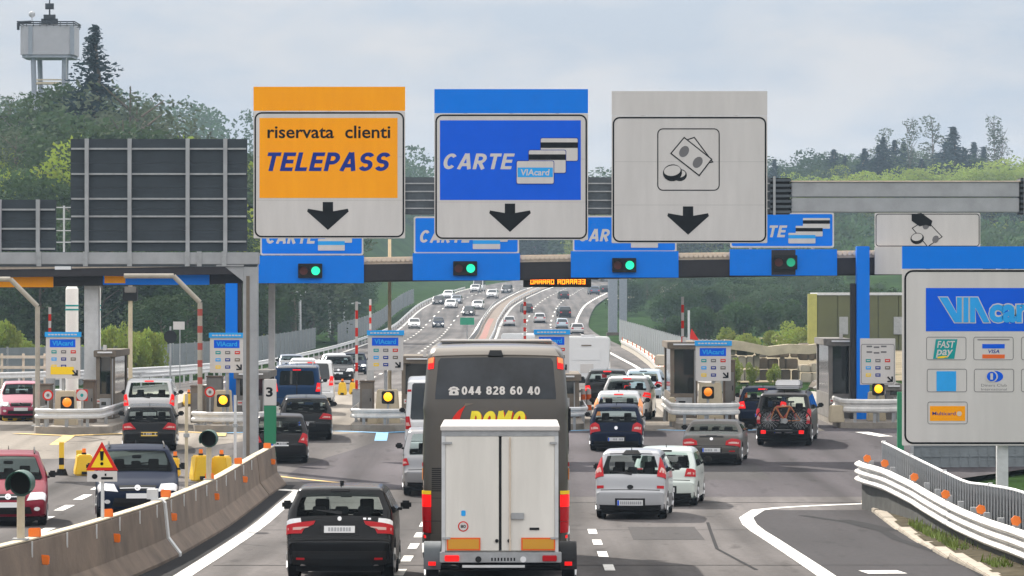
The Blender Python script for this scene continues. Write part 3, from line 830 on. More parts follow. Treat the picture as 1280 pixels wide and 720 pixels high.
# ================================================================ overhead signs on the front gantry
DG = 129.5; KG = F/DG
def arrow(cx, top, bot, hw, s, sw):       # down arrow in photo pixels: stem, swept wings, point
    return [(cx-sw, top), (cx+sw, top), (cx+sw, top+(bot-top)*.33), (cx+hw, top+(bot-top)*.24), (cx+hw+1, top+(bot-top)*.34), (cx, bot), (cx-hw-1, top+(bot-top)*.34), (cx-hw, top+(bot-top)*.24), (cx-sw, top+(bot-top)*.33)]
class Board:
    """helper for a sign: photo pixels at the sign's distance -> its own metres"""
    def __init__(s, t, cx, bot, d): s.t, s.cx, s.bot, s.k = t, cx, bot, F/d
    def p(s, x, y): return ((x-s.cx)/s.k, (s.bot-y)/s.k)
    def poly(s, pts): return [s.p(*q) for q in pts]
    def rr(s, x0, y0, x1, y1, r):
        a, b = s.p(x0, y1), s.p(x1, y0); return rrect(a[0], a[1], b[0], b[1], r/s.k)
    def plate(s, name, x0, y0, x1, y1, m, y, r=.1, t=.004): return MB().prism(s.rr(x0, y0, x1, y1, r), y-t, y).build(name, m, s.t)
    def border(s, name, x0, y0, x1, y1, r, wd, m, y, t=.004):
        return MB().ring(s.rr(x0, y0, x1, y1, r), s.rr(x0+wd, y0+wd, x1-wd, y1-wd, max(.3, r-wd)), y-t, y).build(name, m, s.t)
    def shape(s, name, pts, m, y, t=.004): return MB().prism(s.poly(pts), y-t, y).build(name, m, s.t)
    def stext(s, body, x0, y0, x1, y1, m, y, **k):
        a, b = s.p(x0, y1), s.p(x1, y0); return stroke_text(body, (a[0], a[1], b[0], b[1]), m, s.t, y, **k)
    def text(s, body, x0, y0, x1, y1, m, y, **k):
        a, b = s.p(x0, y1), s.p(x1, y0); return text(body, (a[0], a[1], b[0], b[1]), m, s.t, y, **k)
M_seam = mat('seam_grey', (.40, .39, .38), .7)
def board_common(x0, x1, top, mid, bot, head_m, label, name='lane_sign'):
    cx = (x0+x1)/2
    t = thing(name, label, 'road sign', (wx(cx, DG), DG, wz(bot, DG)), group='large lane signs hanging on the front gantry')
    b = Board(t, cx, bot, DG)
    MB().prism(b.rr(x0, top+1.5, x1, mid-.4, .6), -.06, .0).build('header_panel', head_m, t)
    MB().prism(b.rr(x0, mid, x1, bot, 1.5), -.06, .0).build('panel', M_sign_w, t, bevel=.008)
    b.border('border', x0+1.2, mid+1.2, x1-1.2, bot-1.2, 9, 2.0, M_black, -.0605)
    for f_ in (.36, .70):
        z = b.p(0, mid+(bot-mid)*f_)[1]; MB().box(b.p(x0, 0)[0]+.09, b.p(x1, 0)[0]-.09, -.0612, -.0601, z-.006, z+.006).build('panel_seam', M_seam, t)
    for i in range(3):
        px = x0 + (x1-x0)*(.2+.3*i); z = b.p(0, bot-8)[1]
        MB().box(b.p(px, 0)[0]-.05, b.p(px, 0)[0]+.05, .0, .12, .1, b.p(0, top+6)[1]).build('stiffener', M_galv, t)
    return t, b
L1 = -.0605; L2 = -.0665; L3 = -.0725; L4 = -.0785; L5 = -.0845
t, b = board_common(317, 506.5, 107, 139, 298, M_orange, 'orange and white overhead lane sign reading riservata clienti')
b.plate('orange_field', 324.5, 147.5, 497, 247.5, M_orange, L1)
b.text('riservata  clienti', 334.5, 157, 488, 173, M_black, L2, bold=.018)
b.stext('TELEPASS', 334.5, 190, 488, 214.5, M_navy, L2, shear=.2, t=.2)
b.shape('arrow', arrow(410, 252.5, 287.5, 25, 0, 6.5), M_black, L1)
t, b = board_common(543, 735, 110, 142, 300, M_blue, 'blue overhead lane sign reading CARTE with stacked white cards')
b.plate('blue_field', 550, 150.5, 726, 250, M_blue2, L1)
b.stext('CARTE', 554.5, 191.5, 643.5, 212.5, M_sign_w, L2, shear=.2, t=.19)
for i, (x, y) in enumerate(((676, 173), (661, 188), (646, 201.5))):
    yy = L2 - .006*i
    MB().prism(b.rr(x-.8, y-.8, x+46.8, y+28.8, 2.4), yy-.004, yy).build('card_outline', M_navy, b.t)
    MB().prism(b.rr(x, y, x+46, y+28, 2), yy-.007, yy-.0042).build('card', M_sign_w, b.t)
    if i < 2: MB().prism(b.rr(x, y+5, x+46, y+12, .2), yy-.009, yy-.0072).build('card_stripe', M_black, b.t)
    else:
        MB().prism(b.rr(x+1, y+8, x+45, y+20, .3), yy-.009, yy-.0072).build('card_stripe', M_cyan, b.t)
        b.text('VIAcard', x+5, y+10, x+41, y+18, M_sign_w, yy-.0095, shear=.1, bold=.02, t=.002)
b.shape('arrow', arrow(637.5, 254.5, 290, 25, 0, 6.5), M_black, L1)
t, b = board_common(764.5, 959, 112.5, 145, 304, M_sign_w, 'white overhead lane sign with banknotes and coins symbol')
b.border('symbol_frame', 821.5, 160.5, 899.5, 238.5, 7, 1.3, M_black, L1)
# banknotes
def quad_out(q, m1, m2, y, wd=1.5):
    b.shape('banknote', q, m1, y)
    b.shape('banknote_face', offset_poly(q, -wd), m2, y-.0045, .002)
quad_out([(853, 176), (868, 171), (892, 203), (877, 206)], M_black, M_sign_w, L1)
quad_out([(855, 171), (837.5, 192), (874, 220.5), (890.5, 199)], M_black, M_sign_w, L2)
for c in ((855, 189.5), (872, 203)): b.shape('banknote_dot', ellipse(c[0], c[1], 5.6, 7.6, 16, .6), M_grey_print, L3)
for i, (cx, cy, rx, rz) in enumerate(((850, 219, 8.5, 7.5), (840.5, 216, 12, 10.5))):
    b.shape('coin_edge', ellipse(cx, cy, rx, rz, 20, -.15), M_black, L1-.006*i)
    b.shape('coin', ellipse(cx-.3, cy-(1.6 if i == 0 else 2.6), rx-1.5, rz-(3 if i == 0 else 4), 20, -.15), M_sign_w, L1-.006*i-.0045, .0015)
b.shape('arrow', arrow(860, 258, 293.5, 25, 0, 6.5), M_black, L1)

# the gantry that carries them
t = thing('sign_gantry', 'grey box beam gantry carrying the three large lane signs', 'gantry', (0, DG, zg(DG)))
zb = t.location.z
def gz(py): return wz(py, DG+.6) - zb
def gx(px): return wx(px, DG+.6)
mb = MB(); mb.box(gx(330), gx(962), .14, 1.0, gz(268), gz(222)); mb.build('beam', M_steel_d, t, bevel=.02)
for py in (229, 239, 250, 260): MB().box(gx(331), gx(961), .105, .14, gz(py+1.6), gz(py)).build('beam_rib', M_galv, t)
MB().box(gx(988), gx(1272), .14, 1.0, gz(246.5), gz(228)).build('beam', M_beam, t, bevel=.02)
MB().box(gx(988), gx(1272), .16, .98, gz(265.5), gz(247.7)).build('beam', M_beam, t, bevel=.02)
MB().box(gx(986), gx(1274), .10, 1.05, gz(228)+.004, gz(226.3)).build('beam_cap', M_trim, t)
MB().box(gx(1290), gx(1700), .14, 1.0, gz(265), gz(228)).build('beam', M_beam, t, bevel=.02)
for xa in (961, 1273):
    for i in range(7):
        z = gz(224+i*6.6); MB().box(gx(xa), gx(xa+27 if xa < 1000 else xa+16), .06, 1.08, z-.085, z).build('joint_plate', M_steel_d, t)
    MB().box(gx(xa+4), gx(xa+7), .0, .06, gz(269), gz(221)).build('joint_bar', M_galv, t)
    MB().box(gx(xa+1), gx(xa+25 if xa < 1000 else xa+14), .12, 1.02, gz(268), gz(223)).build('joint_core', M_dark, t)
MB().box(gx(1560), gx(1600), .2, .9, 0, gz(265)-.003).build('column', M_beam, t, bevel=.02)

# ================================================================ left gantry with the backs of two sign boards
DL = 118.0
t = thing('side_gantry', 'grey portal gantry on a thick column, carrying boards seen from behind', 'gantry', (wx(313.5, DL), DL, zg(DL)))
ox, oz = t.location.x, t.location.z
def lx(px, d=DL): return wx(px, d) - ox
def lz(py, d=DL): return wz(py, d) - oz
mc = MB().prism_z(rrect(-.22, -.2, .22, .2, .05, 3), 0, lz(332)).build('column', M_beam, t, smooth=40)
MB().box(-.12, -.02, -.215, -.2, .4, lz(345)).build('column_stain', M_brick, t)
MB().box(-1., -.19, -.23, .23, lz(333), lz(331)) .build('haunch', M_beam, t)
mb = MB().prism([(-.20, lz(352)), (-.2, lz(333.5)), (-.75, lz(333.5))], -.18, .18); mb.build('knee_brace', M_beam, t)
MB().box(lx(-60), lx(324), -.25, .25, lz(330.5), lz(315.5)).build('beam', M_beam, t, bevel=.015)
for px in (50, 108, 163, 235, 250, 281):
    MB().box(lx(px-3), lx(px+3), -.29, -.25, lz(333), lz(314.5)).build('clamp_plate', M_galv, t)
MB().box(lx(70), lx(90), -.3, -.1, lz(337), lz(333)).build('lamp', M_lampw, t)
MB().box(lx(-60), lx(322), -.2, .2, lz(333.5), lz(330.6)).build('beam_flange', M_steel_d, t)
def back_board(x0, x1, top, bot, uprights, rails, label):
    cx = (x0+x1)/2
    b = thing('sign_board', label, 'road sign', (wx(cx, DL), DL-.08, wz(bot, DL)), group='sign boards facing the oncoming traffic')
    kk = F/DL
    def X_(p): return (p-cx)/kk
    def Z_(p): return (bot-p)/kk
    hs = [top] + [(a+c)/2+2 for a, c in zip(rails[:-1], rails[1:])] + [bot]
    for i in range(len(hs)-1):
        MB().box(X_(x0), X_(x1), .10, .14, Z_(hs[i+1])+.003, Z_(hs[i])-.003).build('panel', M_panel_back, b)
    MB().box(X_(x0)+.02, X_(x1)-.02, .143, .16, Z_(bot)+.02, Z_(top)-.02).build('front_sheet', M_galv, b)
    for r in rails: MB().box(X_(x0)+.03, X_(x1)-.03, .03, .098, Z_(r+1.1), Z_(r-1.1)).build('rail', M_galv, b)
    for u in uprights: MB().box(X_(u-2.4), X_(u+2.4), -.10, .026, Z_(bot+1), Z_(top)).build('upright', M_beam, b)
back_board(88, 309, 173.5, 314, (109, 162.5, 235, 282), (186, 217.5, 248.5, 270.5, 302), 'big dark sign board seen from behind on the left gantry, four uprights')
back_board(-60, 70, 249.5, 314, (-30, 0, 48), (262, 286, 311), 'smaller dark sign board seen from behind at the left edge')
t = thing('antenna_mast', 'small white antenna mast between the two dark sign boards', 'antenna', (wx(80, DL), DL, wz(315, DL)))
zz = (315-257)/(F/DL)
mb = MB().cyl((0,0,0), (0,0,zz), .03, n=8); mb.build('pole', M_galv_l, t)
for f in (.2, .45, .7, .95): MB().box(-.22, .2, -.012, .012, zz*f, zz*f+.03).build('cross_bar', M_galv_l, t)

# ================================================================ big card sign on the right
DV = 100.0
t = thing('payment_sign', 'large white and blue payment card sign behind the right guard rail', 'road sign', (wx(1266, DV), DV, wz(557, DV)))
b = Board(t, 1266, 557, DV)
MB().prism(b.rr(1127.5, 308, 1348, 336, .6), -.06, 0).build('header_panel', M_blue, t)
MB().prism(b.rr(1127.5, 336.6, 1348, 557, 1.5), -.06, 0).build('panel', M_sign_w, t, bevel=.008)
b.border('border', 1130, 337.5, 1345.5, 555, 11, 2.4, M_black, L1)
b.plate('blue_field', 1157, 360, 1319, 414, M_blue2, L1)
def q4(l): return [(1000+x/4.5, 300+y/4.5) for x, y in l]
V = q4([(780,322),(828,322),(880,412),(880,322),(909,322),(909,464),(868,464)])
I = q4([(917,322),(946,322),(946,464),(917,464)])
A = q4([(954,322),(998,322),(1066,464),(1030,464),(984,380),(984,464),(954,464)])
for q in (V, I, A):
    b.shape('letter_outline', offset_poly(q, 1.0), M_sign_w, L2); b.shape('letter', offset_poly(q, -.1), M_cyan, L3)
b.text('card', 1235, 370, 1304, 404.5, M_sign_w, L2, bold=.085, name='letter_outline')
b.text('card', 1236, 371.2, 1303, 403.3, M_cyan, L3, bold=.045)
cells = {}
for r, (y0, y1) in enumerate(((421, 450), (461, 490), (502, 530))):
    for c, x0 in enumerate((1157.5+r*.8, 1216.5+r*.6, 1276)):
        if (r, c) in ((2, 1), (2, 2), (2, 3)): continue
        b.border('card_frame', x0, y0, x0+50, y1, 3, .7, M_grey_print, L1)
        cells[(r, c)] = (x0, y0)
# top left: teal slanted logo
x, y = 1157.5, 421
b.shape('logo', [(x+12, y+3), (x+39, y+3), (x+35, y+27.5), (x+8.5, y+27.5)], M_teal, L1)
b.text('FAST', x+13.5, y+5, x+36, y+14, M_sign_w, L2, shear=.2, bold=.02)
b.text('pay', x+12, y+16, x+33.5, y+26, M_sign_w, L2, shear=.2, bold=.02)
b.shape('logo_swash', [(x+14, y+27), (x+14, y+25), (x+21, y+23.8), (x+28, y+24.5), (x+22, y+26.6)], M_yel, L3)
x, y = 1216.5, 421
b.plate('logo_band', x+11, y+9, x+39, y+14.5, M_blue2, L1); b.plate('logo_band', x+11, y+22, x+39, y+27, M_orp, L1)
b.text('VISA', x+18.5, y+15.8, x+32.5, y+20.6, M_navy, L1, shear=.2, bold=.02)
b.plate('logo_line', x+5, y+3, x+45, y+4.2, M_grey_print, L1)
x, y = 1158.3, 461
b.plate('logo', x+12, y+3, x+36.5, y+28, M_cyan, L1)
x, y = 1217.1, 461
b.shape('logo', ellipse(x+26, y+9.5, 10.5, 7, 20), M_blue2, L1)
b.shape('logo', ellipse(x+22, y+9.5, 7.8, 7.4, 20), M_sign_w, L2)
b.shape('logo', ellipse(x+22, y+9.5, 6, 6, 20), M_blue2, L3); b.shape('logo', [(x+20.4, y+5.5), (x+23.6, y+5.5), (x+23.6, y+13.5), (x+20.4, y+13.5)], M_sign_w, L4)
b.text('Diners Club', x+9, y+18.8, x+41, y+22.2, M_grey_print, L1); b.text('International', x+9, y+24, x+41, y+27, M_grey_print, L1)
x, y = 1159.1, 502
b.plate('logo', x+3, y+5.5, x+47, y+24, M_orange, L1)
b.text('Multicard', x+6, y+12.5, x+35, y+17, M_navy, L2, bold=.01)
b.shape('logo', ellipse(x+39.5, y+15, 3.2, 3.2, 12), M_trim, L2); 
x, y = 1276, 421; b.plate('logo', x+10, y+8, x+40, y+22, M_redp, L1)
x, y = 1276, 461; b.plate('logo', x+8, y+6, x+42, y+24, M_cyan, L1)
for px in (1160, 1254, 1330): MB().box(b.p(px, 0)[0]-.05, b.p(px, 0)[0]+.05, 0, .1, .1, b.p(0, 315)[1]).build('stiffener', M_galv, t)
t2z = zg(DV)
for i, px in enumerate((1254, 1325)):
    MB().box(b.p(px-7, 0)[0], b.p(px+7, 0)[0], .102, .36, t2z-t.location.z, b.p(0, 320)[1]).build('post', M_galv_l, t, bevel=.01)

# ================================================================ toll canopy
DT = 147.0; KT = F/DT
t = thing('toll_canopy', 'long flat toll plaza canopy with dark fascia and cream parapet', 'canopy', (0, DT, zg(DT)))
cz = t.location.z
def tz(py): return wz(py, DT) - cz
def tx(px): return wx(px, DT)
SL = .0137                                       # the canopy climbs slightly to the right
def sloped(o): o.rotation_euler = (0, -SL, 0); return o
sloped(MB().box(-24, 18.5, .03, 4.6, tz(350), tz(328)).build('roof', M_canopy, t))
sloped(MB().box(-24, 18.5, -.03, .027, tz(348.5), tz(328.5)).build('fascia', M_canopy, t))
me = MB().cyl((0, -.05, 0), (0, .35, 0), .085, n=8).mesh('parapet_tile')
mb = MB().box(-24, 18.5, .02, 4.6, tz(328)+.003, tz(325)); sloped(mb.build('gutter', M_trim, t))
i = 0
for px in range(-168, 1265, 6):
    link('parapet_tile', me, M_trim, t, (tx(px), 0, tz(322.5)+SL*tx(px)))
sloped(MB().box(-24, 18.5, .08, 4.5, tz(325)+.003, tz(319)).build('parapet', M_trim, t))
sloped(MB().box(-24, -9.6, -.6, -.04, tz(338), tz(331)).build('soffit_beam', M_canopy, t))
def column(x0, x1, m, top=352, dy=.5, y=2.0):
    MB().box(tx(x0), tx(x1), y, y+dy, 0, tz(top)-.004).build('column', m, t, bevel=.02)
column(283, 298, M_blue, 354, .5, -.5); column(298.3, 303, M_canopy, 354, .4, -.45)
column(1069, 1085, M_blue, 308, .5, -.65); column(1062, 1068.6, M_canopy, 354, .4, -.5)
column(103, 121, M_galv_l, 354, .6, .6); column(328, 336, M_galv_l, 354, .3, 3.6)

def lane_panel(x0, x1, y0, y1, label, sig=None, dark_mid=None, m=M_blue):
    cx = (x0+x1)/2
    p = thing('canopy_sign', label, 'canopy sign', (wx(cx, DT), DT-.1, wz(y1, DT)), group='lane panels with green signals along the canopy')
    b = Board(p, cx, y1, DT)
    MB().prism(b.rr(x0, y0, x1, y1, .5), -.03, .05).build('panel', m, p, bevel=.006)
    if dark_mid: b.plate('dark_field', dark_mid[0], y0+.8, dark_mid[1], y1-.8, M_canopy, -.031)
    if sig:
        sx, sy = sig
        h = MB().prism(b.rr(sx-15, sy-9, sx+15, sy+9, 1), -.16, -.036).build('signal_housing', M_dark, p, bevel=.01)
        MB().disc((b.p(sx-8, 0)[0], -.161, b.p(0, sy)[1]), 5.2/KT, .012).build('red_lens', M_red_off, p)
        MB().disc((b.p(sx+7, 0)[0], -.161, b.p(0, sy)[1]), 5.4/KT, .012).build('green_lens', M_green_dim if dark_mid else M_green_on, p)
        for s_ in (-8, 7):
            n = 10; c = b.p(sx+s_, sy); r = 6.2/KT
            vs = []; fs = []
            for yy in (-.165, -.33):
                for i in range(n+1):
                    a = math.pi*i/n; vs.append((c[0]+r*math.cos(a), yy, c[1]+r*math.sin(a)))
            for i in range(n): fs.append((i, i+1, n+1+i+1, n+1+i))
            MB().add(vs, fs).build('visor', M_dark, p)
    return p
lane_panel(323.5, 455, 319.5, 354, 'blue canopy panel with green signal, under the orange lane sign', (388, 338.5))
lane_panel(516, 650, 316.5, 350.5, 'blue canopy panel with green signal, under the CARTE lane sign', (581.5, 335.5))
lane_panel(713.5, 848, 314, 347, 'blue canopy panel with green signal, under the banknote lane sign', (780, 331.5))
lane_panel(912, 1046, 311.5, 344.5, 'blue canopy panel with dark middle holding a green signal, beside the blue column', (981, 328), (964, 994))
lane_panel(1093, 1228, 309, 343, 'plain white canopy panel partly hidden by the payment card sign', None, None, M_sign_w)
lane_panel(-60, 67, 346, 359, 'plain orange canopy panel at the far left', None, None, M_orange)
lane_panel(129, 262, 343.5, 356, 'blue canopy panel with an orange patch, far left lane', None, None, M_blue)
p = bpy.data.objects['canopy_sign.006']; b = Board(p, 195.5, 356, DT)
b.plate('orange_field', 131, 345, 157, 354, M_orange, -.031)
def roof_sign(x0, x1, y0, y1, label, kind):
    cx = (x0+x1)/2
    p = thing('roof_sign', label, 'road sign', (wx(cx, DT), DT+.15, wz(y1, DT)), group='payment signs standing on the canopy roof')
    b = Board(p, cx, y1, DT)
    blue = kind == 'carte'
    MB().prism(b.rr(x0, y0, x1, y1, 2.5), 0, .06).build('panel', M_sign_w, p, bevel=.005)
    for f in (.2, .8): MB().box((x0+(x1-x0)*f-cx)/KT-.05, (x0+(x1-x0)*f-cx)/KT+.05, .065, .16, -.25, (y1-y0)/KT*.9).build('bracket', M_galv, p)
    if blue:
        MB().prism(b.rr(x0+2, y0+2, x1-2, y1-2, 2), -.006, -.0005).build('blue_field', M_blue, p)
        w_ = x1-x0
        b.stext('CARTE', x0+w_*.06, y0+(y1-y0)*.36, x0+w_*.55, y0+(y1-y0)*.72, M_sign_w, -.0065, shear=.2, t=.2)
        for i, (fx, fy) in enumerate(((.70, .16), (.63, .38), (.56, .58))):
            xx, yy = x0+w_*fx, y0+(y1-y0)*fy; e = -.0065 - .008*i
            MB().prism(b.rr(xx, yy, xx+w_*.26, yy+(y1-y0)*.3, 1), e-.004, e).build('card', M_sign_w, p)
            MB().prism(b.rr(xx, yy+(y1-y0)*.06, xx+w_*.26, yy+(y1-y0)*.16, .2), e-.0065, e-.0045).build('card_stripe', M_cyan if i == 2 else M_black, p)
    else:
        b.border('border', x0+1, y0+1, x1-1, y1-1, 4, 1.0, M_black, -.0005)
        q = [(1158, 274), (1140, 285), (1160, 309), (1179, 296)]
        b.shape('banknote', q, M_black, -.0005); b.shape('banknote_face', offset_poly(q, -1.1), M_sign_w, -.005, .002)
        for c in ((1158, 282), (1170, 299)): b.shape('banknote_dot', ellipse(c[0], c[1], 4, 5, 12, .5), M_grey_print, -.0075)
        b.shape('hand', [(1140, 268), (1152, 266), (1166, 276), (1164, 283), (1158, 281), (1150, 283), (1140, 276)], M_black, -.010)
        b.shape('coin_edge', ellipse(1147, 298, 8.5, 7, 16, -.2), M_black, -.011); b.shape('coin', ellipse(1146.7, 296.4, 7, 4.6, 16, -.2), M_sign_w, -.016, .002)
roof_sign(325, 454, 270, 319, 'blue CARTE sign on the canopy roof, mostly behind the orange lane sign', 'carte')
roof_sign(517, 649, 270.5, 317, 'blue CARTE sign on the canopy roof, behind the blue lane sign', 'carte')
roof_sign(716, 846, 269.5, 315, 'blue CARTE sign on the canopy roof, behind the banknote lane sign', 'carte')
roof_sign(913, 1043, 265.5, 309.5, 'blue CARTE sign on the canopy roof with its white cards in view', 'carte')
roof_sign(1094, 1226, 266, 309, 'white canopy roof sign with a hand paying banknotes and coins', 'cash')

# message board under the canopy, far side
DM = 152.5
p = thing('message_board', 'dark message board with amber letters hanging under the canopy', 'message board', (wx(696, DM), DM, wz(359, DM)))
b = Board(p, 696, 359, DM)
MB().prism(b.rr(654, 346, 739, 359, .5), 0, .3).build('housing', M_dark, p)
MB().box(b.p(660, 0)[0], b.p(663, 0)[0], .1, .2, b.p(0, 346)[1]+.003, b.p(0, 340)[1]).box(b.p(730, 0)[0], b.p(733, 0)[0], .1, .2, b.p(0, 346)[1]+.003, b.p(0, 340)[1]).build('hanger', M_dark, p)
r2 = random.Random(4); mb = MB()
for x0, n in ((663, 6), (697, 7)):
    for i in range(n):
        xx = x0 + i*5.1
        pat = r2.sample([(0,0,1,6),(3,0,4,6),(0,0,4,1),(0,2.6,4,3.6),(0,5,4,6)], 4)
        for (a, c, e, f) in pat:
            q0, q1 = b.p(xx+a, 349.2+c), b.p(xx+e, 349.2+f)
            mb.box(q0[0], q1[0], -.006, -.0005, q1[1], q0[1])
mb.build('lit_characters', M_led, p)
# ================================================================ toll islands
def toll_sign(px, top, bot, w_, d, label, blue=True, yellow_strip=False, ground=None):
    t = thing('toll_sign', label, 'payment sign', (wx(px, d), d, zg(d)+.25), group='payment signs at the heads of the toll islands')
    k_ = F/d; x0, x1 = px-w_/2, px+w_/2
    b = Board(t, px, 360 + (CAMZ - t.location.z)*k_, d)
    z1 = b.p(0, bot)[1]
    MB().cyl((0, .08, 0), (0, .08, b.p(0, top+6)[1]), .06, n=10).build('pole', M_galv, t, smooth=40)
    MB().prism(b.rr(x0, top+(6 if blue else 0), x1, bot, 1), -.05, 0).build('panel', M_sign_w, t, bevel=.006)
    if blue:
        MB().prism(b.rr(x0-1.2, top, x1+1.2, top+6.2, .4), -.10, .02).build('header_panel', M_cyan, t, bevel=.006)
        mb = MB()
        for i in range(9):
            q0, q1 = b.p(x0+3+i*4.1, top+2.4), b.p(x0+3+i*4.1+3, top+4)
            mb.box(q0[0], q1[0], -.104, -.1005, q1[1], q0[1])
        mb.build('header_lettering', M_sign_w, t)
        b.plate('blue_field', x0+5, top+9, x1-6, top+19, M_blue2, -.0505)
        b.text('VIAcard', x0+8, top+11, x1-9, top+17, M_cyan, -.056, bold=.03)
    else:
        b.border('border', x0+1, top+7, x1-1, bot-1, 3, .7, M_grey_print, -.0505)
        for y_, n in ((top+9, 3), (top+16, 3)):
            for i in range(n): b.plate('print_line', x0+8+i*9, y_+ (i % 2), x0+15+i*9, y_+2+(i % 2), M_grey_print, -.0505)
    cols = [M_teal, M_grey_print, M_redp, M_cyan, M_navy, M_brick, M_yel, M_navy, None]
    yy0 = top+22 if blue else top+25
    for r in range(3):
        for c in range(3):
            m = cols[r*3+c]
            if m is None: continue
            xx, yy = x0+7+c*12, yy0+r*9
            if yy+5 > bot-1: continue
            b.plate('logo', xx, yy+.8, xx+6.5, yy+4.8, m, -.0505)
            MB().prism(b.rr(xx+1.2, yy+2.1, xx+5.2, yy+3.2, .1), -.0575, -.0555).build('logo_line', M_sign_w, t)
    if yellow_strip: b.plate('yellow_field', x0+6, bot-14.5, x1-8, bot-5, M_yel, -.058)
    ax, ay = x1-8, bot-8.5
    b.shape('arrow', [(ax-1, ay-2.2), (ax+3, ay+2), (ax+3, ay-2), (ax+5, ay-2), (ax+5, ay+5), (ax-2, ay+5), (ax-2, ay+3.4), (ax+1.8, ay+3.4), (ax-2.2, ay-.9)], M_black, -.062)
    return t

def nose_rail(px0, px1, pyb, pyt, d, label, depth=7, m=M_galv_l):
    """U shaped double crash rail round the head of an island"""
    x0, x1 = wx(px0, d), wx(px1, d); cx = (x0+x1)/2; w2 = (x1-x0)/2
    z = zg(d); t = thing('crash_rail', label, 'crash rail', (cx, d, z), group='curved crash rails round the toll island heads')
    zt, zb = wz(pyt, d)-z, wz(pyb, d)-z
    path = [(-w2, depth, 0), (-w2, depth*.5, 0), (-w2, .9, 0)]
    for i in range(9):
        a = math.pi - math.pi*i/8; path.append((w2*math.cos(a), .9 - .9*math.sin(a), 0))
    path += [(w2, .9, 0), (w2, depth*.5, 0), (w2, depth, 0)]
    h = zt-zb; prof = [(0, 0), (-.05, .1*h), (-.05, .3*h), (0, .42*h), (0, .58*h), (-.05, .7*h), (-.05, .9*h), (0, h), (.014, h), (.014, 0)]
    MB().sweep([(-o, q+zb) for o, q in prof], path).build('rail_beam', m, t, smooth=30)
    me = MB().box(-.05, .05, .06, .14, 0, zt-.02).mesh('post')
    for x in (-w2*.62, 0, w2*.62): link('post', me, M_galv, t, (x, .9-.9*math.sqrt(max(0, 1-(x/w2)**2)), 0))
    for y in (3, depth-.3):
        for s_ in (-1, 1): link('post', me, M_galv, t, (s_*(w2-.08), y, 0))
    return t
def amber_lamp(px, py, d, label, lit=True, r=.2):
    t = thing('amber_lamp', label, 'signal lamp', (wx(px, d), d, zg(d)+.2), group='amber warning lamps at the toll island heads')
    z = wz(py, d)-t.location.z
    MB().cyl((0, .06, 0), (0, .06, z-.2), .045, n=8).build('pole', M_galv, t)
    MB().prism(rrect(-r*1.35, z-r*1.5, r*1.35, z+r*1.2, .06), -.02, .14).build('housing', M_dark, t)
    MB().sphere((0, -.02, z), r, 14, 8).build('lens', M_amber_on if lit else M_amber_dim, t, smooth=60)
    MB().cyl((0, -.0, z), (0, -.06, z), r*1.12, n=18).build('rim', M_dark, t)
def round_sign(px, py, d, label, triangle=False, r=.2):
    t = thing('round_sign', label, 'road sign', (wx(px, d), d, zg(d)+.2))
    z = wz(py, d)-t.location.z
    MB().cyl((0, .03, 0), (0, .03, z-.02), .03, n=8).build('pole', M_galv, t)
    if triangle: MB().prism(rrect(-r, z-r, r, z+r, .03), -.012, 0).build('board', M_redp, t)
    MB().disc((0, 0 if not triangle else -.0125, z), r*.95, .02, 20).build('disc', M_redp if not triangle else M_sign_w, t)
    MB().disc((0, -.0205 if not triangle else -.033, z), r*.66, .006, 20).build('face', M_sign_w, t)
    MB().prism(ellipse(0, z, r*.28, r*.3, 12), -.046 if triangle else -.034, -.0395 if triangle else -.027).build('symbol', M_grey_print if not triangle else M_teal, t)
M_island = mat('island_concrete', (.24, .215, .185), .85, var=.25, vscale=1.5)
def island_base(x0, x1, d0, d1, name='toll_island'):
    c = (x0+x1)/2; w2 = (x1-x0)/2
    poly = [(c-w2, d1), (c-w2, d0+1.0)] + [(c + w2*math.cos(a), d0+1.0-1.0*math.sin(a)) for a in [math.pi - math.pi*i/8 for i in range(1, 8)]] + [(c+w2, d0+1.0), (c+w2, d1)]
    z = zg(d0+5)
    struct(name, MB().prism_z(poly[::-1], z-.5, z+.2), M_island)
def nose_paint(px, d, m, w_, leg, m2=None):
    cx = wx(px, d)
    stripe('nose_marking', [(cx-w_, d+1.4), (cx-.05, d)], .42, m)
    stripe('nose_marking', [(cx+.05, d), (cx+w_, d+1.4)], .42, m2 or m, MK+.004)
    stripe('nose_marking', [(cx, d), (cx+.1, d-leg)], .42, m, MK+.008)
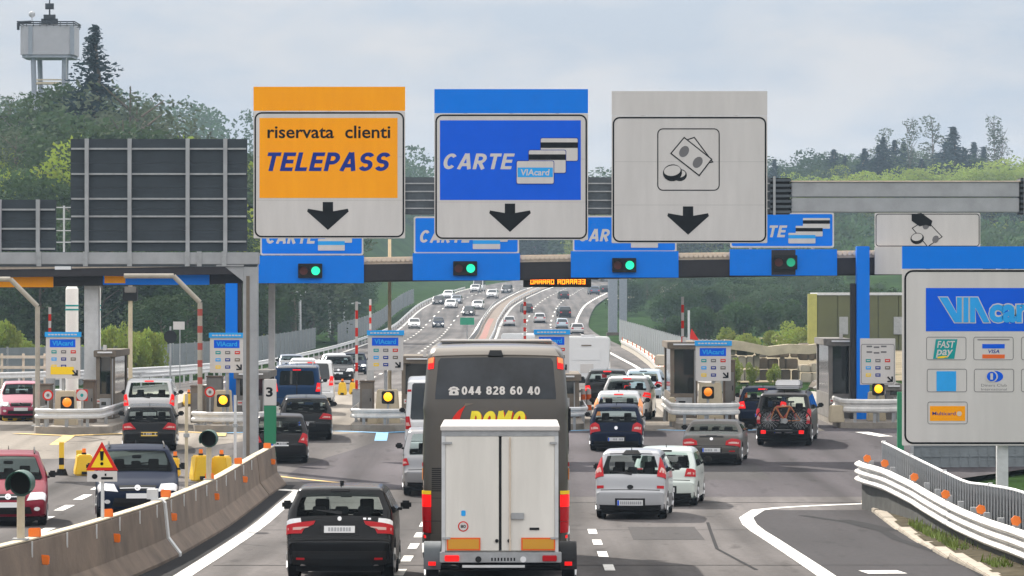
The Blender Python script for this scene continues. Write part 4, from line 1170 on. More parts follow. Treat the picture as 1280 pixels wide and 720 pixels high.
def booth(px0, px1, top, d, label, depth=4.5, m=M_brick, window=True, roof_m=None):
    t = thing('toll_booth', label, 'toll booth', (wx((px0+px1)/2, d), d, zg(d)+.2), group='toll machine booths on the islands')
    w2 = (wx(px1, d)-wx(px0, d))/2; h = wz(top, d)-t.location.z
    MB().box(-w2, w2, 0, depth, 0, .9).build('base', m, t, bevel=.02)
    for sx in (-1, 1):
        for y in (0, depth-.3): MB().box(min(sx*w2, sx*(w2-.14)), max(sx*w2, sx*(w2-.14)), y, y+.3, .903, h-.25).build('corner_post', m, t)
    MB().box(-w2-.08, w2+.08, -.1, depth+.1, h-.25+.003, h).build('roof', roof_m or m, t, bevel=.02)
    MB().box(-w2+.145, w2-.145, .06, .10, .903, h-.253).build('window', M_glass, t)
    for sx in (-1, 1): MB().box(sx*(w2-.06)-.02, sx*(w2-.06)+.02, .31, depth-.31, .903, h-.253).build('window', M_glass, t)
    MB().box(-w2*.6, w2*.6, -.06, -.003, .35, .75).build('machine_front', M_galv, t, bevel=.01)
    MB().box(-w2*.4, w2*.1, -.075, -.063, .5, .62).build('display', M_glass, t)
    MB().tube([(w2*.8, -.03, .05), (w2*.8, -.03, h-.3)], .025, 6).build('conduit', M_galv, t)
    MB().box(-w2*.9, -w2*.55, -.03, -.003, .55, .72).build('price_board', M_sign_w, t); MB().box(-w2*.86, -w2*.6, -.036, -.0305, .62, .66).build('price_stripe', M_redp, t)
    MB().box(-w2*.8, w2*.8, -.16, -.105, h-.1, h-.04).build('light_strip', M_lampw, t)
    MB().box(-.06, .06, -.16, -.04, h+.003, h+.2).build('camera_head', M_sign_w, t)
    return t
def block(px0, px1, top, d, label, m=M_cream, depth=.8):
    z = zg(d)+.19; h = wz(top, d)-z
    w2 = (wx(px1, d)-wx(px0, d))/2
    o = MB().prism([(-w2, 0), (w2, 0), (w2*.8, h), (-w2*.8, h)], 0, depth).build('concrete_block', m, None, bevel=.03, loc=(wx((px0+px1)/2, d), d, z))
    return tag(o, label, 'concrete block')
def cabinet(px0, px1, top, d, label, m=M_brick, depth=.9):
    t = thing('toll_cabinet', label, 'cabinet', (wx((px0+px1)/2, d), d, zg(d)+.2), group='machine cabinets on the toll islands')
    w2 = (wx(px1, d)-wx(px0, d))/2; h = wz(top, d)-t.location.z
    MB().box(-w2, w2, 0, depth, 0, h-.05).build('housing', m, t, bevel=.02)
    MB().box(-w2-.02, w2+.02, -.02, depth+.02, h-.047, h).build('lid', M_conc, t)
    MB().box(-w2*.75, w2*.75, -.02, -.003, h*.25, h*.8).build('door', M_conc_d, t)
    MB().box(w2*.45, w2*.6, -.04, -.021, h*.5, h*.58).build('handle', M_dark, t)
    return t
def lane_barrier(px, top, bot, d, label):
    t = thing('lane_barrier', label, 'lane barrier', (wx(px, d), d, zg(d)+.2), group='raised red and white barrier arms in the toll lanes')
    z0, z1 = wz(bot, d)-t.location.z, wz(top, d)-t.location.z
    MB().box(-.16, .16, -.16, .16, 0, max(.8, z0)).build('drive_box', M_galv, t, bevel=.02)
    n = 10; L = (z1-max(.8, z0))/n
    for i in range(n):
        za = max(.8, z0)+i*L + .002
        MB().box(-.05, .05, -.20, -.165, za, za+L-.002).build('arm_stripe', M_redp if i % 2 == 0 else M_sign_w, t)
M_pole = mat('pole_grey', (.36, .33, .28), .6, .1, var=.15, vscale=3)
M_redband = mat('faded_red', (.36, .06, .045), .6)
def ypole(px0, px1, py0, pxb, pyb, pyg, d, label, striped):
    """cream height gauge pole: upright, slanting shoulder, level arm"""
    t = thing('bent_pole', label, 'pole', (wx(pxb, d), d, zg(d)+.2), group='bent cream gauge poles at the toll lanes')
    ox, oz = t.location.x, t.location.z
    pts = [(0, 0, 0), (0, 0, wz(pyb, d)-oz), (wx(px1, d)-ox, 0, wz(py0, d)-oz), (wx(px0, d)-ox, 0, wz(py0, d)-oz)]
    MB().tube(pts, .085, 10).build('tube', M_pole, t, smooth=40)
    if striped:
        n = 9; zt = wz(pyb+6, d)-oz; zb = wz(pyg, d)-oz
        for i in range(n):
            a = zb+(zt-zb)*i/n
            if i % 2 == 0: MB().cyl((0, 0, a), (0, 0, a+(zt-zb)/n*.8), .088, n=10).build('red_band', M_redband, t)
    MB().box(-.2, .2, -.2, .2, 0, .04).build('base_plate', M_galv, t)

# island bases: centre photo column, head distance
for px, d0, hw in ((87, 138, 1.35), (285, 139.5, 1.3), (478, 140, 1.15), (690, 141, 1.15), (890, 141, 1.2), (1092, 142.5, 1.2)):
    c = wx(px, d0); island_base(c-hw, c+hw, d0, 186)
nose_paint(87, 137.0, M_yellow_paint, 2.0, 5)
nose_paint(276, 138.6, M_yellow_paint, 1.8, 2, M_blue_paint)
nose_paint(478, 139.0, M_blue_paint, 1.7, 5)
nose_paint(690, 140, M_blue_paint, 1.8, 2)
nose_paint(890, 140, M_blue_paint, 1.8, 1)
# far left island
toll_sign(79, 415, 473, 43, 141, 'payment sign with yellow strip beside the white tanks', True, True)
nose_rail(41, 124, 524, 511, 138.3, 'crash rail round the far left island with the yellow painted head', 9)
amber_lamp(84, 503, 139.2, 'dim amber lamp at the far left island head', False, .17)
round_sign(60, 494, 139.4, 'small round red rimmed sign left of the dim amber lamp')
round_sign(102.5, 494, 139.6, 'small round sign on a red square right of the dim amber lamp', True)
block(67, 95, 489, 140.2, 'cream concrete block behind the dim amber lamp')
cabinet(41, 63, 480, 142.4, 'tall cabinet left of the far left payment sign')
cabinet(104, 118, 475, 142.6, 'tall pale cabinet right of the far left payment sign', M_conc)
booth(120, 143, 438, 147, 'narrow brown booth beside the grey column on the far left island', 5)
lane_barrier(63, 384, 470, 148, 'raised striped barrier arm left of the white tanks')
ypole(-30, 13, 349, 47, 383, 478, 139.6, 'plain bent cream pole at the far left edge', False)
# second island
toll_sign(284, 416, 466, 43, 141, 'payment sign just left of the thick gantry column')
nose_rail(238, 330, 528, 515, 139.8, 'crash rail round the island behind the gantry column', 9, M_rail_w)
amber_lamp(279, 500, 140.6, 'lit amber lamp left of the thick gantry column', True, .165)
round_sign(262.5, 490, 140.8, 'small round red rimmed sign left of the lit amber lamp')
block(266, 290, 488, 141.6, 'cream concrete block behind the lit amber lamp')
cabinet(238, 256, 482, 142.6, 'brown cabinet beside the round speed sign on the second island')
cabinet(258, 277, 470, 144.5, 'dark cabinet below the second payment sign', M_conc_d)
booth(295, 333, 465, 145, 'grey banded booth hidden behind the gantry column', 5, M_conc_d)
lane_barrier(306, 364, 480, 149, 'raised barrier arm beside the left blue column')
ypole(155, 217, 345, 250, 378, 480, 140.6, 'bent pole with red and white bands by the second island', True)
# green and white number post by the gantry column
t = thing('lane_number_post', 'green and white post with black number 3 beside the gantry column', 'post', (wx(336, 121), 121, zg(121)))
d = 121; z_ = t.location.z; k_ = F/d
def q(px, py): return ((px-336)/k_, wz(py, d)-z_)
MB().box(q(330, 0)[0], q(345, 0)[0], 0, .25, 0, q(0, 507)[1]).build('green_panel', mat('panel_green', (.01, .20, .09), .5), t, bevel=.01)
MB().box(q(330, 0)[0], q(345, 0)[0], 0, .25, q(0, 507)[1]+.003, q(0, 474)[1]).build('white_panel', M_sign_w, t, bevel=.01)
a_, b_ = q(332.5, 496), q(341, 484)
text('3', (a_[0], a_[1], b_[0], b_[1]), M_black, t, -.004, bold=.03)
# third island
toll_sign(482, 413, 463, 44, 142, 'payment sign left of the grey coach')
nose_rail(438, 524, 523, 511, 140.2, 'crash rail round the island left of the grey coach', 9, M_rail_w)
amber_lamp(485, 496, 141, 'lit amber lamp left of the grey coach', True, .165)
block(468, 500, 487, 142, 'cream concrete block behind the lamp left of the grey coach')
block(459, 472, 512, 141.4, 'small low cream block under the crash rail left of the grey coach')
cabinet(450, 467, 476, 143.6, 'brown cabinet left of the payment sign by the coach')
booth(502, 560, 446, 147, 'wide brown booth partly hidden by the grey coach', 6)
lane_barrier(446, 377, 486, 148, 'raised striped barrier arm left of the tall thin mast')
lane_barrier(463, 374, 450, 178, 'dark raised barrier arm further back near the tall thin mast')
t = thing('tall_mast', 'tall thin pale mast rising behind the payment sign', 'mast', (wx(487, 150), 150, zg(150)+.2))
MB().cyl((0, 0, 0), (0, 0, wz(299, 150)-t.location.z), .07, .06, n=10).build('pole', M_cream, t, smooth=40)
MB().box(-.18, .18, -.18, .18, 0, .05).build('base_plate', M_galv, t)
# fourth island
toll_sign(690, 412, 466, 43, 143, 'payment sign right of the coach roof')
nose_rail(650, 734, 521, 509, 141, 'crash rail peeking out right of the grey coach', 9)
amber_lamp(690, 495, 141.8, 'amber lamp hidden behind the coach')
booth(664, 724, 468, 147.5, 'brown booth beside the orange and white bollards', 6)
lane_barrier(656, 372, 425, 148, 'raised striped barrier arm above the coach roof')
# fifth island
toll_sign(891.5, 426, 476, 44, 143, 'payment sign right of the queue of white cars')
nose_rail(840, 925, 519, 504, 141.2, 'crash rail in front of the payment sign right of the queue', 9, M_rail_w)
amber_lamp(885, 490, 142.2, 'dim amber lamp behind the dark convertible', False, .16)
block(872, 905, 479, 143, 'cream concrete block behind the dim lamp above the convertible')
block(836, 845, 497, 144, 'narrow cream block at the left end of the crash rail behind the convertible')
booth(838, 872, 428, 148, 'brown booth with dark window left of the payment sign', 6)
cabinet(905, 919, 450, 144.5, 'tall pale cabinet right of the payment sign above the convertible', M_conc)
lane_barrier(853, 371, 470, 149, 'raised striped barrier arm right of the queue of cars')
# sixth island
toll_sign(1097, 423, 481, 44, 143.5, 'all white payment sign beside the right blue column', False)
nose_rail(1055, 1132, 516, 499, 142.6, 'crash rail on the right hand island beside the big payment sign', 9, M_rail_w)
amber_lamp(1098, 486, 143.4, 'lit amber lamp below the all white payment sign', True, .16)
block(1037, 1056, 507, 143.2, 'cream block at the left end of the right hand island')
block(1085, 1108, 490, 144.4, 'cream block behind the lamp on the right hand island')
booth(1036, 1066, 424, 147.5, 'dark booth left of the right blue column', 6, M_conc_d)
booth(1108, 1126, 480, 146, 'small dark booth under the all white payment sign', 3, M_conc_d)
lane_barrier(1067, 366, 465, 149.5, 'raised striped barrier arm against the right blue column')
stripe('edge_line', [(12.2, 139.5), (13.6, 133), (16.5, 122)], .5, M_white_paint)

d = 112; t = thing('green_post', 'dark green post at the left edge of the big payment card sign', 'post', (wx(1126, d), d, zg(d)))
MB().box(-.09, .09, 0, .18, 0, wz(490, d)-zg(d)).build('panel', MATS['panel_green'], t, bevel=.01); MB().box(-.2, .2, -.1, .3, 0, .06).build('base', M_dark, t)
# white tanks by the grey column
M_tank = mat('tank_white', (.86, .85, .82), .5, var=.05)
for px0, px1, lab in ((82, 98, 'white upright tank with green bands left of the grey column'), (119, 126, 'white upright tank half hidden right of the grey column')):
    d = 157; t = thing('white_tank', lab, 'tank', (wx((px0+px1)/2, d), d, zg(d)+.2))
    r = (wx(px1, d)-wx(px0, d))/2; h = wz(358, d)-t.location.z
    MB().cyl((0, 0, 0), (0, 0, h-.1), r, n=16).cyl((0, 0, h-.1), (0, 0, h), r, r*.75, n=16).build('shell', M_tank, t, smooth=40)
    for py in (382, 387): MB().cyl((0, 0, wz(py, d)-t.location.z-.03), (0, 0, wz(py, d)-t.location.z+.03), r+.012, n=16).build('band', M_teal, t, smooth=40)

# yellow water filled blocks
def yblock(px, py, wpx, hpx, label, rz=0):
    d = d_at(py, 60, 200); k_ = F/d
    w2, h = wpx/k_/2, hpx/k_
    t = thing('barrier_block', label, 'traffic block', (wx(px, d), d, zg(d)), rz, group='yellow plastic barrier blocks')
    MB().prism([(-w2, 0), (w2, 0), (w2, h*.25), (w2*.86, h*.55), (w2*.74, h), (-w2*.74, h), (-w2*.86, h*.55), (-w2, h*.25)], -.3, .3).build('body', M_ylb, t, bevel=.04)
    MB().box(-w2*.35, w2*.35, -.34, -.303, h*.06, h*.2).build('foot_slot', M_dark, t)
    MB().cyl((0, 0, h), (0, 0, h+.05), .07, n=10).build('filler_cap', M_dark, t)
    MB().box(-.05, .05, -.02, .02, h+.051, h+.17).build('reflector', M_refl, t)
yblock(251, 601, 24, 32, 'yellow barrier block left of the hooded signal by the gantry', .3)
yblock(277, 600, 24, 30, 'yellow barrier block right of the hooded signal by the gantry', -.2)
yblock(105, 594, 24, 26, 'yellow barrier block left of the dark blue car', .2)
yblock(219, 596, 12, 24, 'yellow barrier block half hidden behind the dark blue car')
yblock(12, 526, 18, 17, 'yellow barrier block in front of the pink car, left one', .2)
yblock(33, 525, 16, 17, 'yellow barrier block in front of the pink car, right one', -.2)
yblock(236, 508, 14, 16, 'yellow barrier block behind the dark estate car', .2)
yblock(428, 494, 11, 16, 'orange yellow block behind the black wagon, left one')
yblock(441, 493, 9, 15, 'orange yellow block behind the black wagon, right one')
# thin yellow and black delineator
d = d_at(594, 60, 200); t = thing('delineator', 'yellow and black upright delineator beside the yellow block', 'post', (wx(77, d), d, zg(d)))
MB().cyl((0, 0, 0), (0, 0, .18), .18, .12, n=10).build('base', M_rubber, t)
MB().box(-.07, .07, -.03, .03, .18, .95).build('blade', M_ylb, t); MB().box(-.072, .072, -.034, -.0305, .3, .5).build('band', M_dark, t)
t = thing('delineator', 'plain yellow panel beside the thin delineator', 'post', (wx(85, d-1), d+2, zg(d+2))); MB().box(-.09, .09, -.03, .03, 0, .62).build('blade', M_ylb, t); MB().box(-.15, .15, -.1, .1, 0, .05).build('base', M_rubber, t)
# bollards beside the black suv
for px, lab in ((729, 'orange and white bollard beside the black off-roader, left one'), (736, 'orange and white bollard beside the black off-roader, right one')):
    d = 150.5; t = thing('bollard', lab, 'bollard', (wx(px, d), d, zg(d)+.2), group='orange and white bollards by the booth')
    for i in range(5): MB().cyl((0, 0, .2*i+.002), (0, 0, .2*i+.2), .12-.008*i, .112-.008*i, n=10).build('band', M_orp if i % 2 else M_sign_w, t, smooth=40)
# red and white roadwork bits left of the bike van
for i, (px, py, lab) in enumerate(((928, 512, 'orange and white roadwork bollard at the fifth island, lower one'), (931, 500, 'orange and white roadwork bollard at the fifth island, upper one'))):
    d = 146+4*i; t = thing('bollard', lab, 'bollard', (wx(px, d), d, zg(d)+.2), group='orange and white bollards by the booth')
    for j in range(5): MB().cyl((0, 0, .22*j+.002), (0, 0, .22*j+.22), .13-.008*j, .122-.008*j, n=10).build('band', M_orp if j % 2 else M_sign_w, t, smooth=40)

# street clutter behind the left fence
d = 190
t = thing('camera_pole', 'pole with dark equipment boxes behind the left fence', 'pole', (wx(163, d), d, terrain(wx(163, d), d)))
zz = t.location.z
MB().cyl((0, 0, 0), (0, 0, wz(356, d)-zz), .1, n=10).build('pole', M_cream, t, smooth=40)
MB().box(-.35, .35, -.2, .2, wz(376, d)-zz, wz(360, d)-zz).build('equipment_box', M_dark, t, bevel=.03)
MB().box(-.25, .3, -.35, -.21, wz(366, d)-zz, wz(358, d)-zz).build('camera_head', M_conc_d, t, bevel=.03)
MB().box(-.25, .45, -.1, .1, wz(354, d)-zz, wz(352, d)-zz).build('lamp_head', M_lampw, t)
d = 210
t = thing('round_sign', 'round dark sign seen from behind with a white plate beside it', 'road sign', (wx(213, d), d, zg(d)))
MB().cyl((0, 0, 0), (0, 0, wz(408, d)-zg(d)), .05, n=8).build('pole', M_galv, t)
MB().disc((0, -.03, wz(421, d)-zg(d)), .34, .02, 20).build('disc', M_dark, t)
MB().box(.15, .75, -.05, -.02, wz(412, d)-zg(d), wz(402, d)-zg(d)).build('plate', M_sign_w, t)
MB().cyl((.5, .0, 0), (.5, 0, wz(403, d)-zg(d)), .03, n=8).build('pole', M_galv, t)
# ================================================================ trees, bushes, hillside
def leaf_mat(name, col, var=.38):
    m = bpy.data.materials.new(name); m.use_nodes = True
    nt = m.node_tree; n = nt.nodes; l = nt.links; b = n['Principled BSDF']
    b.inputs['Roughness'].default_value = .9; b.inputs['Specular IOR Level'].default_value = .06
    g = n.new('ShaderNodeAttribute'); g.attribute_name = 'tint'
    oi = n.new('ShaderNodeObjectInfo')
    a = n.new('ShaderNodeMath'); a.operation = 'MULTIPLY_ADD'; a.inputs[1].default_value = var; a.inputs[2].default_value = 1 - var/2
    l.new(g.outputs['Fac'], a.inputs[0])
    c = n.new('ShaderNodeMath'); c.operation = 'MULTIPLY_ADD'; c.inputs[1].default_value = .4; c.inputs[2].default_value = .8
    l.new(oi.outputs['Random'], c.inputs[0])
    p = n.new('ShaderNodeMath'); p.operation = 'MULTIPLY'; l.new(a.outputs[0], p.inputs[0]); l.new(c.outputs[0], p.inputs[1])
    v = n.new('ShaderNodeVectorMath'); v.operation = 'SCALE'; v.inputs[0].default_value = col; l.new(p.outputs[0], v.inputs['Scale'])
    hs = n.new('ShaderNodeHueSaturation'); l.new(v.outputs['Vector'], hs.inputs['Color'])
    h2 = n.new('ShaderNodeMath'); h2.operation = 'MULTIPLY_ADD'; h2.inputs[1].default_value = .05; h2.inputs[2].default_value = .475
    l.new(g.outputs['Fac'], h2.inputs[0]); l.new(h2.outputs[0], hs.inputs['Hue'])
    l.new(hs.outputs['Color'], b.inputs['Base Color'])
    # leaves let some light through
    tl = n.new('ShaderNodeBsdfTranslucent'); l.new(hs.outputs['Color'], tl.inputs['Color'])
    mx_ = n.new('ShaderNodeMixShader'); mx_.inputs['Fac'].default_value = .28
    l.new(b.outputs[0], mx_.inputs[1]); l.new(tl.outputs[0], mx_.inputs[2])
    l.new(mx_.outputs[0], n['Material Output'].inputs['Surface'])
    return m
M_leaf = leaf_mat('leaves_green', (.045, .078, .032))
M_leaf_y = leaf_mat('leaves_spring', (.22, .27, .04))
M_leaf_g = leaf_mat('leaves_grey', (.085, .11, .068))
M_leaf_d = leaf_mat('needles_dark', (.012, .028, .030))
M_leaf_b = leaf_mat('leaves_bright', (.22, .27, .06))
def leaves(name, lobes, n, size, seed, m, flat=.0):
    r = random.Random(seed); vs = []; fs = []; tint = []
    tot = sum(l[3]*l[4]*l[5] for l in lobes)**.0
    wts = [(l[3]*l[4] + l[4]*l[5]) for l in lobes]; W = sum(wts)
    for l, w_ in zip(lobes, wts):
        cx, cy, cz, rx, ry, rz = l; k = int(n*w_/W); base = r.random()
        for _ in range(k):
            while True:
                u = Vector((r.uniform(-1, 1), r.uniform(-1, 1), r.uniform(-1, 1)))
                if .25 < u.length < 1: break
            u = u.normalized()*(.55 + .45*r.random()**.5)
            p = Vector((cx+u.x*rx, cy+u.y*ry, cz+u.z*rz))
            a = Vector((r.gauss(0, 1), r.gauss(0, 1), r.gauss(0, 1))).normalized(); b = a.orthogonal().normalized()
            s_ = size*r.uniform(.5, 1.3)
            i = len(vs); vs += [p-a*s_-b*s_*.6, p+a*s_-b*s_*.45, p+a*s_*.8+b*s_*.6, p-a*s_*.7+b*s_*.5]; fs.append((i, i+1, i+2, i+3))
            tint.append(min(1, max(0, .6*base + .4*r.random())))
    me = bpy.data.meshes.new(name); me.from_pydata([tuple(v) for v in vs], [], fs)
    at = me.attributes.new('tint', 'FLOAT', 'FACE')
    for i, t_ in enumerate(tint): at.data[i].value = t_
    me.materials.append(m)
    return me
def trunk_mesh(h, r, seed, limbs=5, z0=.35, spread=.13):
    rr = random.Random(seed); mb = MB(); p = Vector((0, 0, -.5)); pts = [p]
    for i in range(1, 6): pts.append(Vector((rr.uniform(-.02, .02)*h, rr.uniform(-.02, .02)*h, h*i/5)))
    for i in range(5): mb.cyl(pts[i], pts[i+1], r*(1-.17*i), r*(1-.17*(i+1)), n=6, cap=False)
    for i in range(limbs):
        z = h*(z0 + (.95-z0)*i/limbs); a = rr.uniform(0, 6.28)
        b = Vector((0, 0, z)); e = b + Vector((math.cos(a)*h*spread, math.sin(a)*h*spread, h*.12))
        mb.cyl(b, e, r*.45, r*.12, n=5, cap=False)
    return mb.mesh('trunk')
# unit trees: height 1 m, scaled later by instance scale
def lobes_broad(seed, wide=.34, n=9):
    r = random.Random(seed); L = [(0, 0, .60, wide*.8, wide*.8, .30)]
    for i in range(n+5):
        a = r.uniform(0, 6.28); z = r.uniform(.32, .86) if i < n else r.uniform(.12, .34); q = wide*(1.05 - abs(z-.55)*1.3)*r.uniform(.4, .8)
        s_ = r.uniform(.11, .2); L.append((q*math.cos(a), q*math.sin(a), z, s_, s_, s_*r.uniform(.7, 1)))
    return L
def conifer_mesh(seed, n=1500):
    r = random.Random(seed); vs = []; fs = []; tint = []
    tiers = 26
    for t_ in range(tiers):
        f = t_/tiers; z = .08 + .91*f; rad = (.22*(1-f)**.85 + .004)*r.uniform(.75, 1.2)
        nb = 13 if f < .7 else 8
        for b_ in range(nb):
            a = r.uniform(0, 6.28); L = rad*r.uniform(.45, 1.4); droop = .35*L + .01
            k = 13
            for j in range(k):
                q = (j+.5)/k; x, y, zz = math.cos(a)*L*q, math.sin(a)*L*q, z - droop*q*q + .02*r.uniform(-1, 1)
                s_ = .021*(1.25-q*.6)*(1.15-.8*f); d1 = Vector((r.gauss(0, 1), r.gauss(0, 1), r.gauss(0, .5))).normalized()*s_; d2 = Vector((r.gauss(0, .6), r.gauss(0, .6), -1)).normalized()*s_*.9
                i = len(vs); P_ = Vector((x, y, zz)); vs += [P_-d1, P_+d1, P_+d1*.5+d2, P_-d1*.6+d2]; fs.append((i, i+1, i+2, i+3)); tint.append(r.random())
    me = bpy.data.meshes.new('crown'); me.from_pydata([tuple(v) for v in vs], [], fs)
    at = me.attributes.new('tint', 'FLOAT', 'FACE')
    for i, q in enumerate(tint): at.data[i].value = q
    me.materials.append(M_leaf_d); return me
KINDS = {'broad': [], 'spring': [], 'grey': [], 'conifer': [], 'bare': []}
for s_ in range(4):
    KINDS['broad'].append((leaves('crown', lobes_broad(s_), 4200, .0135, s_, M_leaf), trunk_mesh(.7, .022, s_)))
    KINDS['spring'].append((leaves('crown', lobes_broad(s_+20, .36), 4000, .0125, s_+20, M_leaf_y), trunk_mesh(.7, .018, s_+20)))
    KINDS['grey'].append((leaves('crown', lobes_broad(s_+40, .30, 11), 2400, .010, s_+40, M_leaf_g), trunk_mesh(.9, .016, s_+40, 9)))
for s_ in range(3): KINDS['conifer'].append((conifer_mesh(s_), trunk_mesh(.95, .016, s_, 0)))
for s_ in range(2):
    L = [(random.Random(s_*9+i).uniform(-.05, .05), 0, .45+.055*i, .045, .045, .04) for i in range(10)]
    KINDS['bare'].append((leaves('crown', L, 900, .0065, s_+60, M_leaf_g), trunk_mesh(.97, .006, s_+60, 16, .3, .045)))
for k_ in KINDS:
    for c_, t_ in KINDS[k_]:
        if not t_.materials: t_.materials.append(M_trunk)
NAMES = {'broad': ('broadleaf_tree', 'dark green broadleaf tree'), 'spring': ('spring_tree', 'yellow green spring tree'), 'grey': ('young_tree', 'grey green airy tree'),
         'conifer': ('conifer', 'dark conifer'), 'bare': ('bare_tree', 'tall thin almost bare tree')}
def tree(px, d, top, kind, label, group, wide=1., cat='tree', i=None):
    x = wx(px, d); z = terrain(x, d)-.3; h = wz(top, d)-z
    if h < 1.2 or (d < 880 and roadL(d)-3.5 < x < roadR(d)+4): return None
    nm, _ = NAMES[kind]
    t = thing(nm, label, cat, (x, d, z), rnd.uniform(0, 6.28), group)
    c_, k_ = KINDS[kind][rnd.randrange(len(KINDS[kind])) if i is None else i]
    a = link('trunk', k_, None, t); b = link('crown', c_, None, t)
    if kind in ('broad', 'spring', 'grey'): h *= 1.09
    for o in (a, b): o.scale = (h*wide, h*wide, h)
    return t
# left hill, silhouette in the photograph: column -> top row
SIL = [(-40, 150), (0, 146), (15, 128), (40, 150), (60, 145), (80, 112), (105, 105), (140, 132), (158, 108), (175, 125), (200, 143), (225, 160), (260, 166), (300, 176), (340, 192), (400, 210), (470, 222), (520, 226), (560, 226)]
G1 = 'trees covering the hill on the left'
tree(118, 440, 23, 'conifer', 'tall dark conifer standing beside the water tower', G1, 1.6, i=0)
tree(163, 430, 103, 'grey', 'airy grey green tree at the crest right of the conifer', G1, 1.3)
tree(13, 470, 122, 'grey', 'small sparse tree at the left edge of the crest', G1, .9)
tree(96, 445, 118, 'broad', 'dark green tree at the foot of the tall conifer', G1, 1.2)
tree(72, 425, 128, 'broad', 'mid green tree in front of the water tower leg', G1, 1.2)
lab = {'broad': 'dark green broadleaf tree on the left hill', 'grey': 'grey green airy tree on the left hill', 'spring': 'yellow green tree on the left hill', 'conifer': 'dark conifer on the left hill'}
r5 = random.Random(5)
for row, (d0, drop) in enumerate(((470, 0), (440, 14), (410, 40), (385, 75), (360, 110), (340, 145), (322, 175))):
    px = -30 + 9*row
    while px < 330 + (200 if row < 2 else -10*row):
        top = interp(SIL, px) + drop + r5.uniform(-7, 11) + (8 if row == 0 else 0) + 16*sstep(170, 260, px)
        kd = r5.choices(['broad', 'grey', 'spring'], (6, 3 if row < 3 else 1, .5))[0]
        dd = d0 + r5.uniform(-10, 10)
        if row == 0 and px < 150: top = max(top, 140)
        tree(px, dd, top, kd, lab[kd], G1, r5.uniform(1.0, 1.5))
        px += r5.uniform(24, 40)
# wood behind the oncoming carriageway, seen under the canopy
G2 = 'dark trees behind the oncoming carriageway'
for i in range(26):
    px = 325 + i*8.2 + r5.uniform(-4, 4); d = r5.uniform(520, 640) + (i*3)
    if px > 448: continue
    tree(px, d, r5.uniform(330, 362), 'broad', 'dark green tree beside the far oncoming carriageway', G2, 1.3)
# ridge far behind, across the middle and right
SIL2 = [(500, 228), (600, 232), (700, 224), (735, 214), (755, 199), (775, 216), (830, 226), (900, 222), (955, 205), (975, 186), (990, 205), (1005, 205), (1025, 190), (1060, 190), (1090, 200), (1110, 186), (1140, 190), (1170, 200), (1200, 195), (1230, 205), (1260, 205), (1300, 200)]
G3 = 'trees along the far ridge'
lab3 = {'broad': 'blue green tree on the far ridge', 'spring': 'yellow green tree on the far right slope', 'conifer': 'dark conifer on the far ridge', 'bare': 'tall bare tree rising above the far ridge', 'grey': 'pale airy tree on the far ridge'}
for px, top, wd in ((1104, 172, 1.5), (1118, 176, 1.6), (1130, 178, 1.5), (1098, 182, 1.4), (1192, 158, 1.9), (1182, 178, 2.0), (1205, 186, 1.9), (1218, 178, 1.7), (1230, 184, 1.6), (1170, 196, 1.7), (1152, 200, 1.5), (1080, 186, 1.8), (1042, 188, 1.7), (1056, 196, 1.6), (968, 200, 1.6)):
    tree(px, 955 + rnd.uniform(-20, 20), top-4, 'conifer', lab3['conifer'], G3, wd*1.25)
for px, top in ((1137, 146), (1166, 142), (1243, 142), (1252, 160), (1103, 158)):
    tree(px, 950, top, 'bare', lab3['bare'], G3, 1.6)
for row, (d0, drop, kinds) in enumerate(((1010, 0, ('broad',)), (960, 14, ('broad', 'spring')), (900, 34, ('spring', 'spring', 'broad')), (850, 62, ('spring', 'broad')))):
    px = 500 if row == 0 else 735 if row == 1 else 960
    while px < 1300:
        top = interp(SIL2, px) + drop + r5.uniform(-4, 9) + 4
        kd = r5.choice(kinds)
        tree(px, d0 + r5.uniform(-14, 14), top, kd, lab3[kd] if not (kd == 'broad' and row > 1) else 'mid green tree on the far right slope', G3, r5.uniform(1.2, 1.7))
        px += r5.uniform(18, 30)
for px, top, wd in ((962, 196, 1.5), (978, 184, 1.4), (994, 202, 1.3), (1012, 200, 1.6), (1030, 186, 1.4), (1048, 184, 1.6), (1068, 182, 1.6), (1086, 186, 1.5), (1112, 182, 1.5), (1140, 190, 1.5), (1160, 194, 1.5), (1182, 186, 1.5), (1205, 182, 1.5), (1228, 190, 1.5), (1256, 198, 1.5), (1275, 196, 1.5), (1292, 198, 1.5)):
    tree(px, 965 + r5.uniform(-12, 12), top + 17, 'broad', 'dark broadleaf tree standing between conifers on the far ridge', G3, wd*.8)
for i in range(16):
    px = 782 + i*5.4; d = 610 + i*13 + r5.uniform(-8, 8)
    tree(px, d, r5.uniform(346, 360), 'broad', 'dark tree beside the far outbound carriageway', G3, 1.3)
for i in range(16):
    d = 300 + 22*i; x = roadL(d) - 6 - r5.uniform(0, 3)
    tree(640 + x*F/d, d, 360 + (CAMZ - terrain(x, d) - r5.uniform(4.5, 7.5))*F/d, 'broad', 'dark tree on the bank left of the oncoming carriageway', G2, 1.4)
px = 995
while px < 1300:
    tree(px, 905+r5.uniform(-12, 12), interp([(995, 222), (1060, 220), (1120, 216), (1200, 211), (1300, 206)], px)+r5.uniform(-4, 8), 'spring', 'yellow green tree in the bright belt above the right gantry beam', G3, r5.uniform(1.3, 1.8)); px += r5.uniform(11, 17)
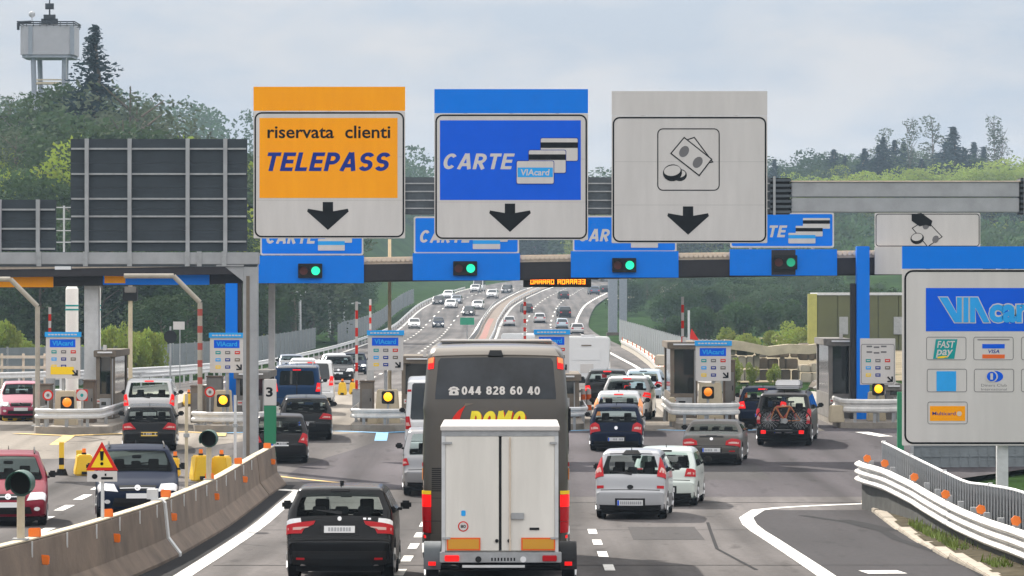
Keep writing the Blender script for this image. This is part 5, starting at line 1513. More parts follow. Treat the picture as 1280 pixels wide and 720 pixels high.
# far wood as one mass closing the gaps
wl_ = []
rw = random.Random(8)
for i in range(240):
    px = rw.uniform(-60, 1340); d = rw.uniform(1040, 1160); x = wx(px, d); z = terrain(x, d)
    h = rw.uniform(9, 13) if px > 480 else rw.uniform(12, 18); s_ = rw.uniform(3.5, 6)
    wl_.append((x, d, z+h*.5, s_, s_, h*.55))
for i in range(200):
    px = rw.uniform(640, 1340); d = rw.uniform(700, 860); x = wx(px, d)
    if x - cl(d) < 19: continue
    z = terrain(x, d); h = rw.uniform(2.5, 5); s_ = rw.uniform(2, 4); wl_.append((x, d, z+h*.35, s_, s_, h*.6))
o = link('woodland', leaves('woodland', wl_, 52000, .55, 77, M_leaf)); tag(o, 'dense wood massed along the far ridge behind the single trees', 'woodland', kind='stuff')
# bushes near the left fence
def bush_mesh(seed, m, n=1800, size=.033):
    r = random.Random(seed); L = []
    for i in range(9):
        a = r.uniform(0, 6.28); q = r.uniform(0, .5); L.append((q*math.cos(a), q*math.sin(a), r.uniform(.2, .75), .25, .25, .25))
    return leaves('foliage', L, n, size, seed, m)
BU = [bush_mesh(100+i, M_leaf_b) for i in range(3)]; BD = [bush_mesh(110+i, M_leaf) for i in range(2)]
stem = MB().cyl((0, 0, -.3), (0, 0, .6), .03, .015, n=6).cyl((0, 0, .2), (.2, .1, .6), .015, .006, n=5).mesh('stem')
def bush(px, d, top, wd, label, ms, group):
    x = wx(px, d); z = terrain(x, d)-.1; h = wz(top, d)-z
    if h < .3: return
    t = thing('bush', label, 'bush', (x, d, z), rnd.uniform(0, 6), group)
    a = link('foliage', ms[rnd.randrange(len(ms))], None, t); b = link('stem', stem, M_trunk, t)
    for o in (a, b): o.scale = (wd, wd, h)
G4 = 'bushes behind the left crash barrier'
for px, d, top, wd in ((-8, 262, 408, 2.6), (6, 256, 398, 2.6), (22, 262, 415, 2.5), (38, 258, 425, 2.4), (55, 262, 430, 2.2), (70, 262, 432, 2.2), (100, 262, 430, 2)):
    bush(px, d, top, wd, 'bright green bush behind the far left crash barrier', BU, G4)
for px, d, top, wd in ((128, 235, 410, 1.8), (142, 238, 404, 1.9), (156, 236, 400, 1.9), (170, 238, 404, 1.9), (184, 240, 408, 1.8), (198, 240, 414, 1.7), (133, 240, 418, 1.6)):
    bush(px, d, top, wd, 'yellow green bush along the left mesh fence', BU, G4)
G5 = 'bushes on the slope right of the road'
for px, d, top, wd in ((985, 330, 400, 2.6), (1000, 325, 404, 2.8), (1018, 322, 400, 2.8), (965, 340, 412, 2.0), (935, 345, 412, 2.2), (910, 350, 408, 2.6)):
    bush(px, d, top, wd, 'bright bush on the slope left of the green shed', BU, G5)
for px, d, top, wd in ((920, 228, 446, .9), (938, 226, 452, .8), (1030, 226, 456, .9), (1040, 224, 450, .8), (968, 228, 450, .9)):
    bush(px, d, top, wd, 'low bush growing in front of the sandy block wall', BU, G5)
for px, d, top, wd in ((845, 400, 392, 3.2), (862, 405, 388, 3.5), (882, 400, 380, 3.8), (905, 410, 378, 4), (930, 400, 374, 4.2), (960, 404, 372, 4.2), (990, 410, 370, 4), (830, 420, 404, 3.0), (1040, 400, 360, 4), (1080, 400, 356, 4), (1110, 410, 356, 4)):
    bush(px, d, top, wd, 'dark bush in the hedge on the slope right of the road', BD, G5)

for i in range(20):
    px = 835 + i*14 + r5.uniform(-5, 5); d = r5.uniform(560, 640)
    tree(px, d, r5.uniform(338, 356), 'broad', 'dark green tree behind the right hedge', 'dark trees on the right slope', 1.5)
for i in range(12):
    px = 850 + i*22 + r5.uniform(-5, 5); d = r5.uniform(480, 520)
    tree(px, d, r5.uniform(352, 372), 'broad', 'dark green tree low on the right slope', 'dark trees on the right slope', 1.7)
# ================================================================ water tower
d = 480; t = thing('water_tower', 'white water tower on legs with antennas above the left hill', 'water tower', (wx(61.5, d), d, terrain(wx(61.5, d), d)-1))
ox, oz = t.location.x, t.location.z
def tp(px, py): return (wx(px, d)-ox, wz(py, d)-oz)
a, b_ = tp(29, 70), tp(96, 34)
M_tower = mat('tower_white', (.40, .40, .43), .7, var=.08, vscale=.6)
M_leg = mat('tower_leg', (.27, .30, .35), .7, var=.1)
def octo(x0, x1, dep): 
    c = (x1-x0)*.08; return [(x0, c), (x0+c, 0), (x1-c, 0), (x1, c), (x1, dep-c), (x1-c, dep), (x0+c, dep), (x0, dep-c)]
MB().prism_z([(x, y-3.2) for x, y in octo(a[0], b_[0], 6.4)], a[1], b_[1]).build('tank', M_tower, t)
MB().prism_z([(x, y-3.1) for x, y in octo(a[0]+.2, b_[0]-.2, 6.2)], a[1]-.35, a[1]-.004).build('tank_floor', M_leg, t)
for x in (a[0]+1.25, b_[0]-.2): MB().box(x-.25, x+.25, -3.3, -3.205, a[1], b_[1]).build('pilaster', M_leg, t)
for x0, x1, y in ((44.5, 50.5, -2.4), (83.5, 80.5, -2.4), (47, 52, 2.2), (80, 78, 2.2)):
    p, q_ = tp(x0, 73), tp(x1, 210)
    MB().cyl((p[0], y, p[1]), (q_[0], y, min(q_[1], .2)), .30, .38, n=10).build('leg', M_leg, t, smooth=40)
for py in (101, 104.5): 
    p, q_ = tp(47, py), tp(84, py); MB().box(p[0], q_[0], -2.5, -2.35, p[1]-.08, p[1]+.08).build('walkway_rail', M_cream, t)
p, q_ = tp(47, 106), tp(84, 104); MB().box(p[0], q_[0], -2.6, -1.2, p[1]-.05, p[1]+.05).build('walkway', M_cream, t)
mb = MB()
rl = [(a[0]-.3, -3.3), (b_[0]+.1, -3.3), (b_[0]+.1, 3.3), (a[0]-.3, 3.3)]
for z in (.5, 1.0): mb.tube([(x, y, b_[1]+z*.45) for x, y in rl+rl[:1]], .08, 5)
for i in range(9): 
    x = a[0]+(b_[0]-a[0])*i/8
    for y in (-3.3, 3.3): mb.cyl((x, y, b_[1]-.1), (x, y, b_[1]+.5), .05, n=5)
mb.build('roof_rail', M_dark, t)
p = tp(62, -8); mb = MB().cyl((p[0], 0, b_[1]), (p[0], 0, p[1]), .13, .06, n=8)
mb.build('mast', M_dark, t)
for px, py, w_ in ((62, 8, .5), (62, 22, .7), (58, 27, .6), (66, 27, .6)):
    p = tp(px, py); MB().box(p[0]-w_, p[0]+w_, -.25, .25, p[1]-.35, p[1]+.35).build('antenna', M_dark, t)
p = tp(40, 18); MB().cyl((p[0], 0, b_[1]), (p[0], 0, p[1]), .06, n=6).sphere((p[0], 0, p[1]), .4, 8, 5).build('antenna', M_galv, t)
MB().tube([(a[0]-.35, -2, a[1]+3), (a[0]-.35, -2, b_[1]+.4), (a[0]+1.2, -2, b_[1]+.5)], .18, 6).build('pipe', M_dark, t)
MB().cyl((b_[0]-.9, -3, a[1]-.3), (b_[0]-.9, -3, 3), .07, n=6).build('ladder', M_galv, t)
# dark flat building at far left of the crest
t = thing('hill_building', 'dark flat roofed building on the crest below the water tower', 'building', (wx(20, 470), 470, terrain(wx(20, 470), 470)-1))
MB().box(-6, 2.6, 0, 5, 0, wz(146, 470)-t.location.z).build('wall', M_conc_d, t); MB().box(-6.2, 2.8, -.2, 5.2, wz(146, 470)-t.location.z+.003, wz(144, 470)-t.location.z).build('roof', M_dark, t)
for i in range(3): MB().box(-5+2.5*i, -3.6+2.5*i, -.05, -.003, wz(170, 470)-t.location.z, wz(158, 470)-t.location.z).build('window', M_glass, t)

# ================================================================ green shed, walls and rubble on the right
d = 300; t = thing('green_shed', 'olive green panelled shed with yellow corner post on the right', 'shed', (wx(1010, d), d, terrain(wx(1010, d), d)-.4))
oz = t.location.z; x1 = wx(1250, d)-t.location.x; hh = wz(369, d)-oz
M_shed = mat('shed_green', (.095, .10, .034), .6, var=.12, vscale=.6); M_shed_y = mat('shed_yellow', (.40, .39, .10), .6, var=.08)
n = 9
for i in range(n):
    a0, a1 = .7+(x1-.7)*i/n, .7+(x1-.7)*(i+1)/n
    MB().box(a0+.02, a1-.02, 0, .12, 0, hh).build('panel', M_shed, t, bevel=.02)
MB().box(.7, x1, .13, 7, 0, hh-.05).build('wall', M_shed, t)
MB().box(0, .68, -.06, .5, 0, hh+.1).build('corner_post', M_shed_y, t, bevel=.03)
MB().box(.69, x1+.1, -.1, 7.1, hh+.003, hh+.18).build('roof', M_galv_l, t)
for px in (1054, 1122, 1160): 
    a = wx(px, d)-t.location.x; MB().box(a-.3, a+.35, -.1, -.003, wz(418, d)-oz, wz(396, d)-oz).build('vent', M_galv, t, bevel=.02)
d = 232
M_sand = mat('sandy_wall', (.50, .44, .35), .9, var=.3, vscale=.8, bump=.4, bscale=6)
t = thing('retaining_wall', 'sunlit sandy block wall with rubble behind the right toll lanes', 'wall', (wx(915, d), d, zg(d)-.2))
oz = t.location.z
rb = random.Random(3)
def blocks(px0, px1, pyt, pyb, y, m, nx, nz):
    x0, x1 = wx(px0, d)-t.location.x, wx(px1, d)-t.location.x; z0, z1 = wz(pyb, d)-oz, wz(pyt, d)-oz
    for j in range(nz):
        cuts = [0] + sorted(min(.97, max(.03, (i+rb.uniform(-.3, .3))/nx)) for i in range(1, nx)) + [1]
        for i in range(nx):
            a0, a1 = x0+(x1-x0)*cuts[i], x0+(x1-x0)*cuts[i+1]; c0, c1 = z0+(z1-z0)*j/nz, z0+(z1-z0)*(j+1)/nz - (rb.uniform(0, .25) if j == nz-1 else 0)
            pass
            o = MB().box((a0-a1)/2+.02, (a1-a0)/2-.02, 0, .8, 0, (c1-c0)*rb.uniform(.86, .98)).build('block', m if rb.random() < .75 else rb.choice((M_conc_d, M_sand, M_brick)), t, bevel=.05, loc=((a0+a1)/2, y+rb.uniform(-.15, .2), c0))
            o.rotation_euler = (rb.uniform(-.04, .04), rb.uniform(-.035, .035), rb.uniform(-.22, .22))
blocks(912, 950, 428, 476, 0, M_sand, 4, 3); blocks(950, 1000, 433, 476, 1.2, M_brick, 4, 3); blocks(1000, 1042, 452, 478, -.4, M_sand, 3, 2); blocks(1000, 1050, 428, 451, 1.5, M_brick, 4, 2)
blocks(820, 912, 440, 476, 3, M_sand, 6, 2)
t2 = thing('wall_coping', 'pale irregular capping along the sandy wall', 'coping', (wx(915, d), d, wz(428, d)))
pts = [(wx(p, d)-t2.location.x, -.1, wz(y, d)-t2.location.z) for p, y in ((905, 427), (930, 430), (960, 436), (985, 433), (1010, 434), (1040, 430), (1060, 431))]
MB().sweep([(-.4, -.4), (.5, -.4), (.5, .14), (-.4, .14)], pts).build('capping', M_cream, t2)
for i in range(9):
    px = rb.uniform(1020, 1045); dd = rb.uniform(205, 226); s_ = rb.uniform(.25, .7)
    o = MB().sphere((0, 0, 0), s_, 7, 4, .6).mesh('rock')
    for v in o.vertices: v.co *= rb.uniform(.8, 1.15)
    o = link('rock', o, M_conc_d if i % 2 else M_brick, None, (wx(px, dd), dd, terrain(wx(px, dd), dd)+.1)); tag(o, 'rough rock lying below the sandy wall', 'rock', 'rocks lying below the sandy wall')
# dirt slope sheet and hillside track
vs = []; fs = []
for i, dd in enumerate(range(236, 420, 12)):
    for x in (13.5, 20, 28, 40): vs.append((x, dd, terrain(x, dd)+.02))
for i in range(len(vs)//4-1):
    for k_ in range(3): fs.append((i*4+k_, i*4+k_+1, i*4+k_+5, i*4+k_+4))
struct('dirt_slope', MB().add(vs, fs), M_dirt)
vs = []; fs = []
for dd in range(700, 860, 10):
    c = interp([(700, 17), (780, 22), (860, 34)], dd)+cl(dd)-4
    for x in (c, c+5, c+11): vs.append((x, dd, terrain(x, dd)+.05))
for i in range(len(vs)//3-1):
    for k_ in range(2): fs.append((i*3+k_, i*3+k_+1, i*3+k_+4, i*3+k_+3))
struct('embankment', MB().add(vs, fs), M_conc_l)
# viaduct pillars at the right of the road, far away
d = 520
for px, w_ in ((766, 1.2), (779, 1.0)):
    t = thing('far_gantry', 'blue grey steel upright of a far road gantry, %s one' % ('left' if px < 770 else 'right'), 'gantry', (wx(px, d), d, terrain(wx(px, d), d)-.2))
    MB().box(-w_/2, w_/2, 0, .8, 0, wz(338, d)-t.location.z).build('leg', M_leg, t); MB().box(-w_/2-.2, w_/2+.2, -.2, 1, 0, .5).build('base', M_conc, t)
for px, py, dd in ((375, 366, 420), (336, 370, 420), (412, 372, 500), (430, 376, 520), (445, 380, 540)):
    t = thing('light_pole', 'pale lighting pole beside the oncoming carriageway', 'pole', (wx(px, dd), dd, terrain(wx(px, dd), dd)-.1), group='pale lighting poles beside the oncoming carriageway')
    MB().cyl((0, 0, 0), (0, 0, wz(py, dd)-t.location.z), .18, .12, n=8).build('pole', M_galv_l, t); MB().box(-.6, .6, -.2, .2, wz(py, dd)-t.location.z, wz(py, dd)-t.location.z+.2).build('lamp', M_galv_l, t)
# green road sign between the carriageways
d = 480; t = thing('green_sign', 'small green road sign on the median beyond the toll lanes', 'road sign', (wx(584, d), d, zg(d)))
MB().box(-.85, .85, -.05, 0, wz(406, d)-zg(d), wz(397, d)-zg(d)).build('board', mat('road_sign_green', (.0, .30, .16), .5), t); MB().cyl((0, .05, 0), (0, .05, wz(398, d)-zg(d)), .07, n=8).build('pole', M_galv, t)
# thin poles and a red warning sign behind the fifth island
d = 215; t = thing('thin_pole', 'thin pale pole behind the booth of the fifth island', 'pole', (wx(861, d), d, zg(d)))
MB().cyl((0, 0, 0), (0, 0, wz(388, d)-zg(d)), .06, n=8).build('pole', M_galv_l, t); MB().box(-.12, .12, -.1, .1, 0, .1).build('base', M_conc, t)
t = thing('red_sign', 'tilted red triangular sign beside the thin pale pole', 'road sign', (wx(868, d), d+1, zg(d)))
MB().prism([(-.25, wz(424, d)-zg(d)), (.3, wz(426, d)-zg(d)), (-.1, wz(411, d)-zg(d))], 0, .05).build('board', M_redp, t); MB().cyl((0, .08, 0), (0, .08, wz(420, d)-zg(d)), .04, n=8).build('pole', M_galv, t)
# wooden fence and pale wall at far left
d = 205; t = thing('post_fence', 'pale wooden rail fence at the far left edge', 'fence', (wx(20, d), d, terrain(wx(20, d), d)))
for py in (446, 459): MB().box(-3.2, 1.6, 0, .08, wz(py+2, d)-t.location.z, wz(py-1.5, d)-t.location.z).build('rail', M_trim, t)
for i in range(5): MB().box(-3+1.1*i, -2.88+1.1*i, .085, .2, -.3, wz(442, d)-t.location.z).build('post', M_trim, t)

# ================================================================ haze
M_haze = bpy.data.materials.new('haze'); M_haze.use_nodes = True
nt = M_haze.node_tree; nt.nodes.clear()
o_ = nt.nodes.new('ShaderNodeOutputMaterial'); v_ = nt.nodes.new('ShaderNodeVolumePrincipled')
v_.inputs['Color'].default_value = (.60, .79, 1.0, 1); v_.inputs['Density'].default_value = .00016; v_.inputs['Anisotropy'].default_value = 0
nt.links.new(v_.outputs[0], o_.inputs['Volume'])
o = MB().box(-1000, 1000, -90, 2020, -6, 75).build('haze', M_haze); o['kind'] = 'stuff'
# ================================================================ vehicles
def chaikin(p, n=2):
    for _ in range(n):
        q = [p[0]]
        for a, b in zip(p[:-1], p[1:]):
            q.append((a[0]*.78+b[0]*.22, a[1]*.78+b[1]*.22)); q.append((a[0]*.22+b[0]*.78, a[1]*.22+b[1]*.78))
        q.append(p[-1]); p = q
    return p
TYPES = {
 # L length, H height, W half width, gc ground clearance, bz bumper top, wz/wy lower edge of rear window, ry roof rear, my roof middle, fy roof front, cy/cz cowl, hz nose, wr wheel radius
 'suv':   dict(L=4.57,H=1.66,W=.925,gc=.30,bz=.72,wz=1.14,wy=.17,ry=.46,my=2.0,fy=2.75,cy=3.45,cz=1.12,hz=.92,wr=.36,tum=.27,pl=.10),
 'mpv':   dict(L=4.05,H=1.63,W=.845,gc=.22,bz=.66,wz=1.06,wy=.14,ry=.34,my=1.7,fy=2.35,cy=3.25,cz=1.02,hz=.80,wr=.31,tum=.27,pl=.10),
 'bigmpv':dict(L=4.8,H=1.76,W=.92,gc=.24,bz=.66,wz=1.08,wy=.14,ry=.36,my=2.2,fy=3.0,cy=3.95,cz=1.08,hz=.82,wr=.33,tum=.18,pl=.09),
 'hatch': dict(L=4.1,H=1.48,W=.86,gc=.21,bz=.60,wz=.93,wy=.15,ry=.50,my=1.75,fy=2.4,cy=3.15,cz=.96,hz=.74,wr=.31,tum=.25,pl=.12),
 'wagon': dict(L=4.6,H=1.47,W=.88,gc=.21,bz=.60,wz=.95,wy=.14,ry=.48,my=2.1,fy=2.8,cy=3.5,cz=.98,hz=.74,wr=.32,tum=.26,pl=.11),
 'small': dict(L=3.6,H=1.47,W=.80,gc=.21,bz=.62,wz=.96,wy=.13,ry=.36,my=1.5,fy=2.1,cy=2.8,cz=.98,hz=.76,wr=.29,tum=.22,pl=.12),
 'van':   dict(L=4.9,H=1.96,W=.95,gc=.26,bz=.62,wz=1.15,wy=.08,ry=.20,my=2.6,fy=3.5,cy=4.35,cz=1.15,hz=.90,wr=.33,tum=.12,pl=.06),
 'bigvan':dict(L=5.6,H=2.55,W=1.0,gc=.28,bz=.60,wz=1.30,wy=.05,ry=.12,my=3.0,fy=4.1,cy=4.9,cz=1.30,hz=.95,wr=.35,tum=.09,pl=.05),
 'coupe': dict(L=4.64,H=1.32,W=.90,gc=.19,bz=.56,wz=.93,wy=.98,ry=1.50,my=2.3,fy=2.75,cy=3.4,cz=.92,hz=.70,wr=.33,tum=.30,pl=.13, trunk=True),
}
def make_chain(p):
    L, H, gc, bz, wz_, wy, ry, my, fy, cy, cz_, hz = [p[k] for k in ('L','H','gc','bz','wz','wy','ry','my','fy','cy','cz','hz')]
    if p.get('trunk'):
        r = [(.10, gc), (.02, gc+.12), (0, bz), (.05, bz+.04), (.10, wz_-.10), (.22, wz_-.015), (.55, wz_+.01), (wy, wz_+.015), (ry, H-.10), (ry+.18, H-.03)]
    else:
        r = [(.08, gc), (.01, gc+.12), (0, bz-.04), (.01, bz), (.06, bz+.03), (wy-.045, wz_-.07), (wy, wz_), (ry, H-.13), (ry+.05, H-.07), (ry+.22, H-.025)]
    return chaikin(r + [(my, H), (fy, H-.06), (fy+.12, H-.11), (cy, cz_), (cy+.10, cz_-.03), (L-.35, hz), (L-.08, hz-.12), (L, hz-.28), (L, gc+.16), (L-.08, gc)], 2)
class Body:
    def __init__(s, p):
        s.p = p; s.top = p.get('chain') or make_chain(p)
        n = len(s.top); s.nrm = []
        for i in range(n):
            a = Vector(s.top[max(0, i-1)]); b = Vector(s.top[min(n-1, i+1)]); t = (b-a).normalized(); s.nrm.append(Vector((-t.y, t.x)))
        s.imax = max(range(n), key=lambda i: s.top[i][1])
        s.r = p.get('r', .10); s.bow = p.get('bow', .05)
    def half(s, y, z):
        p = s.p; W = p['W']; k = 1.0
        zb = p['wz']
        if z > zb: k *= 1 - p['tum']*min(1, (z-zb)/(p['H']-zb))
        else: k *= 1 - .05*((z-.62*zb)/(.62*zb))**2
        pl = p['pl']
        k *= 1 - pl*.8*max(0, 1-y/.8)**2 - pl*1.2*max(0, 1-(p['L']-y)/1.1)**2
        return W*k
    def pt(s, P, n, a):                    # a: signed arc distance from the centre line across the surface
        bow0 = s.bow*(abs(n[0])**.5 if abs(n[0]) > .3 else .5)
        In = Vector(P) - n*(s.r+bow0)
        Wd = s.half(In.x, In.y); v = abs(a); sg = 1 if a >= 0 else -1
        if v <= Wd - s.r: x = v; th = 0; ins = 0
        else:
            th = (v-(Wd-s.r))/s.r
            ins_extra = 0
            if th > math.pi/2: ins_extra = (th-math.pi/2)*s.r; th = math.pi/2
            x = Wd - s.r + s.r*math.sin(th); ins = s.r*(1-math.cos(th)) + ins_extra
        ins += bow0*(x/Wd)**2
        N = Vector((sg*math.sin(th), n.x*math.cos(th), n.y*math.cos(th)))
        q = Vector(P) - n*ins
        return Vector((sg*x, q.x, q.y)), N
    def end(s, z, rear=True):
        rng_ = range(0, s.imax) if rear else range(len(s.top)-2, s.imax-1, -1)
        for i in rng_:
            a, b = s.top[i], s.top[i+1]
            lo, hi = (a[1], b[1]) if rear else (b[1], a[1])
            if lo - 1e-9 <= z <= hi + 1e-9 and hi > lo:
                t = (z-a[1])/(b[1]-a[1])
                return (a[0]+(b[0]-a[0])*t, z), (s.nrm[i]*(1-t)+s.nrm[i+1]*t).normalized()
        i = s.imax if z > 1 else (0 if rear else len(s.top)-1)
        return s.top[i], s.nrm[i]
    def patch(s, poly, eps=.008, rear=True, step=.12, thick=.012):
        """surface patch on the rear or front: poly in (arc x, z)"""
        bm = bmesh.new(); f = bm.faces.new([bm.verts.new((q[0], 0, q[1])) for q in poly])
        xs = [q[0] for q in poly]; zs = [q[1] for q in poly]
        def cuts(lo, hi, ax):
            n = int((hi-lo)/step)
            for i in range(1, n+1):
                v = lo + (hi-lo)*i/(n+1); no = (1, 0, 0) if ax == 0 else (0, 0, 1); co = (v, 0, 0) if ax == 0 else (0, 0, v)
                bmesh.ops.bisect_plane(bm, geom=bm.verts[:]+bm.edges[:]+bm.faces[:], plane_co=co, plane_no=no)
        cuts(min(xs), max(xs), 0); cuts(min(zs), max(zs), 2)
        mb = MB(); idx = {}
        bm.verts.index_update()
        for v in bm.verts:
            P_, n = s.end(v.co.z, rear); c, N = s.pt(P_, n, v.co.x)
            idx[v.index] = len(mb.v); mb.v.append(tuple(c + N*eps))
        o = len(mb.v)
        for v in bm.verts:
            P_, n = s.end(v.co.z, rear); c, N = s.pt(P_, n, v.co.x); mb.v.append(tuple(c + N*(eps-thick)))
        nv = len(bm.verts)
        for f in bm.faces: mb.f.append(tuple(idx[v.index] for v in f.verts))
        for e in bm.edges:
            if e.is_boundary:
                a, b = (v.index for v in e.verts); mb.f.append((idx[a], idx[b], o+b, o+a))
        bm.free(); return mb
    def side(s, poly, eps=.006):
        bm = bmesh.new(); bm.faces.new([bm.verts.new((0, q[0], q[1])) for q in poly])
        for z in [.3+.12*i for i in range(18)]:
            bmesh.ops.bisect_plane(bm, geom=bm.verts[:]+bm.edges[:]+bm.faces[:], plane_co=(0, 0, z), plane_no=(0, 0, 1))
        bm.verts.index_update(); out = []
        for sg in (-1, 1):
            mb = MB(); mb.v = [(sg*(s.half(v.co.y, v.co.z)+eps), v.co.y, v.co.z) for v in bm.verts]
            mb.f = [tuple(v.index for v in f.verts) for f in bm.faces]; out.append(mb)
        bm.free(); return out
    def shell(s, holes=True, wins=None):
        p = s.p; L, gc, wr = p['L'], p['gc'], p['wr']; top = s.top; n = len(top)
        R = wr + .055
        low = []
        for ya in (p['L']-p.get('fa', .86), p.get('ra', .80)):
            for i in range(9):
                h = math.asin(min(1, max(-1, (gc-wr)/R))); a = h + (math.pi-2*h)*i/8
                low.append((ya + R*math.cos(a), wr + R*math.sin(a)))
        loop = list(top) + low; nn = list(s.nrm) + [Vector((0, 0))]*len(low)
        inset = []
        for P_, q in zip(loop, nn):
            bow0 = s.bow*(abs(q[0])**.5 if abs(q[0]) > .3 else .5) if q.length else 0
            v = Vector(P_) - q*((s.r+bow0) if q.length else 0); inset.append((v.x, v.y))
        bm = bmesh.new(); f = bm.faces.new([bm.verts.new((0, a, b)) for a, b in inset])
        for z in [gc+.1, .45, .6, .75, .9, p['wz'], p['wz']+.15, p['wz']+.3, p['wz']+.45, p['H']-.18]:
            bmesh.ops.bisect_plane(bm, geom=bm.verts[:]+bm.edges[:]+bm.faces[:], plane_co=(0, 0, z), plane_no=(0, 0, 1))
        for y in (.25, .5, .8, L-1.1, L-.7, L-.35):
            bmesh.ops.bisect_plane(bm, geom=bm.verts[:]+bm.edges[:]+bm.faces[:], plane_co=(0, y, 0), plane_no=(0, 1, 0))
        bm.verts.index_update(); mb = MB()
        for sg in (-1, 1):
            o = len(mb.v); mb.v += [(sg*s.half(v.co.y, v.co.z), v.co.y, v.co.z) for v in bm.verts]
            mb.f += [tuple(o+v.index for v in f.verts) for f in bm.faces]
        bm.free()
        fr = [0, .35, .7, .93]
        hw = s.holes = []
        if holes:
            za, zb = wins or (p['wz']+.03, p['H']-.17)
            for i in range(n-1):
                zmid = (top[i][1]+top[i+1][1])/2
                if za < zmid < zb and i < s.imax and (not p.get('trunk') or top[i][0] > p['wy']-.02): hw.append(i)
                if p['cz']+.02 < zmid < p['H']-.12 and i > s.imax and top[i][0] < p['cy']: hw.append(i)
        rows = []
        for i, (P_, q) in enumerate(zip(top, s.nrm)):
            bow0 = s.bow*(abs(q[0])**.5 if abs(q[0]) > .3 else .5); In = Vector(P_)-q*(s.r+bow0); Wd = s.half(In.x, In.y); fl = Wd-s.r
            arcs = [fl + s.r*math.radians(t) for t in (30, 60, 90)]
            pos = [f_*fl for f_ in fr] + [fl] + arcs
            av = [-a for a in pos[:0:-1]] + pos
            o = len(mb.v); mb.v += [tuple(s.pt(P_, q, a)[0]) for a in av]; rows.append((o, len(av)))
        for i in range(n-1):
            (o, k), (o2, _) = rows[i], rows[i+1]; c = k//2
            for j in range(k-1):
                if i in hw and c-3 <= j <= c+2: continue
                mb.f.append((o+j, o+j+1, o2+j+1, o2+j))
        # floor and wheel wells between the two sides
        o = len(mb.v)
        for y, z in [top[-1]] + low + [top[0]]:
            W_ = s.half(y, z)*.99; mb.v += [(-W_, y, z), (W_, y, z)]
        for i in range(len(low)+1): mb.f.append((o+2*i, o+2*i+1, o+2*i+3, o+2*i+2))
        return mb
WHEELS = {}
M_glass_f = glass_mat('glass_front', (.30, .38, .40), .10)
M_lens_in = mat('lamp_inner', (.62, .40, .36), .25, spec=.4)
M_plate_mark = mat('plate_print', (.36, .37, .39), .6)
def wheel(parent, x, y, r, sg, wd=.2):
    key = (round(r, 3), sg, wd)
    if key not in WHEELS:
        tm = MB().cyl((-wd/2, 0, 0), (wd/2, 0, 0), r, n=22).mesh('tyre', 50, bevel=.02)
        a = sg*(wd/2+.002); rm = MB().cyl((a-sg*.02, 0, 0), (a+sg*.006, 0, 0), r*.66, n=18)
        for i in range(5):
            an = i*2*math.pi/5; c, s_ = math.cos(an), math.sin(an); q = []
            rm.cyl((a+sg*.014, r*.1*c, r*.1*s_), (a+sg*.014, r*.6*c, r*.6*s_), r*.09, r*.06, n=5)
        WHEELS[key] = (tm, rm.mesh('rim', 40))
    tm, rm = WHEELS[key]
    t = link('wheel', tm, M_rubber, parent, (x, y, r)); link('rim', rm, M_rim, t)
    return t
def mirror_poly(poly): return [(-x, z) for x, z in poly][::-1]
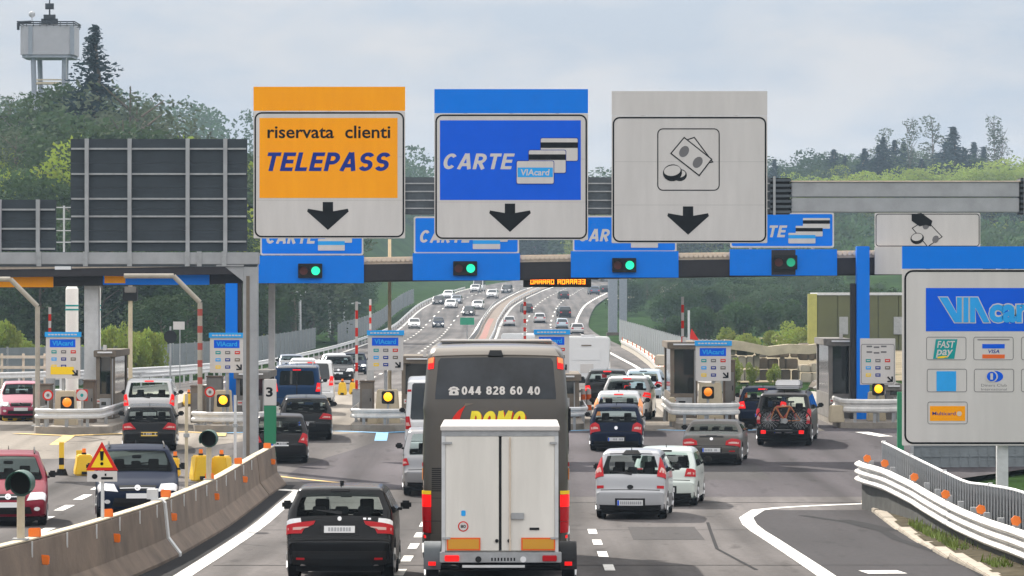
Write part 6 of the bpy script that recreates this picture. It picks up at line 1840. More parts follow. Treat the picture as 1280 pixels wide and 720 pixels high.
def car(name, label, cat, kind, px, d, yaw, pm, group=None, lights=None, lit=False, plate=None, plate_m=None, plate_lab=None, front=False, rails=False, extras=None,
        win=None, low=None, see=True, far=False, flip=False, ref_z=0., brake_on=None, x=None, wiper=True, side_glass=True, cdims=None):
    p = dict(TYPES[kind]);
    if cdims: p.update(cdims)
    B = Body(p)
    L, H, W = p['L'], p['H'], p['W']
    X0 = wx(px, d) if x is None else x
    ang = math.radians(yaw if flip else -yaw) + (math.pi if flip else 0)
    dz = zg(d+.5) ; pitch = math.atan2(zg(d+4)-zg(d), 4)
    t = thing(name, label, cat, (X0, d, zg(d)+.006), 0, group)
    t.rotation_euler = (pitch if not flip else -pitch, 0, ang)
    if flip: # front faces the camera: move so that the nose sits at d
        v = Matrix.Rotation(ang, 3, 'Z') @ Vector((0, -L, 0)); t.location = (X0 + v.x, d + v.y, zg(d+L)+.006)
    B.shell(see).build('body', pm, t, smooth=38)
    ra, fa, wr = p.get('ra', .80), L-p.get('fa', .86), p['wr']
    for y in (ra, fa):
        for sg in (-1, 1):
            if far: link('wheel', MB().cyl((-.1, 0, 0), (.1, 0, 0), wr, n=12).mesh('wheel') if ('far', wr) not in WHEELS else WHEELS[('far', wr)], M_rubber, t, (sg*(W*.96-.10), y, wr))
            else: wheel(t, sg*(W*.965-.10), y, wr, sg)
    # glazing
    zt = H-.135
    ww = win or {}
    z0, z1 = ww.get('z0', p['wz']+.005), ww.get('z1', zt)
    def hw(z, rear=True):
        P_, q = B.end(z, rear); In = Vector(P_)-q*.13; return B.half(In.x, In.y)-B.r
    f0, f1 = ww.get('f', (.97, .96))
    a0, a1 = hw(z0)*f0, hw(z1)*f1
    gm = M_glass_t if see else M_glass
    def corner(a0, a1, z0, z1, r=.05):
        return [(-a0+r, z0), (a0-r, z0), (a0, z0+r), (a1, z1-r), (a1-r, z1), (-a1+r, z1), (-a1, z1-r), (-a0, z0+r)]
    if not flip or not far:
        B.patch(corner(a0, a1, z0, z1), .006).build('rear_window', gm, t, smooth=40)
    zf0, zf1 = p['cz']+.005, H-.115
    b0, b1 = hw(zf0, False)*.98, hw(zf1, False)*.97
    B.patch(corner(b0, b1, zf0, zf1), .006, False).build('windscreen', (M_glass_f if flip and see else gm), t, smooth=40)
    if side_glass:
        zb, ztop = p['wz']+.03, H-.16
        ya, yb = (p['wy'] if not p.get('trunk') else p['wy']+.1)+.32, p['cy']-.12
        yc, yd = p['fy']-.02, p['ry']+.30
        cuts = 3 if L > 4.3 and not p.get('trunk') else 2
        edges_b = [ya+(yb-ya)*f_ for f_ in ([0, .27, .62, 1] if cuts == 3 else [0, .46, 1])]
        edges_t = [yd+(yc-yd)*f_ for f_ in ([0, .30, .66, 1] if cuts == 3 else [0, .5, 1])]
        for i in range(cuts):
            q = [(edges_b[i]+.03, zb), (edges_b[i+1]-.03, zb), (edges_t[i+1]-.03, ztop), (edges_t[i]+.03, ztop)]
            for mb in B.side(q): mb.build('side_window', M_glass, t)
    if see:
        mb = MB(); yb = (p['wy']+.1 if not p.get('trunk') else p['wy']+.35)
        sx = W*.42
        if not p.get('trunk'): mb.box(-W*.78, W*.78, yb, yb+.06, .45, p['wz']-.02)
        mb.box(-W*.80, W*.80, yb+.06, p['cy']+.1, .32, .5)
        mb.box(-W*.74, W*.74, yb+.75, yb+.95, .5, p['wz']-.06)
        for x_ in (-sx, 0, sx):
            mb.box(x_-.11, x_+.11, yb+.72, yb+.82, p['wz']-.06, p['wz']+.13)
        yf = p['my']+.15
        for x_ in (-sx, sx):
            mb.box(x_-.24, x_+.24, yf, yf+.18, .5, p['wz']-.02); mb.box(x_-.12, x_+.12, yf-.02, yf+.1, p['wz']-.02, p['wz']+.22)
        mb.box(-W*.74, W*.74, p['cy']-.35, p['cy']+.05, .5, p['cz']-.08)
        mb.box(-.11, .11, p['fy']+.15, p['fy']+.18, H-.30, H-.22)
        mb.build('seats', M_seat, t, bevel=.03)
    # lower bumper
    gc = p['gc']
    lz = low if low is not None else gc+.12
    wl = hw(gc+.05)+B.r*1.2
    B.patch([(-wl, gc+.005), (wl, gc+.005), (wl, lz), (-wl, lz)], .010).build('bumper_lower', M_plastic, t, smooth=40)
    MB().box(-W*.80, W*.80, .25, L-.25, gc-.10, gc+.06).build('underbody', M_dark, t)
    if far: lights = lights or [[(W*.55, .7), (W*.9, .7), (W*.9, .9), (W*.6, .9)]]
    # tail lamps
    lm = M_tail_on if lit else M_tail
    for i, ent in enumerate(lights or []):
        poly, m_ = (ent if isinstance(ent, tuple) and not isinstance(ent[0], float) and len(ent) == 2 and not isinstance(ent[1], tuple) else (ent, lm))
        cx_, cz_ = sum(q[0] for q in poly)/len(poly), sum(q[1] for q in poly)/len(poly)
        hh = max(q[1] for q in poly)-min(q[1] for q in poly)
        inn = [(cx_+(q[0]-cx_)*.62, cz_-hh*.10+(q[1]-cz_)*.26) for q in poly]
        for pl_, in_ in ((poly, inn), (mirror_poly(poly), mirror_poly(inn))):
            lo = B.patch(pl_, .022, step=.07, thick=.03).build('tail_lamp', m_, t, smooth=50)
            if not far and isinstance(m_, bpy.types.Material): B.patch(in_, .027, step=.1, thick=.005).build('lens', M_lens_in, lo)
    if not far:
        # tailgate seam lines and number plate
        zs = p['bz']+.035
        ws = hw(zs)*.98
        B.patch([(-ws, zs), (ws, zs), (ws, zs+.014), (-ws, zs+.014)], .003, thick=.006).build('tailgate_seam', M_dark, t)
        if plate:
            pz, ph, pw = plate; x_ = plate[3] if len(plate) > 3 else 0
            P_, q = B.end(pz); c, N = B.pt(P_, q, 0)
            B.patch([(x_-pw-.05, pz-ph/2-.04), (x_+pw+.05, pz-ph/2-.04), (x_+pw+.05, pz+ph/2+.04), (x_-pw-.05, pz+ph/2+.04)], .004, thick=.006).build('plate_recess', M_plastic if plate_lab != 'body' else pm, t)
            pt = B.patch([(x_-pw, pz-ph/2), (x_+pw, pz-ph/2), (x_+pw, pz+ph/2), (x_-pw, pz+ph/2)], .016).build('number_plate', plate_m or M_plate, t)
            rr_ = random.Random(px); mb = None
            if not plate_m: B.patch([(x_-pw+.005, pz-ph/2+.005), (x_-pw+.045, pz-ph/2+.005), (x_-pw+.045, pz+ph/2-.005), (x_-pw+.005, pz+ph/2-.005)], .0195, thick=.003).build('plate_strip', M_blue2, pt)
            xx = x_-pw+.07
            while xx < x_+pw-.06:
                q_ = rr_.uniform(.024, .044)
                if rr_.random() < .85: B.patch([(xx, pz-ph*.28), (xx+q_, pz-ph*.28), (xx+q_, pz+ph*.28), (xx, pz+ph*.28)], .0195, thick=.003).build('plate_mark', M_plate_mark, pt)
                xx += q_+.014
        # high brake lamp
        zc = z1+.03 if not p.get('trunk') else p['wz']-.05
        B.patch([(-.16, zc-.015), (.16, zc-.015), (.16, zc+.02), (-.16, zc+.02)], .012, thick=.02).build('brake_lamp', M_tail_on if (lit if brake_on is None else brake_on) else M_plastic, t)
        if wiper and not p.get('trunk'):
            B.patch([(-.02, z0-.02), (.03, z0-.03), (.04, z0+.03), (-.4, z0+.06), (-.4, z0+.045)], .018, thick=.01).build('wiper', M_dark, t)
        # door mirrors
        ym, zm = p['cy']-.42, p['cz']+.03
        for sg in (-1, 1):
            xm = B.half(ym, zm)
            mb = MB().box(min(sg*(xm+.03), sg*(xm+.22)), max(sg*(xm+.03), sg*(xm+.22)), ym-.06, ym+.07, zm, zm+.15)
            o = mb.build('door_mirror', M_plastic, t, bevel=.035, smooth=50); MB().box(min(sg*(xm-.03), sg*(xm+.06)), max(sg*(xm-.03), sg*(xm+.06)), ym-.02, ym+.03, zm-.02, zm+.03).build('mirror_arm', M_plastic, o)
        for mb in B.side([(p['cy']-1.15, p['wz']-.20), (p['cy']-.98, p['wz']-.20), (p['cy']-.98, p['wz']-.17), (p['cy']-1.15, p['wz']-.17)], .02): mb.build('door_handle', M_plastic, t)
        for yy in (p['cy']-1.22, p['cy']-.1):
            for mb in B.side([(yy-.006, gc+.1), (yy+.006, gc+.1), (yy+.006, p['wz']), (yy-.006, p['wz'])], .003): mb.build('door_seam', M_dark, t)
        if rails:
            for sg in (-1, 1):
                xr = sg*(B.half(2, H)-.06)
                MB().tube([(xr, p['ry']+.45, H-.06), (xr, p['ry']+.55, H+.03), (xr, p['fy']-.2, H+.02), (xr, p['fy']-.05, H-.06)], .018, 6).build('roof_rail', M_dark, t, smooth=50)
        MB().cyl((0, p['ry']+.35, H-.04), (0, p['ry']+.28, H+.06), .012, .006, n=6).build('antenna', M_dark, t)
    if front:
        hz = p['hz']
        hp = [(W*.46, hz-.22), (W*.98, hz-.16), (W*1.02, hz-.01), (W*.56, hz-.05)]
        for q in (hp, mirror_poly(hp)): B.patch(q, .014, False, .08).build('headlamp', M_lampw, t, smooth=50)
        if front == 'lit':
            for sg in (-1, 1): B.patch([(sg*W*.70+x_, hz-.12+z_) for x_, z_ in ellipse(0, 0, .085, .05, 10)], .02, False, .2).build('headlamp_bulb', M_head_on, t)
        B.patch([(-W*.42, hz-.20), (W*.42, hz-.20), (W*.45, hz-.08), (-W*.45, hz-.08)], .010, False).build('grille', M_dark, t)
        B.patch(rrect(-W*.42, hz-.15, W*.42, hz-.135, .004, 2), .016, False, thick=.006).build('grille_bar', M_chrome, t)
        B.patch(ellipse(0, hz-.14, .07, .06, 14), .02, False, .3).build('badge', M_chrome, t)
        B.patch([(-W*.6, gc+.06), (W*.6, gc+.06), (W*.55, hz-.36), (-W*.55, hz-.36)], .010, False).build('air_intake', M_plastic, t)
        B.patch([(-.26, hz-.37), (.26, hz-.37), (.26, hz-.26), (-.26, hz-.26)], .018, False).build('number_plate', M_plate, t)
        for sg in (-1, 1): B.patch([(sg*W*.72+x_, gc+.17+z_) for x_, z_ in ellipse(0, 0, .07, .05, 10)], .014, False, .3).build('fog_lamp', M_lampw, t)
    if extras: extras(B, t, p)
    return t, B

P_black = paint('black', (.006, .0065, .008), .0, .25)
P_navy = paint('navy', (.006, .012, .032), .0, .42)
P_dark = paint('anthracite', (.012, .011, .012), .0, .35)
P_taupe = paint('bronze_grey', (.085, .078, .070), .2, .35)
P_silver = paint('silver', (.52, .52, .53), .35, .32)
P_white = paint('white', (.72, .73, .74), .0, .35)
P_lblue = paint('ice_blue', (.42, .50, .58), .35, .3)
P_red = paint('crimson', (.19, .006, .022), .1, .3)
P_pink = paint('magenta_red', (.36, .008, .075), .0, .35)
P_blue = paint('petrol_blue', (.004, .035, .11), .0, .3)
P_navy.node_tree.nodes['Principled BSDF'].inputs['IOR'].default_value = 1.2
P_steel = paint('steel_blue', (.08, .11, .17), .4, .3)
P_coach = mat('coach_taupe', (.066, .057, .047), .36, .2, var=.05, vscale=1.2, coat=.4)

# --- 1 black off-roader in the foreground
def x3(B, t, p):
    for q in ([(.65, 1.04), (.97, .995), (.95, 1.10), (.66, 1.11)],): 
        for pl_ in (q, mirror_poly(q)): B.patch(pl_, .02, step=.07, thick=.03).build('indicator_lamp', M_lampw, t)
    B.patch(ellipse(0, 1.09, .035, .035, 14), .018, step=.3).build('badge', M_lampw, t)
    for sg in (-1, 1): B.patch([(sg*.66-.07, .40), (sg*.66+.07, .40), (sg*.66+.07, .435), (sg*.66-.07, .435)], .016).build('reflector', M_tail, t)
    for x_, z_ in ((.40, 1.08), (.48, 1.08)): B.patch([(x_, z_), (x_+.05, z_), (x_+.05, z_+.03), (x_, z_+.03)], .012, thick=.006).build('model_letters', M_chrome, t)
    B.patch([(-.56, .26), (.56, .26), (.5, .50), (-.5, .50)], .013).build('skid_plate', M_dark, t)
    for sg in (-1, 1): B.patch([(sg*.62+x_, .29+z_) for x_, z_ in ellipse(0, 0, .05, .035, 12)], .02, step=.3).build('exhaust', M_chrome, t)
    MB().box(-.03, .03, p['ry']+.55, p['ry']+.75, p['H']-.01, p['H']+.05).build('roof_fin', M_dark, t)
    B.patch([(-.85, .74), (.85, .74), (.85, .762), (-.85, .762)], .012, thick=.012).build('bumper_step', M_plastic, t)
tl = [(.41, 1.06), (.70, 1.035), (.98, .99), (.98, .85), (.64, .85), (.60, .93), (.44, 1.0)]
car('off_roader', 'black off-roader with red tail lamps in the left lane, nearest car', 'car', 'suv', 424, 67.5, 0, P_black, lights=[tl], plate=(.915, .115, .26), plate_m=M_plate, extras=x3, low=.55, win={'f': (.93, .93), 'z0': 1.18})

# --- 2 white mpv
def mer(B, t, p):
    B.patch(ellipse(0, .765, .075, .05, 14), .014, step=.3).build('badge', M_dark, t)
    for sg in (-1, 1): B.patch([(sg*.70-.08, .735), (sg*.70+.08, .735), (sg*.70+.08, .80), (sg*.70-.08, .80)], .014).build('reflector', M_tail, t)
    B.patch([(-.5, p['H']-.10), (.5, p['H']-.10), (.46, p['H']-.06), (-.46, p['H']-.06)], .03, thick=.05).build('spoiler', MATS['paint_pearl_silver'], t)
    B.patch([(-.2, p['H']-.13), (.24, p['H']-.13), (.16, p['H']-.06), (-.12, p['H']-.06)], .045, thick=.03).build('window_tint', M_plastic, t)
tl = [(.62, 1.02), (.88, .98), (.90, 1.10), (.78, 1.38), (.68, 1.48), (.66, 1.30)]
car('compact_van', 'white compact people carrier in the middle lane with tall red lamps', 'car', 'mpv', 787.5, 93, 5.2, paint('pearl_silver', (.40, .41, .43), .15, .35), lights=[tl], plate=(.40, .125, .30), extras=mer, low=.34, win={'f': (.93, .9)})
# --- 3 small pale car beside it
car('small_car', 'pale green white small car half hidden behind the white people carrier', 'car', 'small', 830, 99, 7, paint('pale_green', (.58, .64, .60), .1, .3), lights=[[(.5, .75), (.78, .75), (.78, .95), (.55, .95)]], plate=(.42, .11, .26))
# --- 4 dark convertible
def conv(B, t, p):
    B.patch([(-.62, .98), (.62, .98), (.5, p['H']-.02), (-.5, p['H']-.02)], .004, thick=.004)
    mb = B.patch([(-.55, .37), (.55, .37), (.5, .24), (-.5, .24)][::-1], .016); mb.build('diffuser', M_plastic, t)
    B.patch([(-.36, .855), (.36, .855), (.36, .875), (-.36, .875)], .02, thick=.02).build('boot_lip', M_plastic, t)
    B.patch(ellipse(0, .80, .05, .04, 12), .016, step=.3).build('badge', M_chrome, t)
    B.patch([(-.8, .38), (.8, .38), (.8, .395), (-.8, .395)], .012, thick=.01).build('bumper_strip', M_chrome, t)
    for sg in (-1, 1): B.patch([(sg*.62-.09, .42), (sg*.62+.09, .42), (sg*.62+.09, .455), (sg*.62-.09, .455)], .014).build('reflector', M_tail, t)
tl = [(.42, .62), (.90, .60), (.92, .80), (.60, .82), (.44, .74)]
car('convertible', 'dark grey convertible with black soft top driving towards the fifth island', 'car', 'coupe', 889, 120, 6.5, P_taupe, lights=[tl], plate=(.47, .12, .27), extras=conv, low=.34, see=True)
# --- 5 bike carrier people carrier
tl = [(.72, .75), (.94, .75), (.94, 1.25), (.80, 1.25), (.74, 1.0)]
bv, Bb = car('people_carrier', 'dark people carrier with bicycles on its tail and a roof box', 'car', 'bigmpv', 979, 131, 7.5, P_dark, lights=[tl], plate=(.50, .12, .30), low=.40, rails=True, see=True)
M_bike_r = mat('bike_red', (.30, .02, .03), .4); M_bike_o = mat('bike_orange', (.34, .12, .03), .5)
def bicycle(label, loc, rz, frame_m, lean=0):
    t = thing('bicycle', label, 'bicycle', loc, rz, 'bicycles on the rear carrier')
    r = .32
    for x in (-.5, .5):
        mb = MB(); n = 20
        mb.tube([(x+r*math.cos(2*math.pi*i/n), 0, r+r*math.sin(2*math.pi*i/n)) for i in range(n+1)], .022, 5); w_ = mb.build('wheel', M_rubber, t, smooth=50)
        sp = MB()
        for i in range(8):
            a = math.pi*i/8; sp.cyl((x+r*math.cos(a), 0, r+r*math.sin(a)), (x-r*math.cos(a), 0, r-r*math.sin(a)), .005, n=4)
        sp.cyl((x, -.04, r), (x, .04, r), .03, n=8).build('spokes', M_galv, w_)
    B1, S1, H1, R1, F1 = (0.02, 0, .30), (-.14, 0, .78), (.34, 0, .74), (-.5, 0, .32), (.5, 0, .32)
    MB().tube([B1, S1, H1, B1], .024, 6).tube([B1, R1, S1], .016, 6).tube([H1, F1], .02, 6).build('frame', frame_m, t, smooth=50)
    MB().cyl(S1, (-.17, 0, .9), .014, n=6).box(-.28, -.06, -.07, .07, .90, .95).build('saddle', M_dark, t)
    MB().cyl(H1, (.32, 0, .88), .014, n=6).tube([(.36, -.26, .90), (.32, 0, .88), (.36, .26, .90)], .014, 6).build('handlebar', M_dark, t)
    MB().cyl((B1[0], -.03, B1[2]), (B1[0], .03, B1[2]), .09, n=14).build('crank', M_galv, t)
    return t
wm = Matrix.Translation(bv.location) @ bv.rotation_euler.to_matrix().to_4x4()
for i, (dy, dx, m_, lab) in enumerate(((-.14, -.06, M_bike_r, 'red bicycle on the outer side of the tail carrier'), (-.32, .10, M_bike_o, 'orange framed bicycle on the tail carrier nearest to the viewer'))):
    bicycle(lab, wm @ Vector((dx, dy, .56)), math.radians(-7.5 + (180 if i else 0)), m_)
o = MB().box(-.7, .7, -.45, .05, .50, .55).box(-.05, .05, -.1, .1, .40, .5).box(-.6, -.55, -.45, .0, .55, .62).box(.55, .6, -.45, .0, .55, .62).build('bike_carrier', M_dark, bv)
for sg in (-1, 1): MB().box(sg*.62-.08, sg*.62+.08, -.49, -.452, .45, .56).build('carrier_lamp', M_tail_on, bv)
rb_ = thing('roof_box', 'pale roof box on top of the dark people carrier', 'roof box', wm @ Vector((.05, 1.2, 1.80)), math.radians(-7.5))
MB().prism_x([(0, .06), (.1, 0), (1.6, 0), (1.8, .12), (1.6, .30), (.1, .32), (0, .2)], -.38, .42).build('shell', P_silver, rb_, bevel=.04, smooth=40); MB().box(-.39, .43, -.005, 1.7, .13, .15).build('seam', M_dark, rb_)
# --- 6 car ahead of it
car('estate_car', 'dark blue car with roof load ahead of the bicycle carrier', 'car', 'wagon', 953, 143, 5, P_navy, lights=[[(.6, .7), (.86, .7), (.86, .95), (.66, .95)]], lit=True, plate=(.45, .11, .26), rails=True)
# --- 7 queue at the fifth island
tl = [(.50, .66), (.84, .62), (.86, .88), (.66, .94), (.54, .86)]
def vw(B, t, p):
    B.patch(ellipse(0, .76, .055, .055, 14), .016, step=.3).build('badge', M_chrome, t)
car('hatchback', 'dark navy hatchback at the tail of the queue right of the coach', 'car', 'hatch', 770, 128, 2.2, P_navy, lights=[tl], plate=(.40, .115, .26), extras=vw, low=.33, see=True)
tl = [(.60, .66), (.84, .66), (.84, 1.25), (.72, 1.28), (.66, .95)]
car('estate_car', 'silver estate car with orange lamps, second in the queue', 'car', 'wagon', 773, 137.5, 2.5, P_silver, lights=[(tl, M_ind)], brake_on=True, plate=(.40, .115, .26))
tl = [(.60, .90), (.94, .86), (.94, 1.04), (.66, 1.06)]
car('white_off_roader', 'white off-roader, third in the queue right of the coach', 'car', 'suv', 783, 151, 5, P_white, lights=[tl], lit=True, plate=(.5, .115, .26))
tl = [(.66, .8), (.93, .8), (.93, 1.0), (.72, 1.0)]
car('off_roader', 'black off-roader with lit red lamps passing the toll booth', 'car', 'suv', 759, 164, 1.5, P_black, lights=[tl], lit=True, plate=(.5, .115, .26))
tl = [(.5, .78), (.88, .74), (.88, .94), (.6, .94)]
car('hatchback', 'ice blue hatchback driving off beyond the queue', 'car', 'hatch', 803, 174, 6, P_lblue, lights=[tl], plate=(.45, .115, .26))
# --- 8 left hand queues
tl = [(.42, .72), (.86, .70), (.86, .90), (.60, .93)]
car('estate_car', 'dark estate car with yellow number plate by the far left island', 'car', 'wagon', 186.5, 128, -4, P_black, lights=[tl], plate=(.56, .115, .26), plate_m=M_plate_y, low=.34)
tl = [(.72, .8), (.92, .8), (.90, 1.2), (.80, 1.22)]
car('people_carrier', 'silver people carrier ahead of the dark estate car', 'car', 'bigmpv', 186, 143, -3, P_silver, lights=[tl], lit=True, plate=(.5, .115, .26))
car('hatchback', 'black hatchback beside the green and white number post', 'car', 'hatch', 350, 121, -3, P_dark, lights=[[(.55, .66), (.86, .62), (.86, .92), (.68, .94)]], plate=(.60, .115, .26), low=.3)
car('estate_car', 'black estate car behind the blue van', 'car', 'wagon', 383, 134, -3.5, P_black, lights=[[(.42, .74), (.86, .72), (.86, .90), (.56, .93)]], plate=(.58, .115, .26), low=.3)
def vanx(B, t, p):
    H = p['H']
    for sg in (-1, 1): MB().tube([(sg*.62, .35, H-.02), (sg*.62, .35, H+.1), (sg*.62, 3.2, H+.1), (sg*.62, 3.2, H-.02)], .02, 6).build('roof_rack_rail', M_galv_l, t)
    for i in range(6): MB().box(-.7, .7, .4+i*.5, .45+i*.5, H+.10, H+.13).build('roof_rack_bar', M_galv_l, t)
    B.patch([(-.02, .6), (.02, .6), (.02, H-.12), (-.02, H-.12)], .012, thick=.01).build('door_seam', M_dark, t)
    for k_ in range(3): B.patch([(-.78+.02*k_, H-.12+.03*k_), (.78-.02*k_, H-.12+.03*k_), (.78-.02*k_, H-.11+.03*k_), (-.78+.02*k_, H-.11+.03*k_)], .02, thick=.02).build('roof_rib', M_galv_l, t)
car('van', 'blue van with roof rack waiting beside the third island', 'van', 'van', 371, 158, -2, P_blue, lights=[[(.74, .9), (.92, .9), (.92, 1.25), (.80, 1.25)]], lit=True, plate=(.5, .115, .26), extras=vanx, see=False, win={'z1': 1.72, 'f': (.86, .86)})
car('white_van', 'white van half hidden ahead of the blue van', 'van', 'van', 389, 168, -2, P_white, lights=[[(.74, .9), (.92, .9), (.92, 1.3), (.80, 1.3)]], lit=True, see=False, plate=(.5, .115, .26))
# --- 9 left of the coach
car('people_carrier', 'silver people carrier mostly hidden by the coach on its left', 'car', 'bigmpv', 547, 104, -1, paint('grey_silver', (.30, .30, .31), .5, .3), lights=[[(.74, .82), (.96, .80), (.96, 1.0), (.80, 1.0)]], plate=(.5, .115, .26))
car('white_van', 'white high van ahead of the hidden people carrier beside the coach', 'van', 'bigvan', 547, 122, -1, P_white, lights=[[(.80, 1.0), (.98, 1.0), (.98, 1.4), (.86, 1.4)]], see=False, plate=(.5, .115, .26), extras=lambda B, t, p: [B.patch([(sg*.86-.06, 2.15), (sg*.86+.06, 2.15), (sg*.86+.06, 2.22), (sg*.86-.06, 2.22)], .02).build('marker_lamp', M_tail, t) for sg in (-1, 1)])
# --- 10 oncoming
car('blue_off_roader', 'dark blue off-roader with lit headlamps coming towards the camera', 'car', 'suv', 172, 92, 6, P_navy, front='lit', flip=True, cdims={'W': .965, 'L': 4.75, 'H': 1.70}, rails=True)
car('red_off_roader', 'crimson off-roader coming towards the camera at the left edge', 'car', 'mpv', 10, 90, 7, P_red, front='lit', flip=True, cdims={'W': .90, 'L': 4.3, 'H': 1.64}, rails=True)
car('pink_car', 'magenta red car coming round the far left island', 'car', 'small', 26, 150, 6, P_pink, front='lit', flip=True, cdims={'W': .84, 'L': 3.9})
car('off_roader', 'black off-roader coming down the road beyond the toll lanes', 'car', 'suv', 423, 232, 2, P_black, front='lit', flip=True)
car('white_car', 'white estate car coming down beside the black off-roader', 'car', 'wagon', 378, 236, 2, P_white, front='lit', flip=True)
car('silver_car', 'silver car coming down behind the white estate car', 'car', 'wagon', 366, 262, 6, P_steel, front='lit', flip=True)
car('white_car', 'white car coming down behind the black off-roader', 'car', 'hatch', 419, 268, 2, P_white, front='lit', flip=True)
car('white_car', 'white hatchback with black bonnet shadow squeezed behind the black off-roader', 'car', 'mpv', 417, 250, 2, P_silver, front='lit', flip=True)
bpy.data.objects['white_car.002']['label'] = 'silver white hatchback between the black off-roader and the white car'
car('dark_car', 'dark blue car further up beside the striped barrier arm', 'car', 'hatch', 443, 272, 2, P_navy, front='lit', flip=True)
# far traffic, oncoming
FARG = 'small far cars coming down the hill'
cols = [P_silver, P_navy, P_white, P_dark, P_steel, P_white, P_silver, P_black, P_silver, P_dark, P_silver, P_navy]
fars = [(518, 411, 'hatch'), (548, 410, 'hatch'), (562, 385.5, 'wagon'), (546, 381, 'hatch'), (569, 380, 'hatch'), (559, 373, 'wagon'), (596, 387, 'hatch'), (584, 395, 'hatch'), (614, 373.5, 'suv'), (632, 367, 'bigmpv'), (593, 366, 'suv')]
fl = ['silver far car with lit lamps, lowest of the far oncoming cars', 'dark blue far car beside the silver one with lit lamps', 'white far car in the middle of the oncoming lanes', 'dark far car left of the white one on the oncoming lanes', 'steel blue far car right of the white one on the oncoming lanes',
      'white far estate car behind the dark ones on the oncoming lanes', 'silver far car near the median above the green sign', 'black far car just above the green road sign', 'silver far off-roader near the top of the oncoming lanes', 'dark far people carrier at the top beside the median', 'silver far off-roader near the top of the hill']
for (px, py, kd), c_, lb in zip(fars, cols, fl):
    d = d_at(py, 300, 815); car('far_car', lb, 'car', kd, px, d, 2 if d < 600 else -6, c_, FARG, front='lit' if d < 640 else True, flip=True, far=True, see=False)
car('far_van', 'white far van at the top of the oncoming lanes', 'van', 'bigvan', 597, d_at(364.5, 300, 815), -6, P_white, FARG, front=True, flip=True, far=True, see=False)
# far traffic, outbound
FARG2 = 'small far cars driving away up the hill'
fars = [(706, 374, 'hatch', P_dark, 'dark far car highest on the outbound lanes'), (707, 397, 'suv', P_black, 'black far car in the middle of the outbound lanes'), (703, 411, 'hatch', P_lblue, 'pale blue far car behind the camper on the outbound lanes'), (744, 368.5, 'suv', P_steel, 'steel blue far car near the right bend at the top'),
        (675, 404, 'hatch', P_silver, 'silver far car left of the pale blue one on the outbound lanes'), (660, 391, 'hatch', P_dark, 'dark far car beside the median on the outbound lanes'), (758, 366, 'wagon', P_black, 'black far car in the right bend at the top'), (637, 408, 'hatch', P_silver, 'silver far car next to the median behind the white van'), (722, 418, 'wagon', P_silver, 'silver far car just above the white camper')]
for px, py, kd, c_, lb in fars:
    d = d_at(py, 300, 815); car('far_car', lb, 'car', kd, px, d, -2 if d < 600 else -7, c_, FARG2, far=True, see=False)

# --- 11 camper and white van beyond the booths
d = 200; t = thing('camper', 'white camper with boxy body driving off beyond the coach', 'camper', (wx(733, d), d, zg(d)), math.radians(-2))
MB().prism([(-1.12, .65), (1.12, .65), (1.15, .9), (1.15, 2.6), (1.02, 2.74), (-1.02, 2.74), (-1.15, 2.6), (-1.15, .9)], 0, 4.6).build('body', P_white, t, bevel=.04, smooth=40)
MB().box(-.95, .95, 4.61, 6.3, .4, 1.9).build('cab', P_white, t, bevel=.1)
MB().box(-.7, .7, -.02, -.003, 1.6, 2.15).build('rear_window', M_plate, t); MB().box(-.25, .25, -.03, -.003, 2.3, 2.36).build('marker_lamp', M_brick, t)
MB().box(-.3, .35, -.02, -.003, .95, 1.4).build('locker_door', M_sign_w, t); MB().box(-1.05, 1.05, -.12, .3, .45, .64).build('bumper', M_dark, t)
for sg in (-1, 1): MB().box(sg*.9-.12, sg*.9+.12, -.03, -.003, .72, .9).build('tail_lamp', M_tail, t)
MB().box(1.155, 1.175, 1.2, 2.2, 1.5, 2.1).build('side_window', M_glass, t); MB().box(-.3, .4, 1.5, 2.3, 2.745, 2.84).build('roof_hatch', P_silver, t)
for y in (1.0, 5.4):
    for sg in (-1, 1): wheel(t, sg*.95, y, .34, sg)
d = 300; t = thing('camper', 'white camper van turned sideways behind the payment sign right of the coach', 'camper', (wx(668, d), d, zg(d)+.0), math.radians(-40))
MB().prism([(-1.1, .6), (1.1, .6), (1.12, 2.5), (.98, 2.65), (-.98, 2.65), (-1.12, 2.5)], -2.6, 1.4).build('body', P_white, t, bevel=.05, smooth=40)
MB().prism_x([(1.41, .5), (2.7, .5), (2.75, 1.1), (2.2, 1.3), (1.6, 2.1), (1.41, 2.1)], -1.0, 1.0).build('cab', P_white, t, bevel=.05)
MB().prism_x([(2.23, 1.32), (2.15, 1.32), (1.62, 2.03), (1.70, 2.03)], -.85, .85).build('windscreen', M_glass, t)
for sg in (-1, 1): MB().box(sg*1.01-.008, sg*1.01+.008, 1.45, 2.1, 1.25, 1.8).build('side_window', M_glass, t)
for y in (-1.6, 1.9):
    for sg in (-1, 1): wheel(t, sg*.95, y, .34, sg)

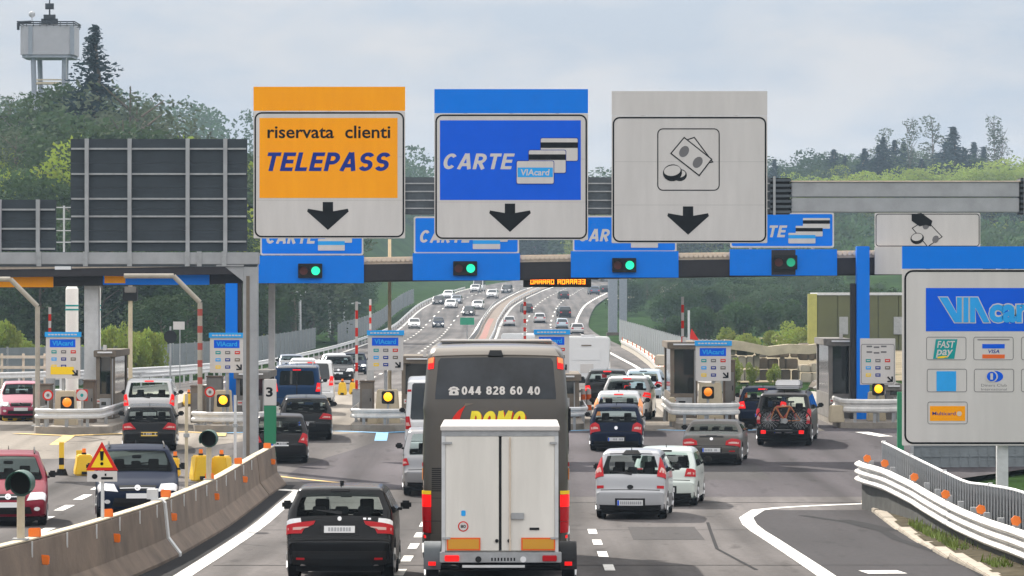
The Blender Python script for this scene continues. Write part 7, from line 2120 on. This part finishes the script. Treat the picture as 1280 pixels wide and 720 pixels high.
# --- 12 coach
CH = [(.16, .30), (.06, .42), (.02, .9), (0, 1.5), (.03, 2.3), (.06, 2.9), (.12, 3.3), (.24, 3.78), (.34, 3.94), (.58, 4.02), (1.5, 4.05), (5, 4.05), (8.6, 4.03), (9.2, 3.9), (9.5, 3.2), (9.6, 1.6), (9.6, .5), (9.5, .30)]
bp = dict(L=9.6, H=4.05, W=1.275, gc=.30, wz=2.8, tum=.085, pl=.035, wr=.50, ra=2.3, fa=2.4, r=.16, bow=.06, chain=chaikin(CH, 2), cy=9, cz=2)
B = Body(bp); d = 68.8
t = thing('coach', 'grey brown coach with a telephone number on its rear window', 'coach', (wx(619.5, d), d, zg(d)))
B.shell(False).build('body', P_coach, t, smooth=38)
rw_ = [(-1.04, 3.11), (1.04, 3.11), (1.04, 3.2), (.99, 3.76), (.95, 3.82), (-.95, 3.82), (-.99, 3.76), (-1.04, 3.2)]
B.patch(rw_, .008, step=.15).build('rear_window', M_glass_b, t, smooth=50)
def bus_text(body, box, m, name, eps, **k):
    for o in stroke_text(body, box, m, t, 0, name=name, **k):
      for v in o.data.vertices:
        P_, q = B.end(v.co.z); c, N = B.pt(P_, q, v.co.x); v.co = c + N*(eps - v.co.y)
bus_text('044 828 60 40', (-.585, 3.18, .765, 3.325), M_sign_w, 'phone_number', .016, t=.2)
# telephone symbol
for q in ([(x_-.0, z_+.755) for x_, z_ in ((-.80, 2.42), (-.64, 2.42), (-.635, 2.47), (-.68, 2.52), (-.76, 2.52), (-.805, 2.47))], [(x_, z_+.755) for x_, z_ in ((-.82, 2.51), (-.78, 2.555), (-.72, 2.57), (-.66, 2.555), (-.62, 2.51), (-.66, 2.50), (-.69, 2.535), (-.75, 2.535), (-.78, 2.50))]):
    B.patch(q, .016, step=.05, thick=.006).build('telephone_symbol', M_sign_w, t)
B.patch([(-.74+x_, 3.22+z_) for x_, z_ in ellipse(.02, 0, .022, .022, 10)], .019, step=.2, thick=.003).build('telephone_dial', M_glass_b, t)
bus_text('DOMO', (-.47, 2.61, .51, 2.915), mat('lettering_yellow', (.80, .66, .02), .45, var=.2, vscale=2), 'lettering', .014, shear=.2, t=.27)
bus_text('DOMO', (-.45, 2.585, .53, 2.89), M_redp, 'lettering_shadow', .007, shear=.2, t=.27)
B.patch([(-.79, 2.66), (-.73, 2.80), (-.65, 2.90), (-.52, 3.0), (-.58, 2.88), (-.65, 2.66)], .012, step=.06, thick=.006).build('swoosh', M_redp, t)
B.patch([(-.55, 2.98), (-.38, 3.03), (-.52, 3.035)], .012, step=.1, thick=.006).build('swoosh_tip', M_brick, t)
for sg in (-1, 1):
    B.patch([(sg*1.12-.05, 3.64), (sg*1.12+.05, 3.64), (sg*1.11+.05, 3.84), (sg*1.11-.05, 3.84)], .02, step=.08, thick=.03).build('top_lamp', M_tail_on, t)
    B.patch([(sg*1.12-.05, 3.74), (sg*1.12+.05, 3.74), (sg*1.11+.05, 3.84), (sg*1.11-.05, 3.84)], .024, step=.08, thick=.03).build('top_lamp', M_ind, t)
    for z0, z1, m_ in ((1.47, 1.53, M_yel), (1.25, 1.462, M_tail_on), (1.0, 1.243, M_tail), (.8, .993, M_tail)):
        a = sorted((sg*1.11, sg*1.36)) ; B.patch([(a[0], z0), (a[1], z0), (a[1], z1), (a[0], z1)], .018, step=.06, thick=.03).build('tail_lamp', m_, t, smooth=50)
    a = sorted((sg*1.31, sg*1.38)); B.patch([(a[0], 1.95), (a[1], 1.95), (a[1], 2.02), (a[0], 2.02)], .014, step=.06).build('side_marker', M_tail, t); 
    B.patch([(a[0], 1.72), (a[1], 1.72), (a[1], 1.92), (a[0], 1.92)], .014, step=.06).build('side_marker', M_ind, t)
    B.patch([(sg*1.24-.03, .70), (sg*1.24+.03, .70), (sg*1.24+.03, .75), (sg*1.24-.03, .75)], .014).build('reflector', M_tail_on, t)
for i in range(12):
    z = 1.52+.035*i
    B.patch([(-1.10, z), (-.86, z), (-.86, z+.02), (-1.10, z+.02)], .006, thick=.02).build('grille_slat', M_dark, t)
B.patch([(-1.2, 1.0), (1.2, 1.0), (1.2, 1.012), (-1.2, 1.012)], .004, thick=.006).build('panel_seam', M_dark, t)
B.patch([(-1.2, 1.40+.0), (-.8, 1.40), (-.8, 1.408), (-1.2, 1.408)], .004, thick=.006).build('panel_seam', M_dark, t)
B.patch([(-1.22, .78), (1.22, .78), (1.24, .42), (-1.24, .42)][::-1], .012, step=.12).build('bumper', P_taupe, t)
M_coachtop = mat('coach_roof', (.26, .235, .205), .45, .1, coat=.3)
rc = []
for i in range(13):
    q = -1.02+2.04*i/12; rc.append((q, 3.515+.0*q))
B.patch([(-1.10, 3.86), (1.10, 3.86), (1.02, 3.98), (-1.02, 3.98)], .02, step=.1, thick=.03).build('roof_edge', M_coachtop, t, smooth=40)
B.patch([(-.13, 3.83), (.13, 3.83), (.10, 3.91), (-.10, 3.91)], .05, step=.06, thick=.05).build('rear_camera', M_dark, t)
MB().box(-1.0, 1.0, 2.0, 4.2, 4.055, 4.09).build('roof_hatch', M_coachtop, t, bevel=.015)
for sg in (-1, 1):
    for y0 in (.9, 2.6, 4.3, 6.0, 7.7):
        q = [(y0, 2.1), (y0+1.6, 2.1), (y0+1.6, 3.5), (y0, 3.5)]
        for i, mb in enumerate(B.side(q, .008)):
            if (i*2-1) == sg: mb.build('side_window', M_glass, t)
    for y in (2.3, 7.2): wheel(t, sg*1.10, y, .50, sg, .32)
MB().box(-1.15, 1.15, .4, 9.2, .22, .40).build('underbody', M_dark, t)
for sg in (-1, 1): MB().box(sg*1.35-.08, sg*1.35+.08, 9.3, 9.5, 2.2, 2.7).build('door_mirror', M_plastic, t, bevel=.03)
# --- 13 box trailer behind the coach
d = 64.6; zt_ = zg(d); kT = F/d
t = thing('box_trailer', 'white box trailer with two rear doors behind the coach', 'trailer', (wx(625, d), d, zt_))
def bz_(py): return wz(py, d)-zt_
def bx_(px): return (px-625)/kT
x0, x1 = bx_(552), bx_(698); zb, ztp = bz_(690), bz_(535)
M_tr = mat('trailer_white', (.74, .71, .655), .5, var=.10, vscale=1.2, stretch=(1.4, 1, .3))
M_trd = mat('trailer_door', (.70, .675, .625), .5, var=.10, vscale=1.2, stretch=(1.8, 1, .25))
MB().box(x0, x1, .04, 3.2, zb, ztp-.05).build('box', M_tr, t, bevel=.015)
MB().box(x0-.02, x1+.02, -.03, 3.22, ztp-.047, ztp+.03).build('roof_trim', M_sign_w, t, bevel=.012)
MB().box(x0+.0, x1, .0, .037, ztp-.13, ztp-.05).build('frame', M_galv, t)
for a, b_ in ((552, 556.5), (693.5, 698)): MB().box(bx_(a), bx_(b_), -.012, .037, zb, ztp-.132).build('frame', M_galv_l, t)
MB().box(bx_(556.6), bx_(623.5), .002, .035, zb+.02, ztp-.135).build('door', M_trd, t, bevel=.006)
dr = MB().box(bx_(627), bx_(693.4), .002, .035, zb+.02, ztp-.135).build('door', M_trd, t, bevel=.006)
MB().box(bx_(623.6), bx_(626.9), .01, .03, zb+.02, ztp-.135).build('door_gap', M_dark, t)
MB().cyl((bx_(637.5), -.02, zb+.02), (bx_(637.5), -.02, ztp-.15), .014, n=8).build('lock_bar', M_trim, t)
MB().box(bx_(639), bx_(655), -.04, -.0005, bz_(649), bz_(641)).build('lock_handle', M_galv, t, bevel=.006)
MB().box(bx_(662), bx_(674), -.01, -.0005, bz_(662.5), bz_(659.5)).build('vent', M_dark, t)
for px in (556, 690): MB().box(bx_(px-3), bx_(px+9) if px < 600 else bx_(px+6), -.035, -.0125, bz_(555), bz_(552.5)).build('hinge', M_galv, t)
for px in (557, 692): MB().box(bx_(px-4), bx_(px+6), -.035, -.0125, bz_(674), bz_(671.5)).build('hinge', M_galv, t)
for px in (636.5, 621): MB().disc((bx_(px), -.001, bz_(676)), .03, .02, 10).build('door_stop', M_dark, t)
for a, b_ in ((558.5, 600.5), (651.5, 694)):
    MB().box(bx_(a), bx_(b_), -.022, -.013, bz_(688), bz_(672)).build('reflector_plate', M_orp, t)
    MB().box(bx_(a+2), bx_(b_-2), -.027, -.0225, bz_(686), bz_(674)).build('reflector_field', mat('plate_ochre', (.62, .30, .02), .5), t)
c = (bx_(579), bz_(658))
MB().disc((c[0], .001, c[1]), .085, .004, 22).build('speed_sticker', M_redp, t); MB().disc((c[0], -.0035, c[1]), .066, .004, 22).build('sticker_face', M_sign_w, t)
text('80', (c[0]-.042, c[1]-.026, c[0]+.042, c[1]+.026), M_black, t, -.008, bold=.03, t=.002)
MB().prism(rrect(bx_(576.5), bz_(645), bx_(582), bz_(638), .02), -.003, .001).build('blue_sticker', M_cyan, t)
MB().box(x0-.03, x1+.05, -.02, .1, zb-.17, zb-.003).build('light_beam', M_galv, t, bevel=.01)
for px in (565, 687): MB().box(bx_(px-9), bx_(px+9), -.06, -.021, bz_(701.5), bz_(694)).build('tail_lamp', M_tail_on if px < 600 else M_tail, t, bevel=.01)
MB().box(bx_(612), bx_(646), -.035, -.021, bz_(702.5), bz_(695)).build('number_plate', M_galv, t)
for i in range(8): MB().box(bx_(614+i*4), bx_(616+i*4), -.039, -.0355, bz_(701), bz_(697)).build('plate_mark', M_dark, t)
for px in (598, 654): MB().disc((bx_(px), -.021, bz_(699)), .05, .03, 14).build('round_lamp', M_dark if px < 600 else M_lampw, t)
MB().box(bx_(578), bx_(656), -.10, -.06, bz_(709), bz_(706)).build('step', M_galv_l, t)
for sg in (-1, 1):
    xc = bx_(625) + sg*(1.12)
    n = 10; vs = []; fs = []
    for yy, in ((0,),): pass
    for xx in (xc-.14, xc+.14):
        for i in range(n+1):
            a = math.pi*(1.02*i/n); vs.append((xx, 1.6-.42*math.cos(a), .33+.44*math.sin(a)))
        for i in range(n+1):
            a = math.pi*(1.02*i/n); vs.append((xx, 1.6-.40*math.cos(a), .33+.42*math.sin(a)))
    q = n+1
    for i in range(n):
        fs += [(i, i+1, 2*q+i+1, 2*q+i), (q+i, 3*q+i, 3*q+i+1, q+i+1), (i, q+i, q+i+1, i+1), (2*q+i, 2*q+i+1, 3*q+i+1, 3*q+i)]
    MB().add(vs, fs).build('mudguard', M_dark if sg > 0 else M_steel_d, t, smooth=40)
    wheel(t, xc, 1.6, .33, sg, .2)
    MB().box(xc-.06, xc+.06, 1.10, 1.15, .40, .46).build('side_marker', M_tail_on, t)
MB().cyl((-1.0, 1.6, .33), (1.1, 1.6, .33), .05, n=8).build('axle', M_dark, t)
MB().tube([(-.6, 3.2, .5), (0, 4.3, .45)], .05, 6).tube([(.6, 3.2, .5), (0, 4.3, .45)], .05, 6).build('drawbar', M_galv, t)
# ================================================================ labels that single each thing out
def nth(n): return '%d%s' % (n, 'th' if 10 < n % 100 < 14 else {1: 'st', 2: 'nd', 3: 'rd'}.get(n % 10, 'th'))
by = {}
for o in C.objects:
    if o.parent is None and 'label' in o.keys(): by.setdefault(o['label'], []).append(o)
for lb, os_ in by.items():
    if len(os_) > 1:
        os_.sort(key=lambda o: o.location.x/max(1, o.location.y))
        for i, o in enumerate(os_): o['label'] = '%s, %s from the left' % (lb, nth(i+1))
